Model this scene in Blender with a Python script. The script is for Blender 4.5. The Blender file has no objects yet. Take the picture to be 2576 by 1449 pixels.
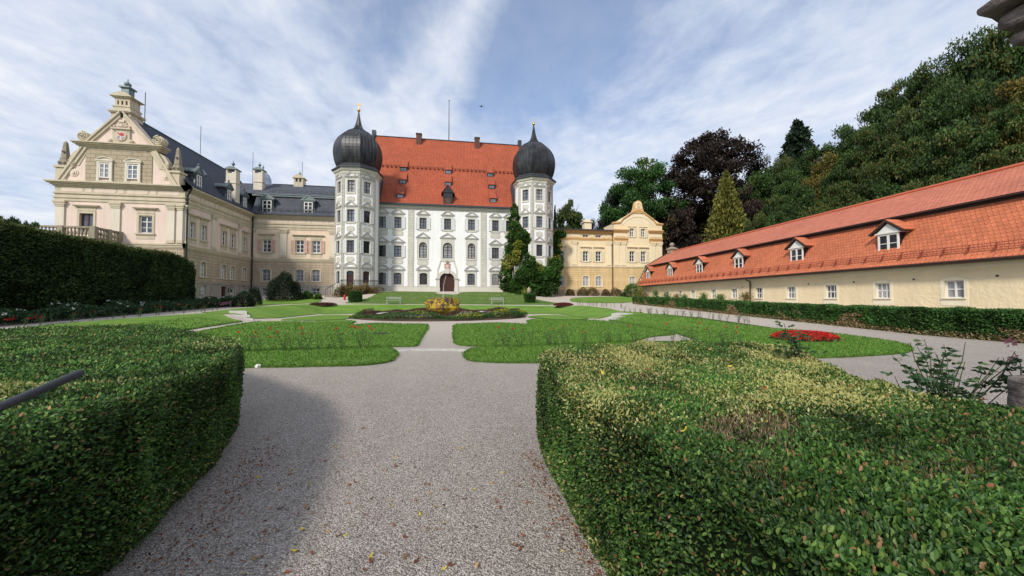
import bpy, bmesh, math, random
import numpy as np
from mathutils import Vector, Matrix
from mathutils.geometry import delaunay_2d_cdt
random.seed(7); RNG = np.random.default_rng(7)
scene = bpy.context.scene
COL = scene.collection
PI = math.pi
# ------------------------------------------------------------------ camera model (used to survey the place)
F_, CX_, CY_, EYE = 930.0, 1288.0, 724.5, 1.6
YAW, PIT = math.radians(9.3), math.radians(1.6)
FW = (math.sin(YAW)*math.cos(PIT), math.cos(YAW)*math.cos(PIT), math.sin(PIT))
RT = (math.cos(YAW), -math.sin(YAW), 0)
UP = (-math.sin(YAW)*math.sin(PIT), -math.cos(YAW)*math.sin(PIT), math.cos(PIT))
def ray(x, y):
    a = (x-CX_)/F_; b = (CY_-y)/F_
    return tuple(FW[i]+a*RT[i]+b*UP[i] for i in range(3))
def atY(x, y, Y):
    r = ray(x, y); t = Y/r[1]; return (r[0]*t, Y, EYE+r[2]*t)
def atd(x, y, d):
    r = ray(x, y); return (r[0]*d, r[1]*d, EYE+r[2]*d)
def sm(a, b, x):
    t = min(1, max(0, (x-a)/(b-a))); return t*t*(3-2*t)
AR = math.radians(5.1)
DR = (math.sin(AR), math.cos(AR)); PR = (math.cos(AR), -math.sin(AR))
XC = -.75
def zt(x, y):                     # the lie of the land
    zo = min(.93, max(0, .028*(y-13)))
    s = abs(x-XC)
    w = sm(11.8, 15.2, s)
    zi = zo*sm(40.2, 45.5, y)
    z = zi*(1-w)+zo*w
    if y > 46:
        z += sm(46, 57.5, y)*1.07
        z += .66*sm(49, 58, y)*(1-sm(10.2, 15.5, s))
    L = x*PR[0]+y*PR[1]
    if L > 19.6:
        z = z+(max(z, .75)-z)*sm(19.6, 23.5, L)
    return z
def gp(px, py):                   # where a sight line meets the ground
    r = ray(px, py); t = 1.0
    while t < 130:
        t2 = t+.12
        if EYE+r[2]*t2 < zt(r[0]*t2, r[1]*t2):
            for _ in range(14):
                m = (t+t2)/2
                if EYE+r[2]*m < zt(r[0]*m, r[1]*m): t2 = m
                else: t = m
            return (r[0]*t, r[1]*t)
        t = t2
    return (r[0]*60, r[1]*60)
# ------------------------------------------------------------------ node helpers
def lin(c):
    return tuple(((v/255)/12.92 if v/255 <= .04045 else ((v/255+.055)/1.055)**2.4) for v in c)
class G:
    def __init__(s, mat):
        s.t = mat.node_tree; s.t.nodes.clear(); s.n = s.t.nodes; s.l = s.t.links
    def node(s, typ, **kw):
        n = s.n.new(typ)
        for k, v in kw.items(): setattr(n, k, v)
        return n
    def set(s, sock, v):
        if hasattr(v, 'is_output') or isinstance(v, bpy.types.NodeSocket): s.l.new(v, sock)
        else: sock.default_value = v
    def m(s, op, a, b=0.0, c=None, clamp=False):
        n = s.node('ShaderNodeMath', operation=op, use_clamp=clamp)
        s.set(n.inputs[0], a); s.set(n.inputs[1], b)
        if c is not None: s.set(n.inputs[2], c)
        return n.outputs[0]
    def pos(s):
        return s.node('ShaderNodeNewGeometry').outputs['Position']
    def dot(s, v, d):
        n = s.node('ShaderNodeVectorMath', operation='DOT_PRODUCT'); s.set(n.inputs[0], v); n.inputs[1].default_value = d
        return n.outputs['Value']
    def scale(s, v, d):
        n = s.node('ShaderNodeVectorMath', operation='MULTIPLY'); s.set(n.inputs[0], v); n.inputs[1].default_value = d
        return n.outputs[0]
    def noise(s, v, sc, det=4, rough=.55, out='Fac', dist=0):
        n = s.node('ShaderNodeTexNoise'); s.set(n.inputs['Vector'], v)
        n.inputs['Scale'].default_value = sc; n.inputs['Detail'].default_value = det; n.inputs['Roughness'].default_value = rough
        n.inputs['Distortion'].default_value = dist
        return n.outputs[out]
    def voro(s, v, sc, out='Distance', feat='F1'):
        n = s.node('ShaderNodeTexVoronoi', feature=feat); s.set(n.inputs['Vector'], v); n.inputs['Scale'].default_value = sc
        return n.outputs[out]
    def xyz(s, a, b, c=0.0):
        n = s.node('ShaderNodeCombineXYZ')
        for i, v in enumerate((a, b, c)): s.set(n.inputs[i], v)
        return n.outputs[0]
    def ramp(s, f, stops, interp='LINEAR'):
        n = s.node('ShaderNodeValToRGB'); s.set(n.inputs[0], f); cr = n.color_ramp; cr.interpolation = interp
        while len(cr.elements) < len(stops): cr.elements.new(.5)
        for e, (p, c) in zip(cr.elements, stops):
            e.position = p; e.color = (c, c, c, 1) if isinstance(c, (int, float)) else (*c[:3], 1)
        return n.outputs[0]
    def mix(s, f, a, b, mode='MIX'):
        n = s.node('ShaderNodeMix', data_type='RGBA', blend_type=mode)
        s.set(n.inputs[0], f)
        for i, v in ((6, a), (7, b)):
            if isinstance(v, (tuple, list)): v = (*v[:3], 1)
            s.set(n.inputs[i], v)
        return n.outputs[2]
    def bump(s, h, strength=.3, dist=.02):
        n = s.node('ShaderNodeBump'); s.set(n.inputs['Height'], h)
        n.inputs['Strength'].default_value = strength; n.inputs['Distance'].default_value = dist
        return n.outputs[0]
    def out(s, col, rough=.8, normal=None, spec=.3, metal=0.0, transl=None, alpha=None):
        p = s.node('ShaderNodeBsdfPrincipled')
        if isinstance(col, (tuple, list)): col = (*col[:3], 1)
        s.set(p.inputs['Base Color'], col); s.set(p.inputs['Roughness'], rough)
        p.inputs['Specular IOR Level'].default_value = spec; p.inputs['Metallic'].default_value = metal
        if normal is not None: s.set(p.inputs['Normal'], normal)
        o = s.node('ShaderNodeOutputMaterial'); sh = p.outputs[0]
        if transl:
            tr = s.node('ShaderNodeBsdfTranslucent'); s.set(tr.inputs[0], col)
            mx = s.node('ShaderNodeMixShader'); mx.inputs[0].default_value = transl
            s.l.new(sh, mx.inputs[1]); s.l.new(tr.outputs[0], mx.inputs[2]); sh = mx.outputs[0]
        s.l.new(sh, o.inputs[0]); return p
def newmat(name):
    m = bpy.data.materials.new(name); m.use_nodes = True; return m, G(m)
def plaster(name, col, var=.12, stain=.15, rough=.9, bumpv=.15, sc=1.0, bdist=.01):
    m, g = newmat(name); p = g.pos()
    n1 = g.noise(p, .9*sc, 6, .6); n2 = g.noise(g.scale(p, (1.6, 1.6, .25)), 1.2*sc, 4, .6); n3 = g.noise(p, 14*sc, 4, .6)
    f = g.m('MULTIPLY_ADD', n1, 2*var, 1-var)
    f = g.m('MULTIPLY', f, g.ramp(n2, [(.35, 1-stain), (.6, 1.0)]))
    f = g.m('MULTIPLY', f, g.m('MULTIPLY_ADD', n3, var*.6, 1-var*.3))
    c = g.mix(1.0, col, g.xyz(f, g.m('MULTIPLY', f, .995), g.m('MULTIPLY', f, .98)), 'MULTIPLY')
    g.out(c, rough, g.bump(n3, bumpv, bdist), .15)
    return m
def rustic(name, col, d, w, h, mort=.035, dark=.55, rows_only=False, var=.1, off=0.5):
    m, g = newmat(name); p = g.pos(); u = g.dot(p, (d[0], d[1], 0)); z = g.dot(p, (0, 0, 1))
    n = g.node('ShaderNodeTexBrick'); g.set(n.inputs['Vector'], g.xyz(u, z))
    n.inputs['Scale'].default_value = 1; n.inputs['Brick Width'].default_value = 400 if rows_only else w
    n.inputs['Row Height'].default_value = h; n.inputs['Mortar Size'].default_value = mort/2; n.inputs['Mortar Smooth'].default_value = .15
    n.offset = off
    n.inputs['Color1'].default_value = (.94, .94, .94, 1); n.inputs['Color2'].default_value = (1.06, 1.05, 1.04, 1)
    n.inputs['Mortar'].default_value = (dark, dark, dark, 1)
    n1 = g.noise(p, .7, 6, .6); n3 = g.noise(p, 12, 4, .6); n2 = g.noise(g.scale(p, (1.5, 1.5, .22)), 1.1, 4)
    f = g.m('MULTIPLY', g.m('MULTIPLY_ADD', n1, 2*var, 1-var), g.ramp(n2, [(.35, .84), (.6, 1.0)]))
    c = g.mix(1.0, g.mix(1.0, col, n.outputs[0], 'MULTIPLY'), g.xyz(f, f, f), 'MULTIPLY')
    hgt = g.m('ADD', g.m('MULTIPLY', n.outputs['Fac'], -1.0), g.m('MULTIPLY', n3, .2))
    g.out(c, .9, g.bump(hgt, .5, .03), .15)
    return m
def tiles(name, col, d, pu, pz, kind='pan', var=.22):
    m, g = newmat(name); p = g.pos(); u = g.dot(p, (d[0], d[1], 0)); z = g.dot(p, (0, 0, 1))
    row = g.m('FLOOR', g.m('DIVIDE', z, pz)); fz = g.m('FRACT', g.m('DIVIDE', z, pz))
    if kind == 'pan':
        uu = g.m('DIVIDE', u, pu); fx = g.m('FRACT', uu)
        rib = g.m('SINE', g.m('MULTIPLY', fx, 2*PI))
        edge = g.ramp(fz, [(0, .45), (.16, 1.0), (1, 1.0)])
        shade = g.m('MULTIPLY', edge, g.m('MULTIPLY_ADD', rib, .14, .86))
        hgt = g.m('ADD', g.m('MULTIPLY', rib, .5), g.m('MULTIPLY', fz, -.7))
    else:
        uu = g.m('ADD', g.m('DIVIDE', u, pu), g.m('MULTIPLY', g.m('MODULO', row, 2.0), .5))
        fx = g.m('SUBTRACT', g.m('FRACT', uu), .5)
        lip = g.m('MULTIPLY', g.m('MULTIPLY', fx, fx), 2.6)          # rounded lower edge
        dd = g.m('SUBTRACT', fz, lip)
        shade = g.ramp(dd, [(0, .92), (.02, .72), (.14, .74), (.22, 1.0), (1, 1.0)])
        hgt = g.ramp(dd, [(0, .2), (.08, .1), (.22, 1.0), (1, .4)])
    cell = g.node('ShaderNodeTexWhiteNoise', noise_dimensions='2D')
    g.set(cell.inputs['Vector'], g.xyz(g.m('FLOOR', uu), row))
    n1 = g.noise(p, .35, 5, .6); n2 = g.noise(p, 3, 4, .6)
    f = g.m('MULTIPLY', shade, g.m('MULTIPLY_ADD', cell.outputs['Value'], var, 1-var/2))
    f = g.m('MULTIPLY', f, g.m('MULTIPLY_ADD', n1, .6, .70)); f = g.m('MULTIPLY', f, g.m('MULTIPLY_ADD', n2, .4, .80))
    c = g.mix(1.0, col, g.xyz(f, f, f), 'MULTIPLY')
    c = g.mix(g.ramp(g.noise(p, 1.1, 6, .7), [(.58, 0), (.8, .35)]), c, (.10, .075, .05))
    g.out(c, .75, g.bump(hgt, .6, .04), .25)
    return m
def simple(name, col, rough=.6, spec=.3, metal=0, var=.15, sc=6, bumpv=.1):
    m, g = newmat(name); p = g.pos(); n = g.noise(p, sc, 5, .6)
    f = g.m('MULTIPLY_ADD', n, 2*var, 1-var)
    g.out(g.mix(1.0, col, g.xyz(f, f, f), 'MULTIPLY'), rough, g.bump(n, bumpv, .01), spec, metal)
    return m
def leafmat(name, cols, rough=.55, var=.5, transl=.25, patch=None, pscale=.8, pr=(.5, .62), spec=.25):
    """cols: ramp stops over a per-leaf random; 'tint' attribute lightens or darkens; patch: colour in patches"""
    m, g = newmat(name); ge = g.node('ShaderNodeNewGeometry')
    r = ge.outputs['Random Per Island']
    c = g.ramp(r, cols)
    a = g.node('ShaderNodeAttribute', attribute_name='tint')
    t = a.outputs['Fac']
    c = g.mix(1.0, c, g.xyz(t, t, t), 'MULTIPLY')
    if patch:
        b = g.node('ShaderNodeAttribute', attribute_name='alt')
        c = g.mix(b.outputs['Fac'], c, g.mix(r, patch[0], patch[1]))
    f = g.m('MULTIPLY_ADD', g.noise(ge.outputs['Position'], pscale, 4, .6), var, 1-var/2)
    c = g.mix(1.0, c, g.xyz(f, f, f), 'MULTIPLY')
    g.out(c, rough, None, spec, 0, transl)
    return m
# ------------------------------------------------------------------ mesh builder
class MB:
    def __init__(s): s.v = []; s.f = []; s.mi = []
    def add(s, vs, fs, mi=0):
        o = len(s.v); s.v += [tuple(p) for p in vs]; s.f += [tuple(i+o for i in f) for f in fs]; s.mi += [mi]*len(fs)
    def quad(s, a, b, c, d, mi=0): s.add([a, b, c, d], [(0, 1, 2, 3)], mi)
    def box(s, x0, x1, y0, y1, z0, z1, mi=0):
        s.add([(x, y, z) for z in (z0, z1) for y in (y0, y1) for x in (x0, x1)],
              [(0, 2, 3, 1), (4, 5, 7, 6), (0, 1, 5, 4), (2, 6, 7, 3), (0, 4, 6, 2), (1, 3, 7, 5)], mi)
    def prism(s, poly, vec, mi=0):   # poly: 3d points, extruded along vec
        n = len(poly); q = [tuple(p[i]+vec[i] for i in range(3)) for p in poly]
        s.add(list(poly)+q, [tuple(range(n))[::-1], tuple(range(n, 2*n))]+[(i, (i+1) % n, (i+1) % n+n, i+n) for i in range(n)], mi)
    def lathe(s, c, prof, seg=16, rot=0.0, mi=0, cap=True):
        vs = []; fs = []
        for r, z in prof:
            for k in range(seg):
                a = rot+2*PI*k/seg; vs.append((c[0]+r*math.cos(a), c[1]+r*math.sin(a), c[2]+z))
        for i in range(len(prof)-1):
            for k in range(seg):
                k2 = (k+1) % seg; fs.append((i*seg+k, i*seg+k2, (i+1)*seg+k2, (i+1)*seg+k))
        if cap: fs.append(tuple(range(seg))[::-1]); fs.append(tuple((len(prof)-1)*seg+k for k in range(seg)))
        s.add(vs, fs, mi)
    def tube(s, pts, r, seg=6, mi=0):
        vs = []; fs = []; n = len(pts); rs = r if isinstance(r, (list, tuple)) else [r]*n
        for i, p in enumerate(pts):
            a = Vector(pts[max(0, i-1)]); b = Vector(pts[min(n-1, i+1)]); d = (b-a).normalized() if (b-a).length > 1e-9 else Vector((0, 0, 1))
            u = d.orthogonal().normalized() if abs(d.z) > .9 else d.cross(Vector((0, 0, 1))).normalized(); w = d.cross(u)
            for k in range(seg):
                q = Vector(p)+(u*math.cos(2*PI*k/seg)+w*math.sin(2*PI*k/seg))*rs[i]; vs.append(tuple(q))
        for i in range(n-1):
            for k in range(seg):
                k2 = (k+1) % seg; fs.append((i*seg+k, i*seg+k2, (i+1)*seg+k2, (i+1)*seg+k))
        fs.append(tuple(range(seg))); fs.append(tuple((n-1)*seg+k for k in range(seg))[::-1])
        s.add(vs, fs, mi)
    def ball(s, c, r, seg=12, rings=8, sz=1.0, mi=0):
        s.lathe(c, [(max(.001, r*math.sin(PI*i/rings)), -r*sz*math.cos(PI*i/rings)) for i in range(rings+1)], seg, 0, mi)
    def build(s, name, mats, parent=None, smooth=False, bevel=0):
        me = bpy.data.meshes.new(name)
        o0 = Vector(parent.matrix_world.translation) if parent is not None and parent.type == 'EMPTY' else None
        loc = ROOT.get(parent.name, (0, 0, 0)) if parent is not None else (0, 0, 0)
        me.from_pydata([(a-loc[0], b-loc[1], c-loc[2]) for a, b, c in s.v], [], s.f)
        if not isinstance(mats, (list, tuple)): mats = [mats]
        for m in mats: me.materials.append(m)
        me.polygons.foreach_set('material_index', s.mi)
        if smooth: me.polygons.foreach_set('use_smooth', [True]*len(s.f))
        me.update()
        bm = bmesh.new(); bm.from_mesh(me); bmesh.ops.recalc_face_normals(bm, faces=bm.faces); bm.to_mesh(me); bm.free()
        o = bpy.data.objects.new(name, me); COL.objects.link(o)
        if parent is not None: o.parent = parent; ROOT[o.name] = loc
        if bevel:
            b = o.modifiers.new('bevel', 'BEVEL'); b.width = bevel; b.segments = 2; b.limit_method = 'ANGLE'
        return o
ROOT = {}
def tag(o, label=None, cat=None, group=None, kind=None):
    if label: o['label'] = label
    if cat: o['category'] = cat
    if group: o['group'] = group
    if kind: o['kind'] = kind
    return o
def thing(name, loc, label, cat, group=None):
    o = bpy.data.objects.new(name, None); COL.objects.link(o); o.location = loc; ROOT[o.name] = tuple(loc)
    o.empty_display_size = .3
    return tag(o, label, cat, group)
def copy_tree(o, parent=None):
    c = o.copy(); COL.objects.link(c); c.parent = parent
    for ch in o.children: copy_tree(ch, c)
    return c
# ------------------------------------------------------------------ leaf clouds
def npmesh(name, V, Fq, mats, midx=None, attrs=None, smooth=False):
    me = bpy.data.meshes.new(name); nv = len(V); nf = len(Fq)
    me.vertices.add(nv); me.vertices.foreach_set('co', np.asarray(V, np.float32).ravel())
    k = Fq.shape[1]
    me.loops.add(nf*k); me.loops.foreach_set('vertex_index', Fq.astype(np.int32).ravel())
    me.polygons.add(nf); me.polygons.foreach_set('loop_start', np.arange(0, nf*k, k, dtype=np.int32))
    me.polygons.foreach_set('loop_total', np.full(nf, k, np.int32))
    if not isinstance(mats, (list, tuple)): mats = [mats]
    for m in mats: me.materials.append(m)
    if midx is not None: me.polygons.foreach_set('material_index', midx.astype(np.int32))
    for an, av in (attrs or {}).items():
        a = me.attributes.new(an, 'FLOAT', 'POINT'); a.data.foreach_set('value', av.astype(np.float32))
    me.update(); me.validate()
    return me
def norm(a): return a/np.maximum(1e-9, np.linalg.norm(a, axis=1))[:, None]
def leaves(P, T, L, W, fold=.25, rng=None, tint=None, alt=None):
    """P base points, T tip directions (N,3); returns V,F,attrs of folded diamond leaves"""
    rng = rng or RNG; N = len(P); T = norm(T)
    R = norm(np.cross(T, norm(rng.normal(size=(N, 3)))))
    U = np.cross(R, T)
    L = np.broadcast_to(np.asarray(L, float), (N,))[:, None]*(.7+.6*rng.random((N, 1))); W = np.broadcast_to(np.asarray(W, float), (N,))[:, None]*(.75+.5*rng.random((N, 1)))
    V = np.empty((N, 4, 3)); V[:, 0] = P; V[:, 2] = P+T*L
    V[:, 1] = P+T*L*.5+R*W*.5+U*W*fold; V[:, 3] = P+T*L*.5-R*W*.5+U*W*fold
    Fq = np.arange(N*4).reshape(N, 4)
    at = {'tint': np.repeat(np.ones(N) if tint is None else tint, 4), 'alt': np.repeat(np.zeros(N) if alt is None else alt, 4)}
    return V.reshape(-1, 3), Fq, at
def leaves6(P, T, L, W, fold=.2, rng=None, tint=None, alt=None):
    """rounder leaves: two quads folded along the midrib"""
    rng = rng or RNG; N = len(P); T = norm(T)
    R = norm(np.cross(T, norm(rng.normal(size=(N, 3))))); U = np.cross(R, T)
    L = np.broadcast_to(np.asarray(L, float), (N,))[:, None]*(.6+.75*rng.random((N, 1))); W = np.broadcast_to(np.asarray(W, float), (N,))[:, None]*(.75+.5*rng.random((N, 1)))
    V = np.empty((N, 6, 3)); V[:, 0] = P; V[:, 3] = P+T*L-U*L*.12
    for j, s, t, w in ((1, 1, .32, .46), (2, 1, .74, .40), (4, -1, .74, .40), (5, -1, .32, .46)): V[:, j] = P+T*L*t+R*W*w*s+U*W*fold
    b = np.arange(N)[:, None]*6
    Fq = np.concatenate([b+[0, 1, 2, 3], b+[0, 3, 4, 5]], 1).reshape(-1, 4)
    at = {'tint': np.repeat(np.ones(N) if tint is None else tint, 6), 'alt': np.repeat(np.zeros(N) if alt is None else alt, 6)}
    return V.reshape(-1, 3), Fq, at
def cloud(parts):
    """join (V,F,attrs,matindex) lists; quads only"""
    Vs = []; Fs = []; ms = []; A = {'tint': [], 'alt': []}; o = 0
    for V, Fq, at, mi in parts:
        Vs.append(V); Fs.append(Fq+o); o += len(V); ms.append(np.full(len(Fq), mi))
        for k in A: A[k].append(at[k] if at and k in at else np.ones(len(V))*(1 if k == 'tint' else 0))
    return np.vstack(Vs), np.vstack(Fs), {k: np.concatenate(v) for k, v in A.items()}, np.concatenate(ms)
def meshobj(name, me, parent=None, loc=None):
    o = bpy.data.objects.new(name, me); COL.objects.link(o)
    if parent is not None: o.parent = parent
    if loc is not None: o.location = loc
    return o
def vnoise(P, sc, seed=0, octv=3):
    """cheap smooth pseudo-noise in -1..1"""
    r = np.random.default_rng(seed); s = np.zeros(len(P)); amp = 1.0; tot = 0
    for o in range(octv):
        for _ in range(4):
            k = r.normal(size=3)*sc*(1.9**o); s += amp*np.sin(P@k+r.random()*6.28)/4**.5/1.2
        tot += amp; amp *= .55
    return np.clip(s/tot*1.0, -1, 1)
# ------------------------------------------------------------------ materials
WHITE = plaster('white_render', (.86, .87, .88), .04, .07)
GREYQ = rustic('grey_quoin_render', (.60, .59, .52), (1, 0), 1.1, .42, .03, .72)
GREYT = plaster('grey_trim_render', (.60, .59, .52), .06, .08)
LINEM = plaster('grey_line_render', (.42, .415, .40), .06, .08)
PINK = plaster('pink_render', (.76, .62, .54), .06, .08)
CREAMT = plaster('beige_trim_render', (.60, .53, .405), .08, .14)
CREAMP = plaster('pale_panel_render', (.72, .61, .51), .05, .06)
PILAST = plaster('pilaster_render', (.70, .645, .54), .05, .08)
RUSTS = rustic('rusticated_side_render', (.47, .385, .285), (0, 1), 1.3, .36, .05, .62)
RUSTM = rustic('rusticated_front_render', (.47, .38, .28), (1, 0), 1.3, .36, .05, .62)
GBLOCK = rustic('gable_block_render', (.44, .375, .27), (1, 0), .95, .42, .045, .5)
BASEM = plaster('rough_basement_render', (.38, .345, .305), .22, .3, .95, .5, 1.5, .04)
YELUP = plaster('cream_yellow_render', (.80, .67, .45), .05, .06)
YELTR = plaster('cream_trim_render', (.82, .71, .50), .05, .06)
ORANGE = plaster('ochre_band_render', (.66, .42, .19), .06, .06)
YELRU = rustic('ochre_rusticated_render', (.74, .55, .29), (1, 0), 9, .36, .05, .7, True)
YBASE = rustic('sandstone_plinth', (.42, .33, .24), (1, 0), 1.2, .5, .03, .7)
BARNW = plaster('barn_wall_render', (.86, .72, .48), .06, .10, .9, .6, .35, .07)
BARNT = plaster('barn_smooth_render', (.85, .77, .58), .04, .06)
SLATE = tiles('grey_slate', (.082, .09, .112), (1, 0), .35, .22, 'plain', .3)
SLATES = tiles('dark_slate', (.06, .068, .088), (0, 1), .35, .22, 'plain', .3)
LEAD = simple('dark_sheet_metal', (.045, .05, .058), .45, .5, .3, .25, 3)
ZINC = simple('grey_green_zinc', (.16, .20, .20), .55, .5, .3, .2, 4)
GUTTER = simple('brown_gutter_metal', (.05, .03, .025), .5, .4, .2)
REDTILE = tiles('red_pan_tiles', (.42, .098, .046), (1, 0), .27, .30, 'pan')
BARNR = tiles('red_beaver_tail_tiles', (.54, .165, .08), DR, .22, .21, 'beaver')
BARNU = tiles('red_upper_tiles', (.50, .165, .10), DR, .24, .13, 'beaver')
FRW = simple('white_window_paint', (.80, .79, .75), .5, .3, 0, .04)
FRD = simple('dark_window_paint', (.055, .042, .035), .5, .3, 0, .15)
SHUTW = simple('white_shutter_paint', (.72, .73, .72), .6, .2, 0, .06)
SHUTP = simple('pink_shutter_paint', (.62, .43, .35), .6, .2, 0, .08)
SHUTY = simple('cream_shutter_paint', (.76, .67, .48), .6, .2, 0, .06)
WOODD = simple('dark_door_wood', (.055, .022, .016), .55, .3, 0, .35, 5)
BROWNW = simple('brown_wood', (.10, .055, .04), .6, .3, 0, .3, 5)
GOLD = simple('gilded_metal', (.80, .52, .16), .25, .5, .95, .05)
STONE = plaster('weathered_stone', (.34, .30, .23), .2, .3, .9, .5, 3, .02)
STONEG = plaster('pale_grey_stone', (.50, .49, .46), .12, .15, .85, .3, 3, .01)
BRICKR = simple('red_step_tiles', (.45, .16, .10), .8, .2, 0, .2)
BRICKC = rustic('chimney_brick', (.17, .09, .07), (1, 0), .25, .09, .02, .7)
BARK = simple('tree_bark', (.09, .07, .05), .9, .1, 0, .3, 4, .6)
IRON = simple('dark_iron', (.035, .038, .042), .5, .5, .6, .2, 60, .2)
IRONB = simple('worn_grey_iron', (.055, .058, .065), .42, .5, .5, .35, 300, .5)
BENCHM = simple('pale_green_bench_wood', (.30, .33, .27), .7, .2, 0, .25)
SHIELD = simple('faded_red_shield', (.52, .22, .17), .7, .2, 0, .3, 12)
SHIELDW = simple('pale_shield_relief', (.6, .5, .45), .7, .2, 0, .2, 12)
REDPAINT = simple('red_paint', (.5, .03, .03), .4)
def glassmat(name, base, rough=.04, spec=.6, mixc=None):
    m, g = newmat(name); p = g.pos(); n = g.noise(p, .9, 2, .5)
    c = g.mix(g.ramp(n, [(.4, 0), (.6, 1)]), base, mixc or tuple(v*1.8 for v in base))
    g.out(c, rough, g.bump(g.noise(p, 2.2, 2), .04, .05), spec); return m
GLASS = glassmat('window_glass', (.018, .02, .025), .04, .55)
GLASSB = glassmat('painted_sky_glass', (.10, .115, .145), .05, .8)  # pale blue base paints a sky reflection into the panes
GLASSM = glassmat('mid_tone_glass', (.05, .055, .07), .05, .7)  # middle base tone, for variety among the panes
GLASSC = glassmat('curtained_glass', (.22, .22, .24), .15, .5, (.36, .36, .38))
# gravel
def gravelmat():
    m, g = newmat('gravel'); p = g.pos()
    def layer(sc):
        v = g.node('ShaderNodeTexVoronoi'); g.set(v.inputs['Vector'], p); v.inputs['Scale'].default_value = sc
        return v
    v1 = layer(105); v2 = layer(38)
    hsv = g.node('ShaderNodeSeparateColor'); g.set(hsv.inputs[0], v1.outputs['Color'])
    r1 = hsv.outputs[0]
    c = g.ramp(r1, [(0, (.17, .15, .13)), (.25, (.32, .29, .255)), (.6, (.46, .42, .375)), (.85, (.60, .56, .51)), (1, (.78, .74, .68))])
    c2 = g.mix(g.m('MULTIPLY', hsv.outputs[1], .25), c, (.42, .28, .2))
    edge = g.ramp(v1.outputs['Distance'], [(0, 1.0), (.55, .9), (.85, .42)])
    big = g.m('MULTIPLY', g.m('MULTIPLY_ADD', g.noise(g.scale(p, (1.6, .35, 1)), .9, 5, .6), .4, .80), g.m('MULTIPLY_ADD', g.noise(p, 2.2, 5, .65), .22, .89))
    f = g.m('MULTIPLY', edge, big)
    c3 = g.mix(1.0, c2, g.xyz(f, f, f), 'MULTIPLY')
    # far away the stones melt into one warm tone
    far = g.ramp(g.m('DIVIDE', g.dot(p, (0, 1, 0)), 40), [(.15, 0), (.5, .85)])
    n4 = g.noise(p, 9, 5, .7)
    c4 = g.mix(1.0, (.52, .46, .39), g.xyz(*[g.m('MULTIPLY_ADD', n4, .5, .76)]*3), 'MULTIPLY')
    c5 = g.mix(far, c3, c4)
    side = g.ramp(g.m('DIVIDE', g.m('ABSOLUTE', g.dot(p, (1, 0, 0))), 100), [(.42, 0), (.48, 1)])
    c5 = g.mix(side, c5, (.10, .18, .04))
    h = g.m('ADD', g.m('MULTIPLY', v1.outputs['Distance'], -1.0), g.m('MULTIPLY', v2.outputs['Distance'], -.5))
    g.out(c5, .85, g.bump(h, .9, .012), .2)
    return m
GRAVEL = gravelmat()
def grassmat(name, a, b, c_):
    m, g = newmat(name); p = g.pos()
    n1 = g.noise(p, .45, 5, .6); n2 = g.noise(p, 3.5, 5, .7); n3 = g.noise(p, 45, 4, .7); n4 = g.noise(g.scale(p, (.12, 1.6, 1)), 1.0, 3, .5); n5 = g.noise(p, 1.1, 6, .75)
    c = g.mix(g.ramp(n1, [(.35, 0), (.65, 1)]), a, b)
    c = g.mix(g.ramp(n2, [(.5, 0), (.8, .7)]), c, c_)
    c = g.mix(g.ramp(n4, [(.42, 0), (.66, .6)]), c, c_)
    f = g.m('MULTIPLY', g.m('MULTIPLY_ADD', n3, 1.1, .42), g.m('MULTIPLY_ADD', n5, .9, .55)); c = g.mix(g.ramp(g.noise(p, .8, 6, .8), [(.60, 0), (.72, .5)]), c, (.20, .19, .07))
    g.out(g.mix(1.0, c, g.xyz(f, f, f), 'MULTIPLY'), .8, g.bump(n3, .8, .03), .15)
    return m
GRASS = grassmat('lawn_grass', (.10, .205, .028), (.14, .265, .038), (.19, .29, .06))
GRASSD = grassmat('rough_grass', (.065, .145, .022), (.095, .18, .032), (.14, .17, .05))
SOIL = simple('dark_soil', (.07, .05, .035), .95, .1, 0, .4, 8, .6)
FORESTF = simple('forest_floor', (.025, .032, .014), .95, .05, 0, .5, .6, .6)
BLADE = leafmat('grass_blades', [(0, (.05, .14, .015)), (.6, (.10, .24, .03)), (1, (.20, .32, .06))], .6, .4, .3, None, .5)
BOX = leafmat('boxwood_leaves', [(0, (.018, .050, .014)), (.4, (.042, .105, .022)), (.75, (.08, .165, .032)), (.955, (.16, .24, .05)), (.965, (.22, .12, .05)), (1, (.30, .18, .08))], .5, .7, .35,
              ((.40, .39, .09), (.60, .58, .27)), 1.6, spec=.4)
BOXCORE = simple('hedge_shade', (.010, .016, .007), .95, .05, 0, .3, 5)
STRAW = leafmat('dry_twigs', [(0, (.16, .11, .06)), (.6, (.30, .22, .13)), (1, (.42, .34, .22))], .8, .3, .1)
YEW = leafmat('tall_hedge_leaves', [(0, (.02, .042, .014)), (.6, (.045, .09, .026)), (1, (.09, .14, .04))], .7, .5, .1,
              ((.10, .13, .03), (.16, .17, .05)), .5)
LOWH = leafmat('low_hedge_leaves', [(0, (.025, .07, .018)), (.6, (.055, .14, .03)), (1, (.10, .20, .045))], .6, .4, .15,
              ((.28, .21, .10), (.38, .28, .16)), .7)
IVY = leafmat('vine_leaves', [(0, (.03, .09, .016)), (.5, (.065, .17, .028)), (1, (.14, .27, .05))], .5, .5, .25, ((.30, .32, .05), (.40, .36, .06)), .5)
IVYR = leafmat('autumn_vine_leaves', [(0, (.08, .11, .035)), (.4, (.18, .15, .05)), (.7, (.28, .13, .07)), (1, (.36, .32, .12))], .6, .5, .2)
ROSEL = leafmat('rose_leaves', [(0, (.025, .075, .03)), (.6, (.05, .12, .05)), (1, (.12, .18, .05))], .45, .3, .2, None)
REDF = leafmat('red_petals', [(0, (.45, .01, .012)), (.6, (.62, .02, .02)), (1, (.75, .06, .04))], .6, .2, .2)
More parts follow.
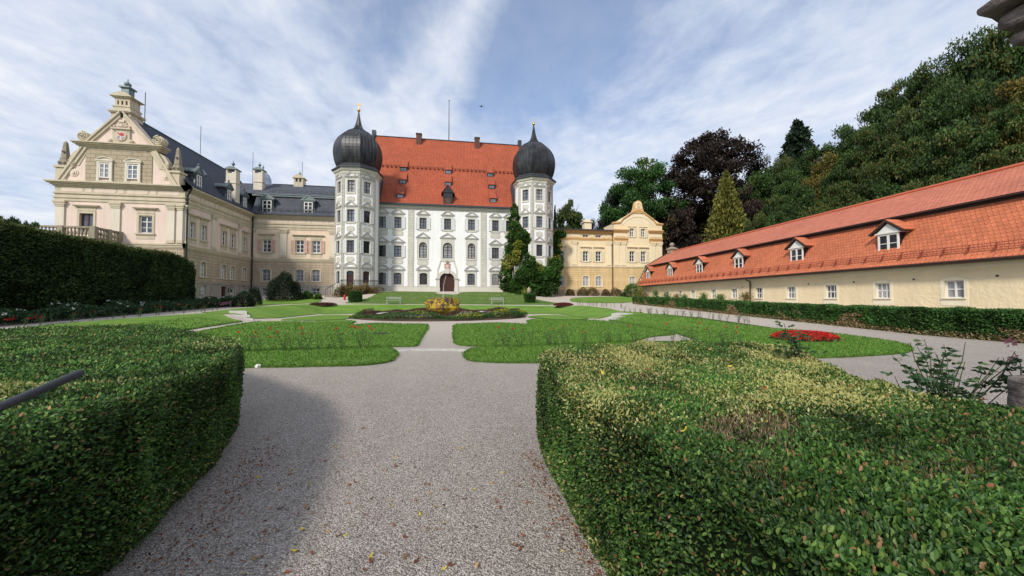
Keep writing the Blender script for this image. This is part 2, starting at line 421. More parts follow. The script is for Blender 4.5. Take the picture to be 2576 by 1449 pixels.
PINKF = leafmat('pink_petals', [(0, (.75, .30, .36)), (1, (.85, .5, .52))], .6, .2, .2)
WHITEF = leafmat('white_petals', [(0, (.75, .72, .68)), (1, (.85, .85, .82))], .6, .1, .2)
YELF = leafmat('yellow_petals', [(0, (.60, .45, .01)), (1, (.80, .65, .04))], .6, .2, .2)
SEDUM = leafmat('brown_seed_heads', [(0, (.05, .028, .02)), (.6, (.11, .06, .045)), (1, (.18, .12, .07))], .8, .4, .1)
MAGF = leafmat('magenta_petals', [(0, (.30, .03, .10)), (.6, (.5, .2, .3)), (1, (.8, .7, .72))], .6, .2, .2)
FALL = leafmat('fallen_leaf_brown', [(0, (.16, .045, .02)), (.6, (.26, .085, .03)), (1, (.38, .17, .05))], .7, .3, .1)
def treemat(name, lo, mid, hi, alt=((.09, .10, .02), (.13, .12, .03)), transl=.2):
    return leafmat(name, [(0, lo), (.55, mid), (1, hi)], .6, .35, transl, alt, .12)
T_GREEN = treemat('broadleaf_green', (.014, .036, .009), (.04, .088, .018), (.085, .15, .03))
T_OLIVE = treemat('broadleaf_olive', (.022, .040, .010), (.058, .09, .02), (.11, .14, .034))
T_BRIGHT = treemat('maple_green', (.022, .07, .014), (.048, .135, .025), (.09, .20, .04))
T_BEECH = treemat('copper_beech_leaves', (.014, .010, .009), (.038, .026, .020), (.075, .052, .035))
T_GOLD = treemat('golden_conifer_leaves', (.07, .08, .02), (.16, .17, .035), (.30, .29, .06))
T_DARK = treemat('spruce_leaves', (.010, .024, .012), (.02, .042, .02), (.04, .065, .03))
T_AUT = treemat('autumn_leaves', (.05, .055, .012), (.12, .11, .02), (.24, .18, .03))
T_PALE = treemat('pale_dry_leaves', (.10, .10, .05), (.2, .19, .10), (.3, .28, .16))
# ------------------------------------------------------------------ world, sun, camera
def world():
    w = bpy.data.worlds.new('World'); scene.world = w; w.use_nodes = True
    g = G(w)
    sun = Vector((-.54, -.70, 0)).normalized(); el = math.radians(38)
    sd = Vector((sun.x*math.cos(el), sun.y*math.cos(el), math.sin(el)))
    sky = g.node('ShaderNodeTexSky', sky_type='NISHITA', sun_disc=False)
    sky.sun_elevation = el; sky.sun_rotation = math.atan2(sd.x, sd.y); sky.air_density = 1.0; sky.dust_density = .6; sky.ozone_density = 1.6
    tc = g.node('ShaderNodeTexCoord').outputs['Generated']
    sep = g.node('ShaderNodeSeparateXYZ'); g.set(sep.inputs[0], tc)
    z = g.m('MAXIMUM', sep.outputs[2], 0.0); k = g.m('ADD', z, .10)
    u = g.m('DIVIDE', sep.outputs[0], k); v = g.m('DIVIDE', sep.outputs[1], k)
    rolled = g.xyz(g.m('ADD', u, g.m('MULTIPLY', v, -.10)), g.m('MULTIPLY', v, .10))     # long streaks of cirrus
    streak = g.noise(rolled, 1.25, 5, .55, dist=.4)
    fl = g.xyz(u, g.m('MULTIPLY', v, .75))
    fleece = g.noise(fl, 1.5, 8, .62, dist=.5)
    ripple = g.noise(fl, 7.5, 5, .6, dist=.3)
    big = g.noise(g.xyz(u, v, 4.0), .55, 3, .5)
    # one clear blue gap high up in the middle
    du = g.m('DIVIDE', g.m('SUBTRACT', u, .08), .50); dv = g.m('DIVIDE', g.m('SUBTRACT', v, 1.12), .62)
    gap = g.m('MULTIPLY', g.m('ADD', g.m('MULTIPLY', du, du), g.m('MULTIPLY', dv, dv)), .5)
    gapm = g.ramp(gap, [(0, .36), (.3, .26), (.75, 0)])
    s = g.m('ADD', g.m('MULTIPLY', streak, .55), g.m('MULTIPLY', fleece, .52))
    s = g.m('ADD', s, g.m('MULTIPLY', big, .25)); s = g.m('SUBTRACT', s, gapm)
    s = g.m('ADD', s, g.m('MULTIPLY', g.m('SUBTRACT', ripple, .5), .18))
    # a bright plume rising from the ridge
    pu = g.m('ABSOLUTE', g.m('ADD', g.m('SUBTRACT', g.m('ADD', u, g.m('MULTIPLY', g.m('SUBTRACT', streak, .5), .22)), .03), g.m('MULTIPLY', g.m('SUBTRACT', v, 1.05), .24)))
    pl = g.ramp(pu, [(0, .46), (.05, .30), (.16, .05), (.3, 0)])
    s = g.m('ADD', s, pl)
    lowh = g.ramp(z, [(0, .22), (.25, .08), (.5, 0)])
    s = g.m('ADD', s, lowh)
    mask = g.ramp(s, [(.38, .24), (.52, .52), (.66, .82), (.85, .97)])
    shade = g.ramp(g.m('ADD', g.m('MULTIPLY', ripple, .45), g.m('MULTIPLY', fleece, .65)), [(.38, (4.3, 4.95, 6.4)), (.52, (5.7, 6.3, 7.5)), (.68, (7.2, 7.5, 8.1))])
    blue = g.mix(1.0, sky.outputs[0], (1.55, 1.55, 1.6), 'MULTIPLY')
    c = g.mix(mask, blue, shade)
    bg = g.node('ShaderNodeBackground'); g.set(bg.inputs[0], c); bg.inputs[1].default_value = .12
    o = g.node('ShaderNodeOutputWorld'); g.l.new(bg.outputs[0], o.inputs[0])
    L = bpy.data.lights.new('sun', 'SUN'); L.energy = 3.4; L.angle = math.radians(8.0); L.color = (1, .93, .83)
    lo = bpy.data.objects.new('sun', L); COL.objects.link(lo); lo.location = (-60, -60, 60)
    lo.rotation_euler = sd.to_track_quat('Z', 'Y').to_euler()
    cd = bpy.data.cameras.new('camera'); cd.sensor_width = 36; cd.lens = F_/2576*36; cd.clip_start = .05; cd.clip_end = 3000
    co = bpy.data.objects.new('camera', cd); COL.objects.link(co); co.location = (0, 0, EYE)
    co.rotation_euler = (math.radians(90)+PIT, 0, -YAW)
    scene.camera = co
    scene.view_settings.view_transform = 'Standard'; scene.view_settings.look = 'None'; scene.view_settings.exposure = 0
    scene.render.engine = 'CYCLES'; scene.cycles.max_bounces = 6; scene.cycles.diffuse_bounces = 2; scene.cycles.glossy_bounces = 2
    scene.cycles.transmission_bounces = 3; scene.cycles.use_denoising = True
world()
#@@GROUND
# ================================================================== GROUND
def axis(a, b, st, far):
    l = [-f for f in far[::-1]] if a < 0 else []
    n = int(round((b-a)/st)); return sorted(set([-f for f in far]+[a+i*st for i in range(n+1)]+list(far)))
def make_ground():
    xs = sorted([-900, -400, -200, -110, -70, -55]+[-45+.6*i for i in range(161)]+[60, 75, 110, 200, 400, 900])
    ys = sorted([-900, -300, -100, -50, -25]+[-12+.6*i for i in range(140)]+[80, 95, 120, 200, 400, 900])
    V = np.array([(x, y, zt(x, y)) for y in ys for x in xs]); nx = len(xs)
    Fq = np.array([(j*nx+i, j*nx+i+1, (j+1)*nx+i+1, (j+1)*nx+i) for j in range(len(ys)-1) for i in range(nx-1)])
    o = meshobj('gravel_ground', npmesh('gravel_ground', V, Fq, GRAVEL)); tag(o, kind='structure')
    # wooded hill behind the long low building
    Ls = [31.5+2.2*i for i in range(50)]; Ss = [-60+5*i for i in range(44)]
    V = []
    for S in Ss:
        for L in Ls:
            h = -.3+max(0, (L-35.5))*.42*sm(150, 70, S)+.8*math.sin(S*.13+L*.3)*sm(35, 45, L)
            V.append((L*PR[0]+S*DR[0], L*PR[1]+S*DR[1], h))
    n = len(Ls)
    Fq = np.array([(j*n+i, j*n+i+1, (j+1)*n+i+1, (j+1)*n+i) for j in range(len(Ss)-1) for i in range(n-1)])
    o = meshobj('hill', npmesh('hill', np.array(V), Fq, FORESTF, smooth=True)); tag(o, kind='structure')
make_ground()
def smooth_poly(pts, it=2):
    for _ in range(it):
        q = []
        n = len(pts)
        for i in range(n):
            a = pts[i]; b = pts[(i+1) % n]
            q.append((a[0]*.8+b[0]*.2, a[1]*.8+b[1]*.2)); q.append((a[0]*.2+b[0]*.8, a[1]*.2+b[1]*.8))
        pts = q
    return pts
LAWNS = []
def sheet(name, poly, mat, h=.05, grid=.6, kind='structure', wob=.02, smooth=1):
    """a sheet draped over the land, with its own turf edge"""
    if smooth: poly = smooth_poly(poly, smooth)
    # subdivide outline
    pts = []
    for i in range(len(poly)):
        a = poly[i]; b = poly[(i+1) % len(poly)]; d = math.dist(a, b); n = max(1, int(d/grid))
        for k in range(n):
            t = k/n; pts.append((a[0]+(b[0]-a[0])*t+random.uniform(-wob, wob), a[1]+(b[1]-a[1])*t+random.uniform(-wob, wob)))
    xs = [p[0] for p in pts]; ys = [p[1] for p in pts]
    inner = []
    def inside(x, y):
        c = False; j = len(pts)-1
        for i in range(len(pts)):
            if (pts[i][1] > y) != (pts[j][1] > y) and x < (pts[j][0]-pts[i][0])*(y-pts[i][1])/(pts[j][1]-pts[i][1]+1e-12)+pts[i][0]: c = not c
            j = i
        return c
    x = min(xs)+grid/2
    while x < max(xs):
        y = min(ys)+grid/2
        while y < max(ys):
            if inside(x, y): inner.append((x+random.uniform(-.1, .1)*grid, y+random.uniform(-.1, .1)*grid))
            y += grid
        x += grid
    n = len(pts)
    r = delaunay_2d_cdt([Vector(p) for p in pts+inner], [], [list(range(n))], 1, 1e-5)
    V = [(v.x, v.y, zt(v.x, v.y)+h) for v in r[0]]
    fs = [tuple(f) for f in r[2]]
    mb = MB(); mb.add(V, fs)
    for i in range(n):
        a = pts[i]; b = pts[(i+1) % n]
        za = zt(*a); zb = zt(*b)
        mb.quad((a[0], a[1], za+h), (b[0], b[1], zb+h), (b[0], b[1], zb-.06), (a[0], a[1], za-.06), 1 if mat is GRASS else 0)
    o = mb.build(name, [mat, GRASSD] if mat is GRASS else mat); tag(o, kind=kind)
    if mat is GRASS: LAWNS.append((pts, inside, h))
    return o
c540 = lambda p: gp((540+p[0]/3.68)/1.0598, (760+p[1]/3.68)/1.0598)
c1160 = lambda p: gp((1160+p[0]/3.68)/1.0598, (760+p[1]/3.68)/1.0598)
c1700 = lambda p: gp((1700+p[0]/2.501)/1.0598, (760+p[1]/2.501)/1.0598)
dp = lambda p: gp(*p)
def lawn(f, pts, **k): return sheet('lawn', [f(p) for p in pts], GRASS, **k)
# inner front lawns
lawn(c540, [(-420, 545), (60, 450), (330, 395), (630, 356), (800, 360), (1060, 366), (1250, 352), (1365, 343), (1420, 356), (1505, 362), (1470, 378), (1430, 400), (1590, 388), (1740, 380), (1900, 388), (2205, 389), (2218, 420), (2160, 500), (2110, 600), (2060, 608), (1800, 610), (1500, 618), (1000, 634), (480, 645), (-500, 690)], smooth=1)
lawn(c540, [(-700, 720), (480, 655), (1000, 650), (1500, 628), (1830, 630), (1895, 655), (1915, 700), (1850, 760), (1600, 795), (1000, 808), (450, 815), (-200, 835), (-800, 850)])
lawn(c540, [(745, 344), (900, 325), (1190, 297), (1330, 296), (1465, 297), (1430, 315), (1470, 330), (1365, 338), (1230, 347), (1050, 351), (900, 349)])
# right inner lawns
lawn(c1160, [(180, 392), (400, 384), (600, 375), (780, 384), (935, 390), (895, 354), (1020, 337), (1180, 351), (1400, 354), (1600, 350), (1900, 400), (2150, 440), (2395, 488), (2100, 512), (1960, 560), (1500, 578), (600, 611), (450, 607), (205, 598), (185, 520)])
lawn(c1160, [(275, 710), (300, 670), (370, 635), (500, 618), (700, 618), (1200, 600), (1960, 572), (2300, 570), (2700, 640), (2500, 740), (1700, 765), (1000, 768), (650, 768), (330, 752)])
lawn(c1160, [(950, 302), (1230, 298), (1380, 315), (1525, 341), (1350, 346), (1180, 345), (1020, 330), (900, 320)])
# outer lawns
lawn(c1700, [(-10, 186), (200, 203), (400, 226), (640, 262), (880, 292), (1300, 326), (1560, 362), (1700, 384), (1800, 410), (1838, 436), (1790, 455), (1650, 470), (1400, 484), (1170, 490), (960, 484), (700, 440), (400, 372), (240, 318), (120, 292), (-175, 242), (-195, 238), (-130, 206), (-90, 190)])
lawn(dp, [(-60, 852), (100, 822), (250, 808), (400, 797), (520, 789), (553, 790), (572, 799), (590, 805), (614, 809), (575, 815), (510, 824.5), (380, 845), (200, 880), (-60, 930)])
# long back lawn
lawn(c540, [(-5, 272), (120, 262), (280, 240), (560, 216), (870, 196), (1060, 190), (1200, 206), (1310, 200), (1560, 193), (2280, 198), (3000, 204), (3400, 206), (3560, 212), (3760, 208), (3980, 232), (4100, 262), (4320, 272), (4140, 290), (4050, 298), (3960, 315), (3890, 330), (3760, 328), (3640, 308), (3520, 290), (3330, 284), (3200, 286), (2950, 262), (2700, 254), (1700, 258), (1500, 281), (1150, 286), (900, 311), (740, 326), (500, 331), (440, 322), (392, 292), (210, 286)], smooth=0)
# verge beside the tall hedge, lawn by the middle wing
lawn(dp, [(-80, 822), (0, 812), (150, 799), (300, 789), (430, 779), (520, 772), (600, 766), (600, 760), (450, 764), (200, 780), (-80, 800)])
lawn(dp, [(582, 768), (640, 758), (700, 752), (800, 753), (812, 757), (795, 762), (700, 766), (640, 771)])
# slope in front of the castle
LAWNB = sheet('lawn', [gp(*q) for q in [(864, 763), (885, 757), (930, 750), (955, 735), (1000, 733.5), (1098, 735), (1098, 740), (1152, 742), (1155, 736), (1200, 734.5), (1290, 737), (1320, 744), (1400, 762), (1440, 765.5), (1372, 767), (1250, 766.5), (1000, 765), (915, 764)]], GRASSD, smooth=1)
lawn(dp, [(1432, 750), (1500, 747), (1610, 746), (1615, 757), (1555, 763), (1438, 761)])
# soil strips with roses between the front lawns
def soil(f, pts): sheet('soil_bed', [f(p) for p in pts], SOIL, h=.03, grid=.8, smooth=0)
soil(c540, [(-500, 700), (480, 642), (1000, 633), (1540, 616), (1560, 630), (1000, 655), (480, 660), (-600, 730)])
soil(c1160, [(640, 610), (1500, 577), (1970, 558), (2420, 556), (2420, 574), (1970, 578), (1500, 592), (640, 624)])
soil(c1700, [(-260, 178), (0, 190), (400, 216), (880, 284), (885, 292), (640, 264), (400, 228), (-10, 194)])
# pale stone band across the path
def ribbon(name, pts, w, mat, h):
    mb = MB()
    for a, b in zip(pts, pts[1:]):
        d = (Vector(b)-Vector(a)).normalized(); nn = Vector((-d.y, d.x))*w/2
        q = [(a[0]-nn.x, a[1]-nn.y), (b[0]-nn.x, b[1]-nn.y), (b[0]+nn.x, b[1]+nn.y), (a[0]+nn.x, a[1]+nn.y)]
        q = [(x, y, zt(x, y)+h) for x, y in q]; mb.prism([(x, y, z-.12) for x, y, z in q], (0, 0, .12))
    return mb.build(name, mat)
pp = [gp(x, y) for x, y in [(1000, 884.5), (1030, 882.5), (1060, 881.5), (1110, 881), (1150, 881.8), (1190, 884)]]
tag(ribbon('stone_band', pp, .30, STONEG, .035), kind='structure')
# grass blades on the near lawns: stuff
def grass():
    P = []
    for pts, inside, h in LAWNS:
        xs = [p[0] for p in pts]; ys = [p[1] for p in pts]
        x0, x1, y0, y1 = max(-16, min(xs)), min(22, max(xs)), min(ys), min(26, max(ys))
        if y1 <= y0 or x1 <= x0: continue
        A = (x1-x0)*(y1-y0); n = int(A*520)
        X = RNG.uniform(x0, x1, n); Y = RNG.uniform(y0, y1, n)
        dens = np.clip(11.0/np.hypot(X, Y), 0, 1)**2.2; keep = RNG.random(n) < dens; X = X[keep]; Y = Y[keep]
        poly = np.array(pts); c = np.zeros(len(X), bool); j = len(poly)-1
        for i in range(len(poly)):
            xi, yi = poly[i]; xj, yj = poly[j]
            c ^= ((yi > Y) != (yj > Y)) & (X < (xj-xi)*(Y-yi)/(yj-yi+1e-12)+xi); j = i
        X = X[c]; Y = Y[c]
        P.append(np.array([(a, b, zt(a, b)+h-.01) for a, b in zip(X, Y)]).reshape(-1, 3))
        # a shaggy fringe along the cut edge
        E = []
        for i in range(len(pts)):
            a = pts[i]; b = pts[(i+1) % len(pts)]; d = math.dist(a, b); m = math.hypot(*a)
            if m > 30: continue
            for _ in range(int(d*min(160, 1600/m))):
                t = random.random(); x = a[0]+(b[0]-a[0])*t+random.gauss(0, .03); y = a[1]+(b[1]-a[1])*t+random.gauss(0, .03)
                E.append((x, y, zt(x, y)+random.uniform(0, h)))
        if E: P.append(np.array(E))
    P = np.vstack(P); D = np.hypot(P[:, 0], P[:, 1]); n = len(P)
    T = RNG.normal(size=(n, 3))*.55; T[:, 2] = 1
    V, Fq, at = leaves(P, T, np.clip(.045+.0012*D, .05, .08), np.clip(.006+.0012*D, .01, .04), tint=.8+.4*RNG.random(n))
    o = meshobj('grass_blades', npmesh('grass_blades', V, Fq, BLADE, None, at)); tag(o, kind='stuff')
grass()
# ================================================================== CLIPPED HEDGES
def hedge_surface(poly, n, zfun, batter=.0, rnd=.12, sides=True, inward=.35):
    """random points with normals on a clipped hedge with plan `poly` (ccw) and top z from zfun(x,y)"""
    pts = np.array(poly); nx = np.roll(pts, -1, 0)-pts; ln = np.hypot(nx[:, 0], nx[:, 1])
    return pts, nx, ln
def make_hedge(name, poly, h, n_top, n_side, leaf, mats, label, dens=None, base=None, round_r=.15, bump=.05, altf=None, depth=.07, tint=None, dead=None, seed=1, up=.3, shrink=.05, thin_base=0, top_wild=0, topz=None):
    rng = np.random.default_rng(seed)
    poly = smooth_poly(poly, 2); P = np.array(poly); 
    if np.sum(P[:, 0]*np.roll(P[:, 1], -1)-np.roll(P[:, 0], -1)*P[:, 1]) < 0: P = P[::-1]
    E = np.roll(P, -1, 0)-P; ln = np.hypot(E[:, 0], E[:, 1]); NO = np.stack([E[:, 1], -E[:, 0]], 1)/ln[:, None]
    bz = base or (lambda x, y: zt(x, y))
    hz = topz or (lambda x, y: bz(x, y)+h)
    # core: shrunken prism
    C = P.mean(0)
    vn = NO+np.roll(NO, 1, 0); vn /= np.linalg.norm(vn, axis=1)[:, None]
    core = P-vn*shrink
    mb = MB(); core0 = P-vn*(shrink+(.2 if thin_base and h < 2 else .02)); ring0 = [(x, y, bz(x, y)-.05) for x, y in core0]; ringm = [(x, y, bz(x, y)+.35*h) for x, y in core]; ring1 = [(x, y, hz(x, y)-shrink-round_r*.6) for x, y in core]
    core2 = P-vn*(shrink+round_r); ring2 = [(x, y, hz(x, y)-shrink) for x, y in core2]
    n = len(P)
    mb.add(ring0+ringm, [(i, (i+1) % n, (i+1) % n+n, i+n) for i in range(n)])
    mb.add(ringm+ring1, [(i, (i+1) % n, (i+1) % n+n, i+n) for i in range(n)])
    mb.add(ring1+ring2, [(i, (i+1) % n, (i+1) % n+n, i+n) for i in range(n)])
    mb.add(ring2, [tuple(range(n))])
    # sides
    k = rng.choice(len(P), n_side, p=ln/ln.sum()); t = rng.random(n_side)
    q = P[k]+E[k]*t[:, None]; nn = NO[k]
    zb = np.array([bz(a, b) for a, b in q]); zh = np.array([hz(a, b) for a, b in q])
    f = rng.random(n_side); z = zb+(zh-zb)*f
    Ps = np.column_stack([q, z]); Ns = np.column_stack([nn, np.zeros(n_side)])
    r = np.clip((z-(zh-round_r))/round_r, 0, 1)           # rounded shoulder
    Ps[:, :2] -= nn*(round_r*(1-np.sqrt(1-np.minimum(r, .999)**2)))[:, None]; Ns[:, 2] = r
    if thin_base: 
        b = np.clip(1-f/thin_base, 0, 1); Ps[:, :2] -= nn*(b*b*.16)[:, None]
    # top
    mn = P.min(0); mx = P.max(0); X = rng.uniform(mn[0], mx[0], n_top*3); Y = rng.uniform(mn[1], mx[1], n_top*3)
    c = np.zeros(len(X), bool); j = len(P)-1
    for i in range(len(P)):
        xi, yi = P[i]; xj, yj = P[j]; c ^= ((yi > Y) != (yj > Y)) & (X < (xj-xi)*(Y-yi)/(yj-yi+1e-12)+xi); j = i
    X = X[c][:n_top]; Y = Y[c][:n_top]
    Pt = np.column_stack([X, Y, [hz(a, b) for a, b in zip(X, Y)]]); Nt = np.tile([0, 0, 1.0], (len(X), 1))
    # drop top points too near the rim
    A = np.vstack([Ps, Pt]); N = norm(np.vstack([Ns, Nt])); istop = np.r_[np.zeros(len(Ps)), np.ones(len(Pt))]
    if dens is not None:
        keep = rng.random(len(A)) < dens(A); A = A[keep]; N = N[keep]; istop = istop[keep]
    bm_ = vnoise(A, 2.2/max(.3, bump*12), seed, 3)
    A = A+N*(bm_*bump)[:, None]
    dd = rng.random(len(A))**1.5*depth; A = A-N*dd[:, None]
    if top_wild: A[:, 2] += istop*np.maximum(0, vnoise(A, 3.0, seed+5, 3))*top_wild*rng.random(len(A))
    T = N*.8+rng.normal(size=A.shape)*.75; T[:, 2] += up
    dist = np.linalg.norm(A-np.array([0, 0, EYE]), axis=1)
    Lf = leaf(dist) if callable(leaf) else np.full(len(A), leaf)
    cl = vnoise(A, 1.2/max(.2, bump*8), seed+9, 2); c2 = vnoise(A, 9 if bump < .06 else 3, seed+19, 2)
    tn = (.85+.28*cl+.30*c2)*(1.08-.9*dd/depth*.6)*(.8+.4*rng.random(len(A)))  # deep leaves and noise hollows coloured darker, standing in for shade
    if tint is not None: tn = tn*tint(A, N)  # hedge tints paint upward-facing leaves lighter, as if lit from above
    al = np.zeros(len(A)) if altf is None else altf(A, N, istop, rng)
    parts = []
    if dead is not None:
        dm = rng.random(len(A)) < dead(A, N, istop); gone = dm & (rng.random(len(A)) < .45); A = A[~gone]; N = N[~gone]; istop = istop[~gone]; T = T[~gone]; Lf = Lf[~gone]; tn = tn[~gone]; al = al[~gone]; dm = dm[~gone]
        B = A[dm]; TB = N[dm]*.8+rng.normal(size=B.shape)*.35; TB[:, 2] += .5
        V, Fq, at = leaves(B-N[dm]*.03, TB, Lf[dm]*1.9, Lf[dm]*.16, rng=rng, tint=.6+.6*rng.random(len(B))); parts.append((V, Fq, at, 2))
        A = A[~dm]; N = N[~dm]; T = T[~dm]; Lf = Lf[~dm]; tn = tn[~dm]; al = al[~dm]
    near = bump < .04
    if near:          # shoots lean together in tufts
        for ax in range(3): T[:, ax] += .75*vnoise(A, 14, seed+30+ax, 2)
        A = A+N*(vnoise(A, 11, seed+40, 2)*.018)[:, None]
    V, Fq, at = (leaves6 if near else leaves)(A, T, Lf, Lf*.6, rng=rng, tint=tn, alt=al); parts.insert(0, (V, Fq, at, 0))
    V, Fq, at, mi = cloud(parts)
    core_o = mb.build(name, [mats[1]])
    leaf_me = npmesh(name+'_foliage', V, Fq, list(mats), mi, at)
    tag(core_o, label, 'hedge')
    # join core faces into the foliage mesh
    bm = bmesh.new(); bm.from_mesh(leaf_me); 
    for p in core_o.data.polygons: p.material_index = 0
    nb = len(bm.faces); bm.from_mesh(core_o.data); bm.faces.ensure_lookup_table()
    for i in range(nb, len(bm.faces)): bm.faces[i].material_index = 1
    bm.to_mesh(leaf_me); bm.free(); core_o.data = leaf_me
    return core_o
def near_leaf(d): return np.clip(.0145+.0020*d, .016, .05)
lh = [(-1.62, -.6), (-1.68, 1.0), (-1.80, 2.4), (-2.0, 3.5), (-2.16, 4.25), (-2.55, 5.1), (-3.2, 5.9), (-4.4, 7.2), (-5.6, 8.3), (-6.6, 8.95), (-7.3, 8.9), (-7.9, 8.2), (-8.2, 7), (-8.2, 2), (-7, -.6)]
def lh_alt(A, N, t, rng):
    v = vnoise(A*[1, .6, 1], 1.3, 31, 3); a = (v > .42)*t*(rng.random(len(A)) < .25)
    s = ((A[:, 0] < -2.1)*(A[:, 0] > -3.6)*(A[:, 1] < 3.0)*(A[:, 1] > 1.9))*t*(rng.random(len(A)) < .55)*(vnoise(A, 3, 5, 2) > -.2)
    low = (t == 0)*(A[:, 2] < .25)*(rng.random(len(A)) < .08)
    return np.clip(a+s+low, 0, 1)*.85
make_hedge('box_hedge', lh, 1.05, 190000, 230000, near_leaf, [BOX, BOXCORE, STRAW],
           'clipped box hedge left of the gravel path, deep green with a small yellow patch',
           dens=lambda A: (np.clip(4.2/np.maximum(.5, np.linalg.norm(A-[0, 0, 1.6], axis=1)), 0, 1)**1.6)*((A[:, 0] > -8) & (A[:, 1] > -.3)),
           altf=lh_alt, seed=11, bump=.035, thin_base=.35, tint=lambda A, N: 1.3+.45*N[:, 2])  # tint paints the top leaves lighter, as if sunlit
rh = [(.86, -.7), (.80, 1.0), (.78, 2.0), (.79, 3.0), (.84, 3.6), (1.12, 4.15), (1.8, 4.42), (2.9, 4.55), (3.7, 4.25), (3.95, 3.8), (3.45, 3.05), (2.95, 2.4), (2.8, 1.75), (2.95, 1.2), (3.1, .5), (3.2, -.7)]
def rh_alt(A, N, t, rng):
    band = sm_np(1.25, 1.75, A[:, 1]-.08*A[:, 0])*np.clip((A[:, 2]-.72)/.2, 0, 1)
    v = vnoise(A, 2.4, 41, 3)
    a = (rng.random(len(A)) < np.clip(.42+.75*v, 0.05, .85))*(rng.random(len(A)) < band)
    low = (t == 0)*(A[:, 2] < .32)*(rng.random(len(A)) < .2)
    return np.clip(a*1.0+low*.7, 0, 1)
def sm_np(a, b, x):
    t = np.clip((x-a)/(b-a), 0, 1); return t*t*(3-2*t)
def rh_dead(A, N, t):
    def sp(x, y, rx, ry): return np.exp(-((A[:, 0]-x)/rx)**2-((A[:, 1]-y)/ry)**2)
    s = 1.5*sp(1.42, 1.56, .26, .24)+1.1*sp(1.4, 2.6, .5, .16)+.9*sp(1.75, 3.2, .8, .2)+.8*sp(2.4, 2.9, .4, .25)+1.0*sp(1.02, 1.15, .16, .12)+.8*sp(1.6, 1.0, .3, .12)+.6*sp(1.4, 3.75, .3, .2)+.7*sp(2.4, 1.2, .4, .2)+.6*sp(1.25, 1.5, .12, .1)
    return np.clip(s*(.75+.5*vnoise(A, 4, 3, 2)), 0, .93)*t
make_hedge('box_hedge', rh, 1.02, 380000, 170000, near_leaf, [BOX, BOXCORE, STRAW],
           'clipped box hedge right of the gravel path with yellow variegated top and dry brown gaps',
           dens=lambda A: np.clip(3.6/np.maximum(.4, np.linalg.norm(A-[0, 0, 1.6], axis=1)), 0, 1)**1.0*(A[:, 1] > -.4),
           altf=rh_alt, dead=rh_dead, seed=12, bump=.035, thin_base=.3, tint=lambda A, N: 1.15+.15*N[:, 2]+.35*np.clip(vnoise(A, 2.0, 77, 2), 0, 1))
# tall dark hedge along the left
th = [(-23.5, 17.0), (-23.5, 37.5), (-23.9, 39.4), (-25.2, 40.2), (-26.6, 39.6), (-27, 37.5), (-27, 15)]
def th_top(x, y):
    return 5.35+.34*(1-sm(21, 34, y))-.9*sm(36.2, 40.3, y)-.4*sm(39, 40.3, y)
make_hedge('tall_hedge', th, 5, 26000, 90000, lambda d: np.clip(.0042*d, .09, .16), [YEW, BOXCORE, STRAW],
           'tall dark clipped hedge with top tinted sunlit yellow, standing behind the white rose border', topz=lambda x, y: th_top(x, y),
           altf=lambda A, N, t, rng: np.clip((A[:, 2]-5.0)/.7, 0, 1)*(rng.random(len(A)) < .75), seed=13, bump=.13, round_r=.5, depth=.25, shrink=.3,  # yellow mixed into the uppermost leaves imitates sunlight on the top
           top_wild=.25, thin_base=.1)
# low hedge in front of the barn
LHR = 19.0
def barnpt(s, L): return (s*DR[0]+L*PR[0], s*DR[1]+L*PR[1])
rl = [barnpt(s, LHR) for s in (9, 20, 30, 40, 46.5)]+[barnpt(47.2, LHR+.5), barnpt(46.5, LHR+1.2)]+[barnpt(s, LHR+1.25) for s in (30, 9)]
def rl_alt(A, N, t, rng):
    zz = A[:, 2]-np.array([zt(a, b) for a, b in A[:, :2]])
    v = vnoise(A*[1, 1, 2.0], 1.1, 51, 3)
    return np.where((zz < .75) & (v > .12+zz*.55), 1.0, 0)*(t == 0)*(rng.random(len(A)) < .8)+(zz < .22)*(rng.random(len(A)) < .7)*(t == 0)
make_hedge('low_hedge', rl, 1.1, 50000, 110000, lambda d: np.clip(.0040*d, .05, .12), [LOWH, BOXCORE, STRAW],
           'long low clipped hedge before the red roofed building, brown patches at its foot', seed=14,
           altf=rl_alt, bump=.05, depth=.12, shrink=.1, topz=lambda x, y: 1.13+.6*sm(14, 46, y), tint=lambda A, N: 1.0+.1*N[:, 2])
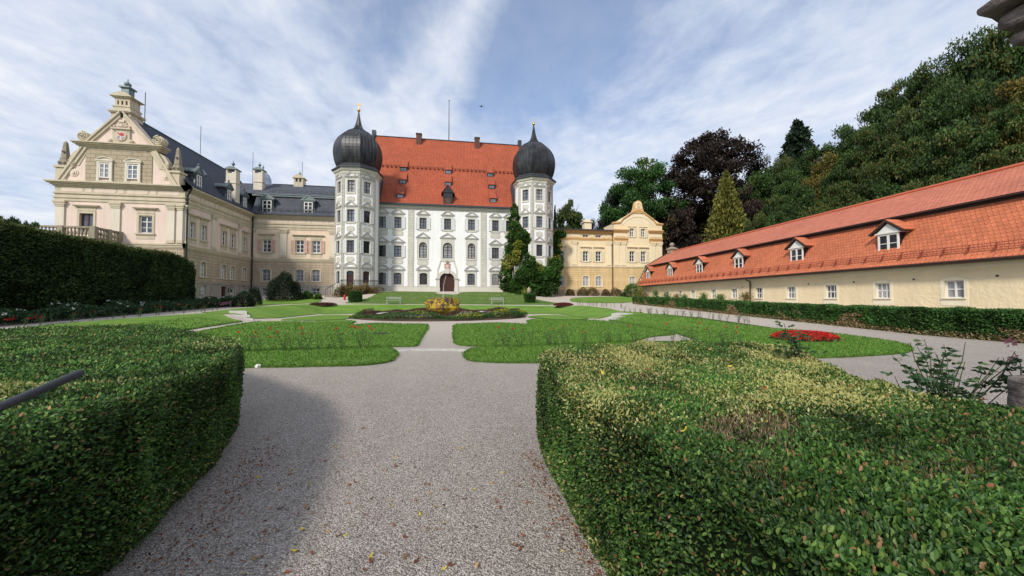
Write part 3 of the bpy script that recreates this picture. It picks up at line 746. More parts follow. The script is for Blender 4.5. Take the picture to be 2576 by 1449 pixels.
# ================================================================== BUILDINGS
class Fac:
    """a facade plane: origin p0 (x,y), direction u, outward normal n"""
    def __init__(s, p0, u, n): s.p = p0; s.u = u; s.n = n
    def pt(s, u, z, d=0.0): return (s.p[0]+s.u[0]*u+s.n[0]*d, s.p[1]+s.u[1]*u+s.n[1]*d, z)
    def box(s, mb, u0, u1, z0, z1, d0, d1, mi=0):
        mb.add([s.pt(u, z, d) for z in (z0, z1) for d in (d0, d1) for u in (u0, u1)],
               [(0, 2, 3, 1), (4, 5, 7, 6), (0, 1, 5, 4), (2, 6, 7, 3), (0, 4, 6, 2), (1, 3, 7, 5)], mi)
    def poly(s, mb, pts, d0, d1, mi=0):
        a = [s.pt(u, z, d0) for u, z in pts]; k = d1-d0
        mb.prism(a, (s.n[0]*k, s.n[1]*k, 0), mi)
    def wall(s, mb, u0, u1, z0, z1, holes=(), depth=.28, mi=0):
        hs = [h for h in holes if h[0] > u0-1e-6 and h[1] < u1+1e-6 and h[3] > z0 and h[2] < z1]
        us = sorted({u0, u1, *[h[0] for h in hs], *[h[1] for h in hs]}); zs = sorted({z0, z1, *[max(z0, h[2]) for h in hs], *[min(z1, h[3]) for h in hs]})
        for a, b in zip(us, us[1:]):
            for c, e in zip(zs, zs[1:]):
                um = (a+b)/2; zm = (c+e)/2
                if any(h[0] < um < h[1] and h[2] < zm < h[3] for h in hs): continue
                mb.quad(s.pt(a, c), s.pt(b, c), s.pt(b, e), s.pt(a, e), mi)
        for h in hs:
            a, b, c, e = h[:4]; c = max(c, z0); e = min(e, z1)
            for q in (((a, c), (a, e)), ((b, c), (b, e)), ((a, e), (b, e)), ((a, c), (b, c))):
                (p, r), (p2, r2) = q; mb.quad(s.pt(p, r), s.pt(p2, r2), s.pt(p2, r2, -depth), s.pt(p, r, -depth), mi)
def arc_pts(u0, u1, z, rise, n=10):
    w = (u1-u0)/2; c = (u0+u1)/2
    if rise >= w*.99: return [(c-w*math.cos(PI*i/n), z+w*math.sin(PI*i/n)) for i in range(n+1)]
    R = (w*w+rise*rise)/(2*rise); a = math.asin(w/R)
    return [(c+R*math.sin(-a+2*a*i/n), z+rise-R+R*math.cos(-a+2*a*i/n)) for i in range(n+1)]
def arch_fill(fac, mb, u0, u1, zs, rise, ztop, d0, d1=0, mi=0):
    """fills the corners between a rectangular opening's head and an arch"""
    pts = arc_pts(u0, u1, zs, rise)
    for a, b in zip(pts, pts[1:]):
        if ztop-min(a[1], b[1]) < 1e-4: continue
        fac.poly(mb, [a, b, (b[0], ztop), (a[0], ztop)], d0, d1, mi)
def window(root, fac, u0, u1, z0, z1, frame=FRW, glass=GLASS, rows=3, cols=2, arch=0.0, fw=.09, bar=.045, surround=None, sill=None, shutters=None, depth=.24, wallm=None, midbar=.09, name='window', grille=False, transom=None, tilt=None):
    """window frame mesh (part) > pane, sill, surround, shutter (sub-parts)"""
    mb = MB(); d = -depth; zt_ = z1; q_ = random.random()
    if glass is GLASS and q_ < .45: glass = GLASSM
    elif glass is GLASSB and q_ < .3: glass = GLASSM
    elif glass is GLASSC and q_ < .3: glass = GLASSB
    fac.box(mb, u0, u0+fw, z0, z1, d, d+.07); fac.box(mb, u1-fw, u1, z0, z1, d, d+.07)
    fac.box(mb, u0+fw, u1-fw, z0, z0+fw, d, d+.07); 
    if not arch: fac.box(mb, u0+fw, u1-fw, z1-fw, z1, d, d+.07)
    c = (u0+u1)/2
    if cols == 2: fac.box(mb, c-midbar/2, c+midbar/2, z0+fw, z1-(fw if not arch else .02), d, d+.085)
    elif cols > 2:
        for i in range(1, cols):
            x = u0+(u1-u0)*i/cols; fac.box(mb, x-bar/2, x+bar/2, z0+fw, z1-fw, d, d+.05)
    zb = z1-arch if arch else z1
    zl = [z0+(zb-z0)*i/rows for i in range(1, rows)]
    if transom: zl[transom-1] = zl[transom-1]
    for i, z in enumerate(zl):
        t = bar if i != rows-2 else bar*1.6
        fac.box(mb, u0+fw, c-midbar/2, z-t/2, z+t/2, d, d+.05); fac.box(mb, c+midbar/2, u1-fw, z-t/2, z+t/2, d, d+.05)
    if arch:
        zs = z1-arch
        pts = arc_pts(u0, u1, zs, arch); inn = arc_pts(u0+fw, u1-fw, zs, arch-fw)
        for i in range(len(pts)-1): fac.poly(mb, [pts[i], pts[i+1], inn[i+1], inn[i]], d, d+.072)
        if arch > .4:
            fac.box(mb, u0+fw, u1-fw, zs-.05, zs+.03, d, d+.06)
            for a in (50, 130):
                x = math.cos(math.radians(a)); y = math.sin(math.radians(a)); r = (u1-u0)/2-fw
                fac.poly(mb, [(c-.03*y, zs+.03*x), (c+.03*y, zs-.03*x), (c+r*x+.03*y, zs+r*y-.03*x), (c+r*x-.03*y, zs+r*y+.03*x)], d, d+.05)
    w = mb.build(name, frame, root)
    mb = MB(); mb.quad(fac.pt(u0, z0, d+.02), fac.pt(u1, z0, d+.02), fac.pt(u1, z1, d+.02), fac.pt(u0, z1, d+.02))
    sub(mb, 'pane', glass, w)
    if grille:
        mb = MB()
        for i in range(1, 6): x = u0+(u1-u0)*i/6; fac.box(mb, x-.018, x+.018, z0+.02, z1-.03, -.09, -.055)
        sub(mb, 'grille', FRW if grille == 'w' else IRON, w)
    if sill:
        mb = MB(); e = sill[1]; fac.box(mb, u0-e, u1+e, z0-.14, z0, -.02, .16); fac.box(mb, u0-e+.08, u1+e-.08, z0-.24, z0-.14, -.02, .07)
        sub(mb, 'sill', sill[0], w)
    if surround: surround(fac, w, u0, u1, z0, z1)
    if shutters:
        sm_, sw, zz0, zz1 = shutters
        for a, b in (((u0-sw-.04), u0-.04), (u1+.04, u1+sw+.04)):
            mb = MB(); fac.box(mb, a, b, zz0, zz1, .05, .09)
            m_ = (zz0+zz1)/2
            fac.box(mb, a, a+.08, zz0, zz1, .092, .115); fac.box(mb, b-.08, b, zz0, zz1, .092, .115)
            for q in (zz0, m_-.04, zz1-.08): fac.box(mb, a+.08, b-.08, q, q+.08, .092, .115)
            for q in range(9):
                zq = zz0+.14+(zz1-zz0-.2)*q/9; fac.box(mb, a+.09, b-.09, zq, zq+.06, .088, .105, 1)
            sub(mb, 'shutter', [sm_, LOUV.get(sm_.name, sm_)], w)
    return w
LOUV = {SHUTW.name: simple('shutter_louvres_grey', (.56, .56, .53), .7, .2, 0, .1), SHUTP.name: simple('shutter_louvres_pink', (.45, .27, .2), .7, .2, 0, .1),
        SHUTY.name: simple('shutter_louvres_cream', (.66, .57, .40), .7, .2, 0, .1)}
def sub(mb, name, mat, parent, smooth=False):
    """child of a part: the part's mesh is stored relative to its thing's base, so children share that frame"""
    loc = ROOT.get(parent.name, (0, 0, 0))
    o = mb.build(name, mat, None, smooth)
    me = o.data; me.transform(Matrix.Translation((-loc[0], -loc[1], -loc[2])))
    o.parent = parent; ROOT[o.name] = loc
    return o
def gcornice(fac, mb, u0, u1, z0, steps, mi=0):
    z = z0
    for h, d in steps:
        fac.box(mb, u0-d, u1+d, z, z+h, -.05, d, mi); z += h
# ---------------------------------------------------------------- surrounds
def sur_beige(hood=True, m=CREAMT, w=.2, hd=1.0):
    def f(fac, win, u0, u1, z0, z1):
        mb = MB(); t = .06
        fac.box(mb, u0-w, u0, z0-.0, z1+w, -.02, t); fac.box(mb, u1, u1+w, z0-.0, z1+w, -.02, t); fac.box(mb, u0, u1, z1, z1+w, -.02, t)
        fac.box(mb, u0-w-.05, u0-w, z0, z1+w+.05, -.02, .03); fac.box(mb, u1+w, u1+w+.05, z0, z1+w+.05, -.02, .03)
        if hood:
            fac.box(mb, u0-w, u1+w, z1+w+.05, z1+w+.42, -.02, .04)
            fac.box(mb, u0-w-.1, u1+w+.1, z1+w+.42, z1+w+.5, -.02, .12)
            fac.box(mb, u0-w-.28, u1+w+.28, z1+w+.5, z1+w+.58, -.02, .24); fac.box(mb, u0-w-.34, u1+w+.34, z1+w+.58, z1+w+.65, -.02, .3)
            fac.box(mb, u0-w-.05, u1+w+.05, z0-.62, z0-.24, -.02, .035)
        sub(mb, 'surround', m, win)
    return f
def sur_arch(m, w=.17):
    def f(fac, win, u0, u1, z0, z1):
        mb = MB(); r = .16; pts = arc_pts(u0, u1, z1-r, r); o = arc_pts(u0-w, u1+w, z1-r, r+w*.9)
        for i in range(len(pts)-1): fac.poly(mb, [pts[i], pts[i+1], o[i+1], o[i]], -.02, .05)
        fac.poly(mb, [(u0-w, z0), (u0, z0), pts[0], o[0]], -.02, .05); fac.poly(mb, [(u1, z0), (u1+w, z0), o[-1], pts[-1]], -.02, .05)
        fac.box(mb, u0-w-.06, u1+w+.06, z0-.13, z0, -.02, .12)
        sub(mb, 'surround', m, win)
    return f
def pal_pediment(fac, mb, c, z, hw, tri=True):
    """open pediment: grey mouldings round a white field"""
    t = .2
    if tri:
        h = .78
        for k, (dd, e, th, mi) in enumerate(((.16, 0, .10, 1), (.11, .12, .12, 0))):
            for s in (-1, 1):
                a = (c+s*(hw-e), z+.02+e*.3); b = (c, z+h-e*1.2)
                fac.poly(mb, [a, b, (b[0], b[1]-th*1.5), (a[0]-s*th*1.6, a[1])], -.02, dd, mi)
        fac.box(mb, c-hw-.04, c+hw+.04, z-.12, z+.02, -.02, .17, 1); fac.box(mb, c-hw+.1, c+hw-.1, z-.22, z-.12, -.02, .10, 0)
    else:
        for dd, e, th, mi in ((.16, 0, .10, 1), (.11, .13, .12, 0)):
            o = arc_pts(c-hw+e, c+hw-e, z+.02, .66-e); i = arc_pts(c-hw+e+th, c+hw-e-th, z+.02, .66-e-th*1.2)
            for k in range(len(o)-1): fac.poly(mb, [o[k], o[k+1], i[k+1], i[k]], -.02, dd, mi)
        fac.box(mb, c-hw-.04, c+hw+.04, z-.12, z+.02, -.02, .17, 1); fac.box(mb, c-hw+.1, c+hw-.1, z-.22, z-.12, -.02, .10, 0)
def oct_panel(fac, mb, c, z0, z1, hw):
    k = .2
    for g_, dd, mi in ((0, .02, 1), (.05, .035, 0)):
        a = hw-g_; b0 = z0+g_; b1 = z1-g_
        fac.poly(mb, [(c-a+k, b0), (c+a-k, b0), (c+a, b0+k), (c+a, b1-k), (c+a-k, b1), (c-a+k, b1), (c-a, b1-k), (c-a, b0+k)], -.02, dd, mi)
def sur_pal(tri=True, w=.27, top=.45, ped=True):
    def f(fac, win, u0, u1, z0, z1):
        mb = MB(); c = (u0+u1)/2; hw = (u1-u0)/2+w
        e = .035
        for a, b in ((u0-w, u0), (u1, u1+w)):
            fac.box(mb, a, b, z0, z1, -.02, .04, 0)
        fac.box(mb, u0-w, u1+w, z1, z1+top*.55, -.02, .04, 0); fac.box(mb, u0-w-e, u1+w+e, z1+top*.55, z1+top*.55+e, -.02, .05, 1)
        fac.box(mb, u0-w, u1+w, z0-.26, z0, -.02, .04, 0); fac.box(mb, u0-w-e, u1+w+e, z0-.3, z0-.26, -.02, .07, 1)
        fac.box(mb, u0-w-e, u0-w, z0-.26, z1+top*.55, -.02, .05, 1); fac.box(mb, u1+w, u1+w+e, z0-.26, z1+top*.55, -.02, .05, 1)
        if ped: pal_pediment(fac, mb, c, z1+top+.18, hw+.22, tri)
        sub(mb, 'surround', [GREYT, LINEM], win)
    return f
# ================================================================== THE WHITE PALACE
PX0, PX1, PY = -14.25, 13.1, 60.0
def make_palace():
    base = zt(-.7, 58)
    root = thing('white_palace', (-.6, PY, 2.6), 'white rendered main palace with steep red tiled roof between the two onion towers', 'building')
    F = Fac((0, PY), (1, 0), (0, -1))
    gl = {}
    holes = []; wins = []
    zt0, zt1 = 12.62, 14.40; zm0, zm1 = 8.10, 9.88; zg0, zg1 = 3.76, 5.62
    outer = [-10.70, -8.35, 7.08, 9.38]; inner = [-4.5, -.65, 3.17]
    for c in outer+inner: wins.append((c-.53, c+.53, zt0, zt1, 't'))
    for c in outer: wins.append((c-.56, c+.56, zm0, zm1, 'm'))
    for c in inner: wins.append((c-(.75 if c == -.65 else .6), c+(.75 if c == -.65 else .6), 8.02, 10.52, 'a'))
    for c in outer+[-4.4, 3.13]: wins.append((c-.6, c+.6, zg0, zg1, 'g'))
    door = (-1.86, .48, 2.6, 5.70)
    holes = [w[:4] for w in wins]+[door]
    mb = MB(); F.wall(mb, PX0, PX1, 2.0, 15.75, holes, .34)
    for w in wins:
        if w[4] == 'g': arch_fill(F, mb, w[0], w[1], w[3]-.14, .14, w[3], -.34, 0)
        if w[4] == 'a': arch_fill(F, mb, w[0], w[1], w[3]-(w[1]-w[0])/2, (w[1]-w[0])/2, w[3], -.34, 0)
    arch_fill(F, mb, door[0], door[1], 4.75, .95, 5.70, -.34, 0)
    # gable ends and rear
    ZE, ZR, YR, YB = 16.5, 31.9, 71.4, 82.8
    for X in (PX0, PX1):
        mb.quad((X, PY, 2), (X, YB, 2), (X, YB, 16.2), (X, PY, 16.2)); mb.add([(X, PY, 16.2), (X, YB, 16.2), (X, YR, ZR-.15)], [(0, 1, 2)])
    mb.quad((PX0, YB, 2), (PX1, YB, 2), (PX1, YB, 16.2), (PX0, YB, 16.2))
    mb.build('wall', WHITE, root)
    # plinth, quoin strips, cornice
    mb = MB()
    F.box(mb, PX0+2, door[0]-.5, 2.0, 3.45, -.02, .07); F.box(mb, door[1]+.5, PX1-2.6, 2.0, 3.45, -.02, .07)
    F.box(mb, PX0+2, door[0]-.5, 3.45, 3.5, -.02, .09, 1); F.box(mb, door[1]+.5, PX1-2.6, 3.45, 3.5, -.02, .09, 1)
    mb.build('plinth', [GREYT, LINEM], root)
    for a, b in ((-6.77, -5.92), (4.70, 5.57)):
        mb = MB(); F.box(mb, a, b, 3.5, 15.68, -.02, .06); F.box(mb, a-.05, a, 3.5, 15.68, -.02, .03, 1); F.box(mb, b, b+.05, 3.5, 15.68, -.02, .03, 1)
        mb.build('quoin_strip', [GREYQ, LINEM], root)
    mb = MB(); F.box(mb, PX0+2.5, PX1-2.4, 15.7, 15.86, -.05, .12, 1); F.box(mb, PX0+2.5, PX1-2.4, 15.86, 16.12, -.05, .22); F.box(mb, PX0+2.5, PX1-2.4, 16.12, 16.24, -.05, .36)
    mb.build('cornice', [GREYT, LINEM], root)
    mb = MB(); F.box(mb, PX0+2.6, PX1-2.5, 16.24, 16.52, .02, .62); mb.build('gutter', LEAD, root)
    # roof
    mb = MB(); fy = PY-.45; n = 14
    def rp(t): 
        y = fy+(YR-fy)*t; return y, 16.5+(ZR-16.5)*t-.18*math.sin(PI*min(1, t*4))*(t < .25)
    for i in range(n):
        a, b = rp(i/n), rp((i+1)/n); mb.quad((PX0-.1, a[0], a[1]), (PX1+.1, a[0], a[1]), (PX1+.1, b[0], b[1]), (PX0-.1, b[0], b[1]))
    mb.quad((PX0-.1, YR, ZR), (PX1+.1, YR, ZR), (PX1+.1, YB+.5, 16.2), (PX0-.1, YB+.5, 16.2))
    roof = mb.build('roof', REDTILE, root)
    mb = MB(); mb.tube([(PX0, YR, ZR+.02), (PX1, YR, ZR+.02)], .14, 8); sub(mb, 'ridge_cap', LEAD, roof)
    for X in (PX0-.12, PX1+.12):
        mb = MB(); mb.prism([(X-.2, YR-2.0, ZR-2.6), (X+.2, YR-2.0, ZR-2.6), (X+.2, YR+.1, ZR+.35), (X-.2, YR+.1, ZR+.35)], (0, 0, .5))
        mb.box(X-.35, X+.35, YR-.3, YR+.4, ZR-.4, ZR+1.0); mb.prism([(X-.2, fy, 16.4), (X+.2, fy, 16.4), (X+.2, YR-2, ZR-2.7), (X-.2, YR-2, ZR-2.7)], (0, 0, .5))
        sub(mb, 'verge_coping', LEAD, roof)
    # snow guard
    mb = MB(); ts = .50
    y, z = rp(ts); mb.box(PX0+.6, PX1-.3, y-.14, y-.08, z+.22, z+.30)
    x = PX0+1
    while x < PX1-.5: mb.box(x, x+.22, y-.30, y+.1, z-.1, z+.16); x += .72
    sub(mb, 'snow_guard', simple('dark_guard', (.17, .035, .02)), roof)
    # dark cheeks beside the towers
    for X0, X1 in ((-11.75, -11.05), (9.95, 10.45)):
        mb = MB(); mb.prism([(X0, PY-.5, 16.3), (X1, PY-.5, 16.3), (X1-.0, PY+2.6, 20.6), (X0, PY+2.6, 20.6)], (0, -.5, .55)); sub(mb, 'cheek', LEAD, roof)
    # shed dormers
    for px, py in ((1015.6, 427), (1013, 458), (1007, 494), (1127.5, 434), (1127, 464), (1233, 441), (1236.6, 471), (1239.6, 505)):
        lo, hi = 0, 1
        for _ in range(30):
            t = (lo+hi)/2; y, z = rp(t); p = atY(px, py, y)
            if p[2] > z: lo = t
            else: hi = t
        y, z = rp(t); c = atY(px, py, y)[0]
        mb = MB(); yf = y-.30; w = .56
        mb.box(c-w, c+w, yf+.02, yf+.9, z-.42, z+.30, 0)
        mb.prism([(c-w-.07, yf-.1, z+.32), (c+w+.07, yf-.1, z+.32), (c+w+.07, yf+1.7, z+2.0), (c-w-.07, yf+1.7, z+2.0)], (0, 0, .09), 1)
        d = mb.build('dormer', [IRON, REDTILE], root)
        mb = MB(); mb.box(c-w+.13, c+w-.13, yf-.02, yf+.01, z-.30, z+.18); sub(mb, 'pane', GLASSB, d)
        mb = MB(); mb.box(c-.02, c+.02, yf-.045, yf-.022, z-.30, z+.18); sub(mb, 'glazing_bar', FRD, d)
    # gabled hoist dormer
    c = -.62; z0 = 16.62; yf = PY-.25; mb = MB()
    mb.box(c-.72, c+.72, yf, yf+2.4, z0, z0+1.95)
    mb.prism([(c-.85, yf-.1, z0+1.95), (c+.85, yf-.1, z0+1.95), (c, yf-.1, z0+3.15)], (0, 2.9, 0))
    d = mb.build('hoist_dormer', IRON, root)
    mb = MB(); mb.prism([(c-1.0, yf-.2, z0+1.8), (c, yf-.2, z0+3.2), (c, yf-.2, z0+3.34), (c-1.12, yf-.2, z0+1.84)], (0, 2.8, 0)); mb.prism([(c+1.0, yf-.2, z0+1.8), (c, yf-.2, z0+3.2), (c, yf-.2, z0+3.34), (c+1.12, yf-.2, z0+1.84)], (0, 2.8, 0))
    sub(mb, 'dormer_roof', REDTILE, d)
    mb = MB(); mb.box(c-.42, c+.42, yf-.04, yf-.005, z0+.05, z0+1.05); sub(mb, 'hatch', BROWNW, d)
    mb = MB(); mb.box(c-.36, c+.36, yf-.04, yf-.005, z0+1.1, z0+1.8); sub(mb, 'pane', GLASS, d)
    # chimneys
    for x, w in ((-6.15, .48), (4.75, .45)):
        yy = 70.6; mb = MB(); mb.box(x-w, x+w, yy-.45, yy+.5, 29.6, 32.3); ch = mb.build('chimney', BRICKC, root)
        mb = MB(); mb.box(x-w-.08, x+w+.08, yy-.53, yy+.58, 32.302, 32.48); sub(mb, 'chimney_cap', LEAD, ch)
    mb = MB(); mb.tube([(-.62, YR, ZR), (-.62, YR, 39.8)], [.09, .05], 8); mb.ball((-.62, YR, 39.8), .12, 8, 6); mb.build('flagpole', GUTTER, root)
    # windows
    k = 0
    for u0, u1, z0, z1, t in wins:
        if t == 't': window(root, F, u0, u1, z0, z1, FRD, GLASSB, 3, 2, surround=sur_pal(True), shutters=(SHUTW, .56, z0-.05, z1+.12), bar=.05)
        elif t == 'm': window(root, F, u0, u1, z0, z1, FRD, (GLASS, GLASSC, GLASS, GLASS)[k % 4], 3, 2, surround=sur_pal(True), shutters=(SHUTW, .56, z0-.05, z1+.02), bar=.06); k += 1
        elif t == 'a':
            window(root, F, u0, u1, z0, z1, FRD, GLASSC, 4, 2, arch=(u1-u0)/2-.002, surround=sur_pal_arch, bar=.05, fw=.11)
        else: window(root, F, u0, u1, z0, z1, FRD, GLASS if k % 3 else GLASSB, 3, 2, arch=.14, surround=sur_pal(False, top=.38), bar=.05, grille='w' if u0 > 4 else False); k += 1
    for a in [(c, 11.42, 12.22, .82) for c in outer]+[(c, 6.95, 7.68, .82) for c in outer]+[(c, 6.85, 7.62, .85) for c in (-4.5, 3.17)]:
        mb = MB(); oct_panel(F, mb, *a); mb.build('wall_panel', [GREYT, LINEM], root)
    # portal
    dm = (door[0]+door[1])/2
    mb = MB(); o = arc_pts(door[0]-.55, door[1]+.55, 4.75, 1.4); i = arc_pts(door[0], door[1], 4.75, .95)
    for q in range(len(o)-1): F.poly(mb, [o[q], o[q+1], i[q+1], i[q]], -.02, .16)
    for a, b in ((door[0]-.55, door[0]), (door[1], door[1]+.55)):
        F.box(mb, a, b, 2.6, 4.62, -.02, .16); F.box(mb, a-.14, b+.06 if a < dm else b+.14, 4.62, 4.76, -.02, .26, 1); F.box(mb, a-.05, b+.05, 2.6, 3.3, -.02, .2)
    F.poly(mb, [(dm-.3, 5.55), (dm+.3, 5.55), (dm+.42, 6.35), (dm-.42, 6.35)], -.02, .24)
    # shouldered field above the arch
    L = [(door[0]-.4, 5.3), (door[0]-.4, 6.25), (door[0]-.22, 6.75), (dm-1.25, 7.2), (dm-1.15, 7.72), (dm+1.15, 7.72), (dm+1.25, 7.2), (door[1]+.22, 6.75), (door[1]+.4, 6.25), (door[1]+.4, 5.3)]
    def inset(p, k): return (dm+(p[0]-dm)*k, 5.3+(p[1]-5.3)*k)
    I = [inset(p, .9) for p in L]
    for q in range(len(L)-1): F.poly(mb, [L[q], L[q+1], I[q+1], I[q]], -.02, .09, 0)
    mb.build('portal', [GREYT, LINEM], root)
    mb = MB(); F.box(mb, door[0], door[1], 2.62, 5.70, -.33, -.27); F.box(mb, dm-.03, dm+.03, 2.7, 5.6, -.27, -.24)
    for a in (door[0]+.12, dm+.12):
        for zz in (2.8, 3.8): F.box(mb, a, a+.93, zz, zz+.8, -.27, -.245)
    dr = mb.build('door', WOODD, root)
    mb = MB(); mb.ball(F.pt(dm+.12, 3.75, -.2), .05, 8, 6); sub(mb, 'handle', GOLD, dr)
    mb = MB(); 
    for q in range(3): F.box(mb, door[0]-.1*q, door[1]+.1*q, 2.62-.1*q-.16, 2.62-.1*q, -.3, .35*(q+1))
    mb.build('doorstep', BRICKR, root)
    # arms over the door
    c = dm; zc = 6.72; mb = MB()
    sh = [(c-.5, zc+.42), (c-.3, zc+.36), (c, zc+.44), (c+.3, zc+.36), (c+.5, zc+.42), (c+.42, zc+.1), (c+.46, zc-.2), (c+.22, zc-.5), (c, zc-.62), (c-.22, zc-.5), (c-.46, zc-.2), (c-.42, zc+.1)]
    F.poly(mb, sh, .02, .14); a = mb.build('coat_of_arms', SHIELD, root)
    mb = MB(); F.poly(mb, [(c-.24, zc+.22), (c+.24, zc+.22), (c+.2, zc-.2), (c, zc-.34), (c-.2, zc-.2)], .14, .17)
    F.box(mb, c-.34, c-.28, zc-.2, zc+.2, .14, .165); F.box(mb, c+.28, c+.34, zc-.2, zc+.2, .14, .165); sub(mb, 'shield_field', SHIELDW, a)
    mb = MB(); F.poly(mb, [(c-.22, zc+.5), (c+.22, zc+.5), (c+.3, zc+.78), (c+.1, zc+.66), (c, zc+.86), (c-.1, zc+.66), (c-.3, zc+.78)], .02, .15); mb.ball(F.pt(c, zc+.9, .1), .07, 8, 6); sub(mb, 'crown', STONE, a)
    # cellar opening
    mb = MB(); F.box(mb, 9.0, 10.2, 2.5, 3.1, .07, .1); mb.build('cellar_hatch', BROWNW, root)
def sur_pal_arch(fac, win, u0, u1, z0, z1):
    mb = MB(); w = .26; r = (u1-u0)/2; c = (u0+u1)/2; zs = z1-r; ztop = z1+.55
    pts = arc_pts(u0, u1, zs, r)
    for a, b in zip(pts, pts[1:]): fac.poly(mb, [a, b, (b[0], ztop), (a[0], ztop)], -.02, .035)
    fac.box(mb, u0-w, u0, z0-.26, ztop, -.02, .035); fac.box(mb, u1, u1+w, z0-.26, ztop, -.02, .035); fac.box(mb, u0, u1, z0-.26, z0, -.02, .035)
    e = .035
    fac.box(mb, u0-w-e, u0-w, z0-.3, ztop+e, -.02, .045, 1); fac.box(mb, u1+w, u1+w+e, z0-.3, ztop+e, -.02, .045, 1); fac.box(mb, u0-w, u1+w, z0-.31, z0-.26, -.02, .07, 1)
    pal_pediment(fac, mb, c, ztop+.28, r+w+.2, True)
    sub(mb, 'surround', [GREYT, LINEM], win)
make_palace()
# ================================================================== ONION TOWERS
def make_tower(cx, cy, R, ang, label, ball_vane, open_faces, doorface=None):
    zb = 2.0; zt0 = 19.7
    root = thing('onion_tower', (cx, cy, 2.3), label, 'tower', 'onion domed towers')
    ca = math.radians(ang); cor = [(cx+R*math.sin(ca+math.radians(22.5+45*k)), cy-R*math.cos(ca+math.radians(22.5+45*k))) for k in range(8)]
    s = 2*R*math.sin(PI/8); ap = R*math.cos(PI/8)
    rows = [(3.72, 5.5, 'g'), (8.1, 9.85, 'm'), (12.5, 14.25, 'm'), (16.75, 18.45, 't')]
    wallmb = MB(); qmb = MB(); pmb = MB()
    facs = []
    for k in range(8):
        a = ca+math.radians(45*k)
        n = (math.sin(a), -math.cos(a)); u = (math.cos(a), math.sin(a))
        facs.append(Fac((cx+n[0]*ap, cy+n[1]*ap), u, n))
    for k, f in enumerate(facs):
        vis = k in open_faces
        hs = []
        if vis:
            for i, (z0, z1, t) in enumerate(rows):
                if k == doorface and i == 0: hs.append((-.53, .53, 3.1, 5.5))
                else: hs.append((-.5, .5, z0, z1))
        f.wall(wallmb, -s/2, s/2, zb, zt0, hs, .3)
        if vis:
            arch_fill(f, wallmb, hs[0][0], hs[0][1], hs[0][3]-.14, .14, hs[0][3], -.3, 0)
            for i, h in enumerate(hs):
                if k == doorface and i == 0:
                    mb = MB(); f.box(mb, -.5, .5, 3.1, 4.9, -.26, -.2)
                    for q in (3.2, 4.05): f.box(mb, -.4, -.05, q, q+.7, -.2, -.18); f.box(mb, .05, .4, q, q+.7, -.2, -.18)
                    d = mb.build('door', WOODD, root); mb = MB(); f.box(mb, -.5, .5, 4.92, 5.48, -.24, -.21); sub(mb, 'fanlight', GLASS, d)
                    mb = MB(); mb.ball(f.pt(.4, 4.0, -.15), .04, 8, 6); sub(mb, 'handle', GOLD, d)
                    mb = MB(); sur_pal(False, w=.24, top=.38)(f, d, -.5, .5, 3.4, 5.5); continue
                shut = (SHUTW, .44, h[2]-.05, h[3]+.02) if (i in (1, 2) and (k != open_faces[0] or i == 1)) else None
                gm = GLASSB if i >= 2 and k != doorface+1 else GLASS
                if i == 3: gm = GLASSC
                window(root, f, h[0], h[1], h[2], h[3], FRD, gm, 3, 2, arch=.14 if i == 0 else 0, surround=sur_pal(i > 0, w=.13, top=.40), shutters=shut, bar=.05, fw=.07)
            for z0, z1 in ((6.75, 7.5), (11.1, 11.85), (15.35, 16.1)): pmb = MB(); oct_panel(f, pmb, 0, z0, z1, .56); pmb.build('wall_panel', [GREYT, LINEM], root)
        q = .27
        f.box(qmb, -s/2-.02, -s/2+q, zb, zt0, .0, .05); f.box(qmb, s/2-q, s/2+.02, zb, zt0, .0, .05)
        f.box(qmb, -s/2+q, -s/2+q+.04, 3.2, zt0, .0, .03, 1); f.box(qmb, s/2-q-.04, s/2-q, 3.2, zt0, .0, .03, 1)
        f.box(qmb, -s/2+q, s/2-q, zb, 3.3, .0, .055)
    wallmb.build('wall', WHITE, root)
    d_ = (math.cos(ca+.4), math.sin(ca+.4))
    qm = rustic('tower_quoin_render', (.50, .49, .43), d_, .8, .52, .035, .62)
    qmb.build('quoins', [qm, LINEM], root)
    # cornice: octagonal rings
    rot = ca+math.radians(22.5)-PI/2
    mb = MB(); mb.lathe((cx, cy, 0), [(R+.04, 19.35), (R+.12, 19.5), (R+.14, 19.75), (R+.3, 19.85), (R+.42, 20.1), (R+.46, 20.28)], 8, rot); mb.build('cornice', GREYT, root)
    mb = MB(); mb.lathe((cx, cy, 0), [(R+.44, 20.15), (R+.62, 20.2), (R+.62, 20.36), (R+.1, 20.75), (R-.1, 21.0)], 8, rot); mb.build('roof_skirt', LEAD, root)
    # onion
    prof = [(2.85, 20.75), (3.15, 21.4), (3.36, 22.3), (3.44, 23.2), (3.36, 24.0), (3.12, 24.75), (2.72, 25.4), (2.2, 25.95), (1.6, 26.38), (1.02, 26.72), (.68, 27.1), (.46, 27.6), (.32, 28.15), (.2, 28.75), (.11, 29.3), (.06, 29.7)]
    # refine with interpolation
    pr = []
    for (a, b), (c, d) in zip(prof, prof[1:]): pr += [(a, b), ((a+c)/2+(.02 if b < 26.3 else -.01), (b+d)/2)]
    pr.append(prof[-1])
    mb = MB(); mb.lathe((cx, cy, 0), pr, 8, rot)
    for k in range(8):
        a0 = rot+2*PI*k/8; a1 = rot+2*PI*(k+1)/8
        for t in (0, .2, .4, .6, .8):
            pts = []
            for r, z in pr[:22 if t else len(pr)]:
                x = r*(math.cos(a0)*(1-t)+math.cos(a1)*t); y = r*(math.sin(a0)*(1-t)+math.sin(a1)*t)
                l = 1.0; pts.append((cx+x*l, cy+y*l, z))
            mb.tube(pts, .035, 4)
    mb.lathe((cx, cy, 0), [(1.06, 26.62), (1.16, 26.7), (1.04, 26.82)], 8, rot)
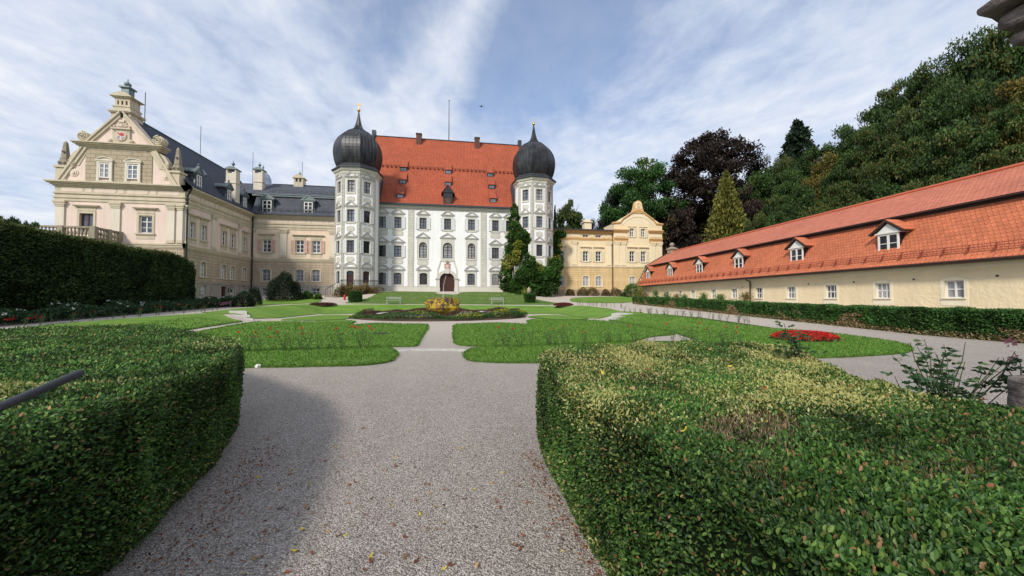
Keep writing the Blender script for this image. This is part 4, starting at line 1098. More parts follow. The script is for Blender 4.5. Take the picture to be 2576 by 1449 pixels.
    dome = mb.build('onion_dome', DOME, root)
    mb = MB(); mb.ball((cx, cy, 29.95), .24, 14, 10); b = sub(mb, 'gilded_ball', GOLD, dome, True)
    mb = MB(); mb.tube([(cx, cy, 30.1), (cx, cy, 31.0)], .035, 6)
    if ball_vane:
        F_v = [(cx-.3, 30.75), (cx-.1, 30.65), (cx+.1, 30.6), (cx+.28, 30.8), (cx+.15, 30.85), (cx+.05, 31.1), (cx-.05, 30.9), (cx-.28, 31.0)]
        mb.prism([(x, cy-.03, z) for x, z in F_v], (0, .06, 0))
    sub(mb, 'vane' if ball_vane else 'spike', GOLD, dome)
def domemat():
    m, g = newmat('onion_sheet_copper'); p = g.pos()
    n = g.noise(g.scale(p, (1, 1, .35)), 1.6, 5, .65); n2 = g.noise(p, 8, 4)
    c = g.mix(g.ramp(n, [(.4, 0), (.65, 1)]), (.016, .017, .021), (.05, .05, .052))
    g.out(c, g.ramp(n, [(.3, .32), (.7, .5)]), g.bump(n2, .12, .02), .5, .35); return m
DOME = domemat()
tl = atY(899, 600, 58)[0]; tr = atY(1343, 600, 58)[0]
make_tower(tl, 58, 3.02, -5, 'tall white octagonal tower with black onion dome and gilded bird vane, left of the palace', True, [7, 0, 1], 0)
make_tower(tr, 58, 3.02, 5, 'white octagonal onion domed tower right of the palace, its foot wrapped in green vines', False, [7, 0, 1], 7)
# ================================================================== LEFT WING (gabled front) and MIDDLE WING
YL, XL = 45.2, -28.7
ZE2 = 13.7
def entablature(fac, mb_t, mb_p, u0, u1, e0, e1):
    """beige mouldings from architrave to eaves; mb_p takes the panels"""
    fac.box(mb_t, u0-.06*e0, u1+.06*e1, 11.75, 12.05, -.05, .08); fac.box(mb_t, u0-.14*e0, u1+.14*e1, 12.05, 12.2, -.05, .16)
    fac.box(mb_t, u0-.05*e0, u1+.05*e1, 12.2, 12.5, -.05, .07); fac.box(mb_t, u0-.16*e0, u1+.16*e1, 12.5, 12.62, -.05, .18)
    fac.box(mb_t, u0-.06*e0, u1+.06*e1, 12.62, 13.25, -.05, .05)
    for z, h, d in ((13.25, .12, .16), (13.37, .14, .30), (13.51, .12, .48), (13.63, .14, .62)): fac.box(mb_t, u0-d*e0, u1+d*e1, z, z+h, -.05, d)
    L = u1-u0; n = max(1, round(L/2.7)); st = L/n
    for i in range(n):
        c = u0+st*(i+.5); w = st*.29; z0, z1 = 12.72, 13.16; k = .14
        fac.poly(mb_p, [(c-w, z0), (c+w, z0), (c+w+k, z0+k), (c+w+k, z1-k), (c+w, z1), (c-w, z1), (c-w-k, z1-k), (c-w-k, z0+k)], .03, .075)
        if i < n-1: fac.box(mb_p, c+st/2-.28, c+st/2+.28, z0, z1, .03, .075)
def pilaster(fac, mb, a, b, z0=7.55, z1=11.75):
    fac.box(mb, a+.06, b-.06, z0+.35, z1-.6, -.02, .14); fac.box(mb, a, b, z0, z0+.2, -.02, .2, 1); fac.box(mb, a+.03, b-.03, z0+.2, z0+.35, -.02, .17, 1)
    fac.box(mb, a+.03, b-.03, z1-.6, z1-.42, -.02, .2, 1); fac.box(mb, a-.05, b+.05, z1-.42, z1-.2, -.02, .24, 1); fac.box(mb, a-.1, b+.1, z1-.2, z1, -.02, .3, 1)
def string(fac, mb, u0, u1, e0=0, e1=0):
    for z, h, d in ((7.0, .12, .06), (7.12, .2, .12), (7.32, .12, .2), (7.44, .1, .1)): fac.box(mb, u0-d*e0, u1+d*e1, z, z+h, -.03, d)
def downpipe(root, x, y, z0, z1, nx, ny, mat=IRON):
    mb = MB(); mb.tube([(x+nx*.62, y+ny*.62, z1), (x+nx*.5, y+ny*.5, z1-.35), (x+nx*.2, y+ny*.2, z1-.9), (x+nx*.2, y+ny*.2, z0)], .085, 8); mb.build('downpipe', mat, root)
def gdormer(root, fac, c, z0, w, h, back=2.3):
    """slate-clad dormer with curved zinc pediment and finial"""
    mb = MB(); fac.box(mb, c-w, c+w, z0, z0+h, -back, 0, 0)
    for s_ in (-1, 1):      # scrolled foot
        fac.poly(mb, [(c+s_*w, z0), (c+s_*(w+.32), z0), (c+s_*(w+.22), z0+.3), (c+s_*(w+.1), z0+.5), (c+s_*w, z0+1.1)], -.12, .04, 1)
    d = mb.build('dormer', [SLATES, ZINC], root)
    mb = MB()
    fac.box(mb, c-w-.22, c+w+.22, z0+h, z0+h+.12, -back, .2); fac.box(mb, c-w-.12, c+w+.12, z0+h-.14, z0+h, -.1, .12)
    o = arc_pts(c-w-.1, c+w+.1, z0+h+.12, .52); fac.poly(mb, o, -.3, .1)
    for s_ in (-1, 1): fac.poly(mb, [(c+s_*(w+.24), z0+h+.12), (c+s_*.15, z0+h+.75), (c+s_*.1, z0+h+.6), (c+s_*(w-.1), z0+h+.12)], -.2, .18)
    fac.poly(mb, arc_pts(c-w-.1, c+w+.1, z0+h+.12, .5), -back, -.3)
    p = fac.pt(c, 0, -.05); mb.lathe((p[0], p[1], z0+h+.6), [(.02, 0), (.2, .12), (.14, .26), (.05, .34), (.13, .44), (.02, .6)], 10)
    sub(mb, 'dormer_roof', ZINC, d)
    ww = w-.22
    mb = MB()
    u0, u1, a, b = c-ww, c+ww, z0+.06, z0+h-.2
    for q in ((u0, u0+.1, a, b), (u1-.1, u1, a, b), (u0+.1, u1-.1, a, a+.1), (u0+.1, u1-.1, b-.1, b), (c-.06, c+.06, a+.1, b-.1)): fac.box(mb, q[0], q[1], q[2], q[3], .01, .09)
    for i in (1, 2):
        z = a+(b-a)*i/3; fac.box(mb, u0+.1, c-.06, z-.035, z+.035, .01, .07); fac.box(mb, c+.06, u1-.1, z-.035, z+.035, .01, .07)
    sub(mb, 'window', FRW, d)
    mb = MB(); mb.quad(fac.pt(u0, a, .03), fac.pt(u1, a, .03), fac.pt(u1, b, .03), fac.pt(u0, b, .03)); sub(mb, 'pane', GLASS, d)
def wchimney(root, x, y, z0, z1, w, hood=True, urn=True, name='chimney'):
    mb = MB(); mb.box(x-w, x+w, y-w*.8, y+w*.8, z0, z1-.5); mb.box(x-w-.08, x+w+.08, y-w*.8-.08, y+w*.8+.08, z1-1.9, z1-1.78)
    if hood:
        mb.box(x-w, x-w+.18, y-w*.8, y+w*.8, z1-.5, z1); mb.box(x+w-.18, x+w, y-w*.8, y+w*.8, z1-.5, z1)
    ch = mb.build(name, PILAST, root)
    mb = MB(); mb.box(x-w-.14, x+w+.14, y-w*.8-.14, y+w*.8+.14, z1, z1+.12)
    o = [(x-w-.1+(2*w+.2)*i/8, z1+.12+.3*math.sin(PI*i/8)) for i in range(9)]
    mb.prism([(a, y-w*.8-.1, b) for a, b in o], (0, w*1.6+.2, 0))
    mb.lathe((x, y, z1+.4), [(.04, 0), (.16, .1), (.06, .25), (.22, .45), (.2, .58), (.05, .7), (.03, 1.0)], 10)
    sub(mb, 'hood', ZINC, ch)
def make_left_wing():
    root = thing('gabled_wing', (-34.6, YL, 2.0), 'pink and beige palace wing with scrolled gable and dark slate roof at far left', 'building')
    F = Fac((0, YL), (1, 0), (0, -1)); S = Fac((XL, 0), (0, 1), (1, 0)); X0 = -40.55
    wf = [(-38.35, -37.13, 8.55, 10.5), (-32.95, -31.72, 8.55, 10.45)]
    ws = [(45.98, 46.94), (47.94, 48.9), (51.86, 52.86), (53.8, 54.8), (56.68, 57.62)]
    hup = [(a, b, 8.35, 10.15) for a, b in ws]; hlo = [(a, b, 4.13, 5.88) for a, b in ws]
    hb = [(48.15, 49.1, 2.15, 3.15), (54.0, 55.0, 2.12, 3.1), (56.75, 57.65, 2.12, 3.1), (52.02, 53.12, 1.2, 3.12)]
    mb = MB(); F.wall(mb, X0, XL, 7.4, 13.7, wf); S.wall(mb, YL, 59.3, 7.4, 13.7, hup)
    mb.quad((X0, YL, 1), (X0, 66, 1), (X0, 66, 13.7), (X0, YL, 13.7)); mb.build('upper_wall', PINK, root)
    mb = MB(); F.wall(mb, X0, XL, 1.0, 7.4, [], mi=1); S.wall(mb, YL, 59.3, 3.55, 7.4, hlo)
    for h in hlo: arch_fill(S, mb, h[0], h[1], h[3]-.16, .16, h[3], -.28, 0)
    mb.build('lower_wall', [RUSTS, RUSTM], root)
    mb = MB(); S.wall(mb, YL, 59.3, .5, 3.55, hb); S.box(mb, YL, 59.3, 3.35, 3.56, -.02, .07)
    mb.build('basement_wall', BASEM, root)
    t = MB(); p = MB(); entablature(F, t, p, X0, XL, 1, 1); entablature(S, t, p, YL, 58.9, 1, 0); string(F, t, X0, XL, 1, 1); string(S, t, YL, 59.0, 1, 0)
    t.build('mouldings', CREAMT, root); p.build('frieze', CREAMP, root)
    for f, a, b in ((F, -40.5, -39.6), (F, -35.55, -34.6), (F, -30.3, -29.5), (F, -29.35, -28.72), (S, 45.22, 45.75), (S, 49.75, 50.55), (S, 55.5, 56.15)):
        mb = MB(); pilaster(f, mb, a, b); mb.build('pilaster', [PILAST, CREAMT], root)
    for u0, u1, z0, z1 in wf:
        if u0 < -36: window(root, F, u0, u1, 7.6, z1, BROWNW, GLASSB, 2, 2, surround=sur_beige(), name='balcony_door')
        else: window(root, F, u0, u1, z0, z1, FRW, GLASS, 3, 2, surround=sur_beige(), sill=(CREAMT, .3), fw=.11)
    for h in hup: window(root, S, *h, FRW, GLASS if h[0] > 50 else GLASSB, 3, 2, surround=sur_beige(w=.17), sill=(CREAMT, .24), fw=.1)
    for h in hlo: window(root, S, *h, FRW, GLASSC, 3, 2, arch=.16, surround=sur_arch(CREAMT), fw=.1)
    for h in hb[:3]: window(root, S, *h, FRW, GLASSC, 2, 2, fw=.08)
    mb = MB(); S.box(mb, 52.02, 53.12, 1.2, 3.12, -.26, -.2); S.box(mb, 52.1, 52.52, 1.4, 2.9, -.2, -.18); S.box(mb, 52.62, 53.04, 1.4, 2.9, -.2, -.18)
    mb.build('door', WOODD, root)
    mb = MB(); S.box(mb, 53.45, 53.52, 2.35, 2.95, 0, .05); mb.tube([S.pt(53.48, 2.9, .03), S.pt(53.48, 3.0, .3), S.pt(53.48, 2.75, .36)], .025, 5); mb.lathe(S.pt(53.48, 2.4, .36), [(.06, 0), (.12, .06), (.14, .3), (.03, .38)], 8); mb.build('wall_lantern', IRON, root)
    # gable --------------------------------------------------
    c = -34.75; mb = MB()
    zc = 13.85
    F.poly(mb, [(X0+.3, zc), (XL-.75, zc), (-32.1+.5, 17.5), (-38.0-.1, 17.5)], -.8, 0, 0)
    F.poly(mb, [(-37.75, 18.0), (-31.75, 18.0), (c+.3, 21.45), (c-.3, 21.45)], -.8, 0, 0)
    g = mb.build('gable', PINK, root)
    mb = MB()    # rusticated block field around gable windows
    gw = [(-36.62, -35.67), (-34.06, -33.06)]
    F.box(mb, -37.95, -36.62-.25, zc, 16.9, .0, .07); F.box(mb, -35.67+.25, -34.06-.25, zc, 16.9, .0, .07); F.box(mb, -33.06+.25, -31.85, zc, 16.9, .0, .07)
    F.poly(mb, [(-37.95, 16.9), (-31.85, 16.9), (-32.3, 17.45), (-37.5, 17.45)], .0, .07)
    for a, b in gw: arch_fill(F, mb, a-.25, b+.25, 16.3, .35, 16.9, .0, .07)
    mb.build('block_field', GBLOCK, root)
    for a, b in gw:
        w = window(root, F, a, b, 14.3, 15.82, FRW, GLASSC, 3, 2, depth=-.12, fw=.09)
        mb = MB(); 
        for q in ((a-.22, a, 14.0, 15.9), (b, b+.22, 14.0, 15.9), (a-.22, b+.22, 15.9, 16.08)): F.box(mb, *q, .0, .22)
        F.box(mb, a-.3, b+.3, 16.08, 16.2, 0, .28); o = arc_pts(a-.32, b+.32, 16.2, .34); F.poly(mb, o, 0, .16); i2 = arc_pts(a-.24, b+.24, 16.2, .26)
        for q in range(len(o)-1): F.poly(mb, [o[q], o[q+1], i2[q+1], i2[q]], .16, .28)
        F.box(mb, a-.3, b+.3, 13.9, 14.0, 0, .2); sub(mb, 'surround', PILAST, w)
    mb = MB()     # raking mouldings + mid cornice
    for s_, xb, xt in ((-1, X0+.15, -38.35), (1, XL-.62, -31.35)):
        for dd, th, off in ((.16, .42, 0), (.26, .16, 0)):
            F.poly(mb, [(xb, zc), (xt, 17.45), (xt-s_*th*1.3, 17.45), (xb-s_*th*1.3, zc)], 0, dd)
    for s_, xb, xt in ((-1, -38.0, c-.15), (1, -31.5, c+.15)):
        for dd, th in ((.16, .42), (.28, .16)):
            F.poly(mb, [(xb, 18.02), (xt, 21.55), (xt, 21.55-th*1.6), (xb-s_*th*1.25, 18.02)], 0, dd)
    for z, h, d in ((17.45, .14, .14), (17.59, .14, .3), (17.73, .14, .46), (17.87, .1, .6)): F.box(mb, -38.4-d, -31.25+d, z, z+h, -.8, d)
    for x in (X0+.45, XL-.95):     # obelisk pedestals
        F.box(mb, x-.45, x+.45, 13.9, 15.2, -.8, .12); F.box(mb, x-.58, x+.58, 15.2, 15.4, -.9, .25)
    mb.build('gable_mouldings', CREAMT, root)
    def scroll(name, cu, cz, r, s_):
        mb = MB(); pts = []
        for i in range(30):
            t = i/29; a = t*2.2*2*PI; rr = r*(1-.86*t); pts.append((cu+s_*rr*math.cos(a+PI*.5), cz+rr*math.sin(a+PI*.5)))
        mb.tube([F.pt(u, z, .14) for u, z in pts], .085, 6)
        F.poly(mb, [(cu+r*math.cos(2*PI*i/16), cz+r*math.sin(2*PI*i/16)) for i in range(16)], -.6, .08)
        return mb
    for s_, cu in ((-1, -38.28), (1, -31.3)):
        mb = scroll('s', cu, 18.62, .52, s_); F.poly(mb, [(cu-.5, 17.97), (cu+.5, 17.97), (cu-s_*1.1, 18.9), (cu-s_*.3, 18.3)], -.5, .06); mb.build('scroll', CREAMT, root)
    for s_, x in ((-1, X0+.45), (1, XL-.95)):
        mb = MB(); mb.lathe((x, YL+.35, 15.4), [(.42, 0), (.5, .1), (.5, .5), (.38, .72), (.42, .8)], 4, PI/4); mb.lathe((x, YL+.35, 16.2), [(.36, 0), (.17, 1.75), (.02, 1.95)], 4, PI/4); mb.ball((x, YL+.05, 16.95), .12, 8, 6); mb.ball((x-.2, YL-.02, 15.75), .15, 8, 6); mb.ball((x+.2, YL-.02, 15.75), .15, 8, 6)
        mb.build('obelisk', STONE, root)
        cu = x-s_*.95; mb = scroll('s', cu, 15.75, .34, -s_)
        a0 = [(cu+s_*.3, 15.6), (cu+s_*.28, 16.3), (cu-s_*.1, 16.95), (cu-s_*.8, 17.4), (cu-s_*1.5, 17.45), (cu-s_*.6, 15.5)]
        F.poly(mb, a0, -.5, .05); mb.build('volute', CREAMT, root)
    for x in (-39.0, -30.55):
        mb = MB(); 
        for r, d in ((.42, .05), (.3, .1), (.16, .18)): F.poly(mb, [(x+r*math.cos(2*PI*i/20), 14.75+r*math.sin(2*PI*i/20)) for i in range(20)], 0, d)
        mb.build('boss', CREAMP, root)
    # arms cartouche
    mb = MB(); F.poly(mb, [(c-.95, 18.1), (c+.95, 18.1), (c+.8, 18.6), (c+.78, 19.55), (c-.78, 19.55), (c-.8, 18.6)], 0, .16); F.box(mb, c-.9, c+.9, 19.55, 19.72, 0, .3)
    for s_ in (-1, 1): mb.ball(F.pt(c+s_*.95, 18.3, .12), .22, 8, 6); mb.ball(F.pt(c+s_*.6, 19.35, .17), .07, 6, 5)
    ca_ = mb.build('cartouche', CREAMT, root)
    def disc(r, d0, d1, m, name, half=None):
        mb = MB(); F.poly(mb, [(c+r*math.cos(2*PI*i/24), 18.85+r*math.sin(2*PI*i/24)) for i in range(24)], d0, d1); return sub(mb, name, m, ca_)
    disc(.55, .16, .24, CREAMT, 'medallion_ring'); disc(.45, .24, .26, SHIELDW, 'medallion')
    mb = MB(); F.poly(mb, [(c-.15, 18.95), (c+.1, 19.2), (c+.35, 19.05), (c+.3, 18.8), (c+.05, 18.85)], .26, .28); F.poly(mb, [(c-.3, 19.1), (c-.12, 19.2), (c-.1, 19.05)], .26, .28); sub(mb, 'crest_figure', REDPAINT, ca_)
    mb = MB(); F.poly(mb, [(c-.3, 18.75), (c-.05, 18.8), (c-.08, 18.55), (c-.22, 18.5)], .26, .28); F.poly(mb, [(c+.1, 18.7), (c+.33, 18.7), (c+.25, 18.5)], .26, .28); sub(mb, 'crest_shield', simple('blue_grey_enamel', (.25, .3, .38)), ca_)
    mb = MB()   # shell relief above
    for i in range(7):
        a = math.radians(20+140*i/6); F.poly(mb, [(c, 19.85), (c+.5*math.cos(a-.12), 19.85+.6*math.sin(a-.12)), (c+.6*math.cos(a), 19.85+.72*math.sin(a)), (c+.5*math.cos(a+.12), 19.85+.6*math.sin(a+.12))], 0, .1)
    F.box(mb, c-.25, c+.25, 20.35, 20.6, .0, .16); mb.ball(F.pt(c, 19.95, .08), .16, 8, 6); mb.ball(F.pt(c-.7, 19.92, .05), .12, 6, 5); mb.ball(F.pt(c+.7, 19.92, .05), .12, 6, 5)
    mb.build('shell_relief', CREAMP, root)
    # lantern chimney
    mb = MB(); y0 = YL-.15; y1 = YL+1.75; X_ = -34.9
    mb.box(X_-.95, X_+.85, y0+.15, y1-.1, 20.9, 21.55); mb.box(X_-1.05, X_+.98, y0, y1, 21.4, 21.5); mb.box(X_-1.12, X_+1.05, y0-.08, y1+.05, 21.5, 21.65)
    mb.box(X_-.82, X_+.75, y0+.2, y1-.2, 21.65, 22.1); mb.box(X_-.88, X_+.8, y0+.14, y1-.14, 22.1, 22.2)
    mb.box(X_-.72, X_+.66, y0+.28, y1-.28, 22.2, 22.35)
    for a in (-.72, -.35, .05, .45): mb.box(X_+a, X_+a+.21 if a < .4 else X_+.66, y0+.28, y1-.28, 22.35, 22.8)
    mb.box(X_-.72, X_+.66, y0+.28, y1-.28, 22.8, 23.1); mb.box(X_-.85, X_+.78, y0+.15, y1-.15, 23.1, 23.2)
    o = [(X_-1.08+2.1*i/10, 23.2+.48*math.sin(PI*i/10)) for i in range(11)]; mb.prism([(a, y0+.0, b) for a, b in o], (0, y1-y0, 0))
    ln = mb.build('lantern', CREAMT, root)
    mb = MB(); mb.box(X_-.6, X_+.5, y0+.4, y0+.45, 22.36, 22.79); sub(mb, 'louvre', BROWNW, ln)
    mb = MB(); mb.box(X_-.36, X_+.36, YL+.35, YL+1.1, 23.55, 24.35); mb.box(X_-.5, X_+.5, YL+.2, YL+1.25, 24.35, 24.5); mb.lathe((X_, YL+.7, 24.5), [(.1, 0), (.14, .1), (.3, .3), (.3, .45), (.1, .62), (.04, .75), (.03, 1.0)], 12); sub(mb, 'lantern_cap', ZINC, ln)
    mb = MB(); mb.tube([(-34.3, YL+2.2, 21.4), (-34.3, YL+2.2, 24.9)], .035, 6); mb.build('lightning_rod', IRON, root)
    # roof: side slope, with flare, ridge
    mb = MB(); prof = [(-28.2, 13.86), (-28.75, 14.3), (-29.4, 15.05), (-30.4, 16.35), (-32, 18.35), (-34.55, 21.45)]
    for (a, b), (a2, b2) in zip(prof, prof[1:]):
        ya = 59.2-(a+28.2)*-1.0 if False else 59.2
        mb.quad((a, YL+.5, b), (a, 66, b), (a2, 66, b2), (a2, YL+.5, b2))
    mb.quad((-34.55, YL+.5, 21.45), (-34.55, 66, 21.45), (-40.9, 66, 13.8), (-40.9, YL+.5, 13.8))
    mb.add([(-28.2, 66, 13.86), (-34.55, 66, 21.45), (-40.9, 66, 13.8)], [(0, 1, 2)])
    r = mb.build('roof', SLATES, root)
    mb = MB(); mb.tube([(-34.55, YL+1, 21.47), (-34.55, 66, 21.47)], .1, 6); mb.box(-28.3, -28.1, YL+.4, 58.6, 13.74, 13.92); sub(mb, 'ridge_and_gutter', LEAD, r)
    D = Fac((-29.0, 0), (0, 1), (1, 0))
    for c_ in (47.85, 53.75, 57.5): gdormer(root, D, c_, 14.1, .62, 1.95)
    mb = MB(); mb.prism([(-31.1, 52.2, 17.25), (-31.1, 52.8, 17.25), (-31.75, 52.8, 18.05), (-31.75, 52.2, 18.05)], (.12, 0, .14)); mb.build('skylight', GLASSB, root)
    wchimney(root, -29.75, 56.0, 14.6, 19.2, .62)
    mb = MB(); mb.tube([(-34.55, 57.2, 21.4), (-34.55, 57.2, 25.6)], .03, 6); mb.build('lightning_rod', IRON, root)
    # domed turret far behind
    p = atd(661, 466, 64); mb = MB(); mb.lathe((p[0], p[1], p[2]-3), [(1.25, 0), (1.25, 2.6), (1.5, 2.7), (1.5, 2.95)], 8, .39); tu = mb.build('ridge_turret', PILAST, root)
    mb = MB(); mb.lathe((p[0], p[1], p[2]-.05), [(1.45, 0), (1.3, .5), (1.25, 1.2), (.95, 1.9), (.4, 2.5), (.1, 2.9), (.2, 3.2), (.03, 3.6)], 8, .39); sub(mb, 'turret_dome', simple('pale_blue_sheet', (.30, .38, .46), .5, .4, .2), tu)
    downpipe(root, XL, YL+.12, 5.0, 13.75, 1, -.0)
make_left_wing()
def make_mid_wing():
    YM = 59.0; X0 = XL; X1 = tl-2.2
    root = thing('mansard_wing', (-22.5, YM, 2.0), 'pale pink palace wing with grey mansard slate roof, between gabled wing and left tower', 'building')
    F = Fac((0, YM), (1, 0), (0, -1))
    cs = [-26.72, -22.22, -19.95]
    up = [(c-.58, c+.58, 8.35, 10.2) for c in cs]; lo = [(c-.58, c+.58, 4.1, 5.88) for c in cs]; bs = [(c-.6, c+.6, 2.1, 3.12) for c in cs]
    mb = MB(); F.wall(mb, X0, X1, 7.4, 13.7, up); mb.build('upper_wall', plaster('peach_render', (.76, .61, .48), .06, .08), root)
    mb = MB(); F.wall(mb, X0, X1, 3.55, 7.4, lo)
    for h in lo: arch_fill(F, mb, h[0], h[1], h[3]-.16, .16, h[3], -.28)
    mb.build('lower_wall', RUSTM, root)
    mb = MB(); F.wall(mb, X0, X1, .5, 3.55, bs); F.box(mb, X0, X1, 3.35, 3.56, -.02, .07); mb.build('basement_wall', BASEM, root)
    t = MB(); p = MB(); entablature(F, t, p, X0+.3, X1, 0, 0); string(F, t, X0, X1); t.build('mouldings', CREAMT, root); p.build('frieze', CREAMP, root)
    for a, b in ((-28.68, -28.3), (-24.95, -23.95), (-18.1, -17.2)):
        mb = MB(); pilaster(F, mb, a, b); mb.build('pilaster', [PILAST, CREAMT], root)
    for h in up: window(root, F, *h, FRW, GLASS, 3, 2, surround=sur_beige(w=.18), sill=(CREAMT, .24), shutters=(SHUTP, .55, h[2]-.02, h[3]-.02), fw=.11)
    for h in lo: window(root, F, *h, FRW, GLASSC, 3, 2, arch=.16, surround=sur_arch(CREAMT), fw=.1, grille=True)
    for h in bs: window(root, F, *h, FRW, GLASSC, 2, 2, fw=.09, grille=True)
    mb = MB(); xe = X1+.5
    prof = [(58.35, 13.86), (58.75, 14.2), (59.15, 14.8), (59.6, 15.7), (60.1, 16.85)]
    for (a, b), (a2, b2) in zip(prof, prof[1:]): mb.quad((X0, a, b), (xe, a, b), (xe, a2, b2), (X0, a2, b2))
    mb.quad((X0-5, 59.9, 17.18), (xe, 59.9, 17.18), (xe, 64.9, 20.05), (X0-5, 64.9, 20.05)); mb.quad((X0-5, 64.9, 20.05), (xe, 64.9, 20.05), (xe, 70, 14), (X0-5, 70, 14))
    r = mb.build('roof', SLATE, root)
    mb = MB(); mb.box(X0-.5, xe, 59.85, 60.15, 16.85, 17.1); mb.box(X0, xe, 59.75, 59.95, 17.1, 17.2); sub(mb, 'roof_break', ZINC, r)
    mb = MB(); mb.box(X0+.4, xe, 58.2, 58.4, 13.74, 13.92)
    for z, y in ((14.55, 58.85), (17.75, 60.75)):
        for dz in (0, .22): mb.box(X0+1, xe-.3, y-.1, y-.07, z+dz, z+dz+.05)
        x = X0+1
        while x < xe-.3: mb.box(x, x+.04, y-.11, y-.06, z-.35, z+.3); x += .95
    mb.box(xe-.75, xe-.35, 58.4, 60.0, 13.9, 14.1); mb.tube([(X0, 64.9, 20.1), (xe, 64.9, 20.1)], .09, 6)
    sub(mb, 'snow_guard', LEAD, r)
    D = Fac((0, 58.95), (1, 0), (0, -1))
    for c in (-26.72, -21.1): gdormer(root, D, c, 14.1, .82, 2.05, 1.6)
    wchimney(root, -29.35, 62.2, 17.5, 21.3, .62)
    # small ridge lantern
    x = -24.6; y = 64.9; mb = MB(); mb.box(x-.7, x+.7, y-.6, y+.6, 19.6, 20.5)
    for a in (-.7, -.1, .45): mb.box(x+a, x+a+(.25 if a != -.1 else .2), y-.6, y+.6, 20.5, 21.1)
    mb.box(x-.9, x+.9, y-.75, y+.75, 21.1, 21.25); o = [(x-.85+1.7*i/8, 21.25+.5*math.sin(PI*i/8)) for i in range(9)]; mb.prism([(a, y-.7, b) for a, b in o], (0, 1.4, 0))
    l = mb.build('ridge_lantern', CREAMT, root)
    mb = MB(); mb.lathe((x, y, 21.7), [(.05, 0), (.2, .2), (.2, .35), (.04, .5), (.03, .9)], 8); sub(mb, 'finial', ZINC, l)
    mb = MB(); mb.tube([(x+.35, y, 20), (x+.35, y, 24)], .03, 5); mb.build('lightning_rod', IRON, root); mb = MB(); mb.tube([(-31.2, 64, 19.5), (-31.2, 64, 24.8)], .03, 5); mb.build('lightning_rod', IRON, root)
    downpipe(root, XL+.15, 58.85, 2.2, 13.75, .25, -.55)
make_mid_wing()
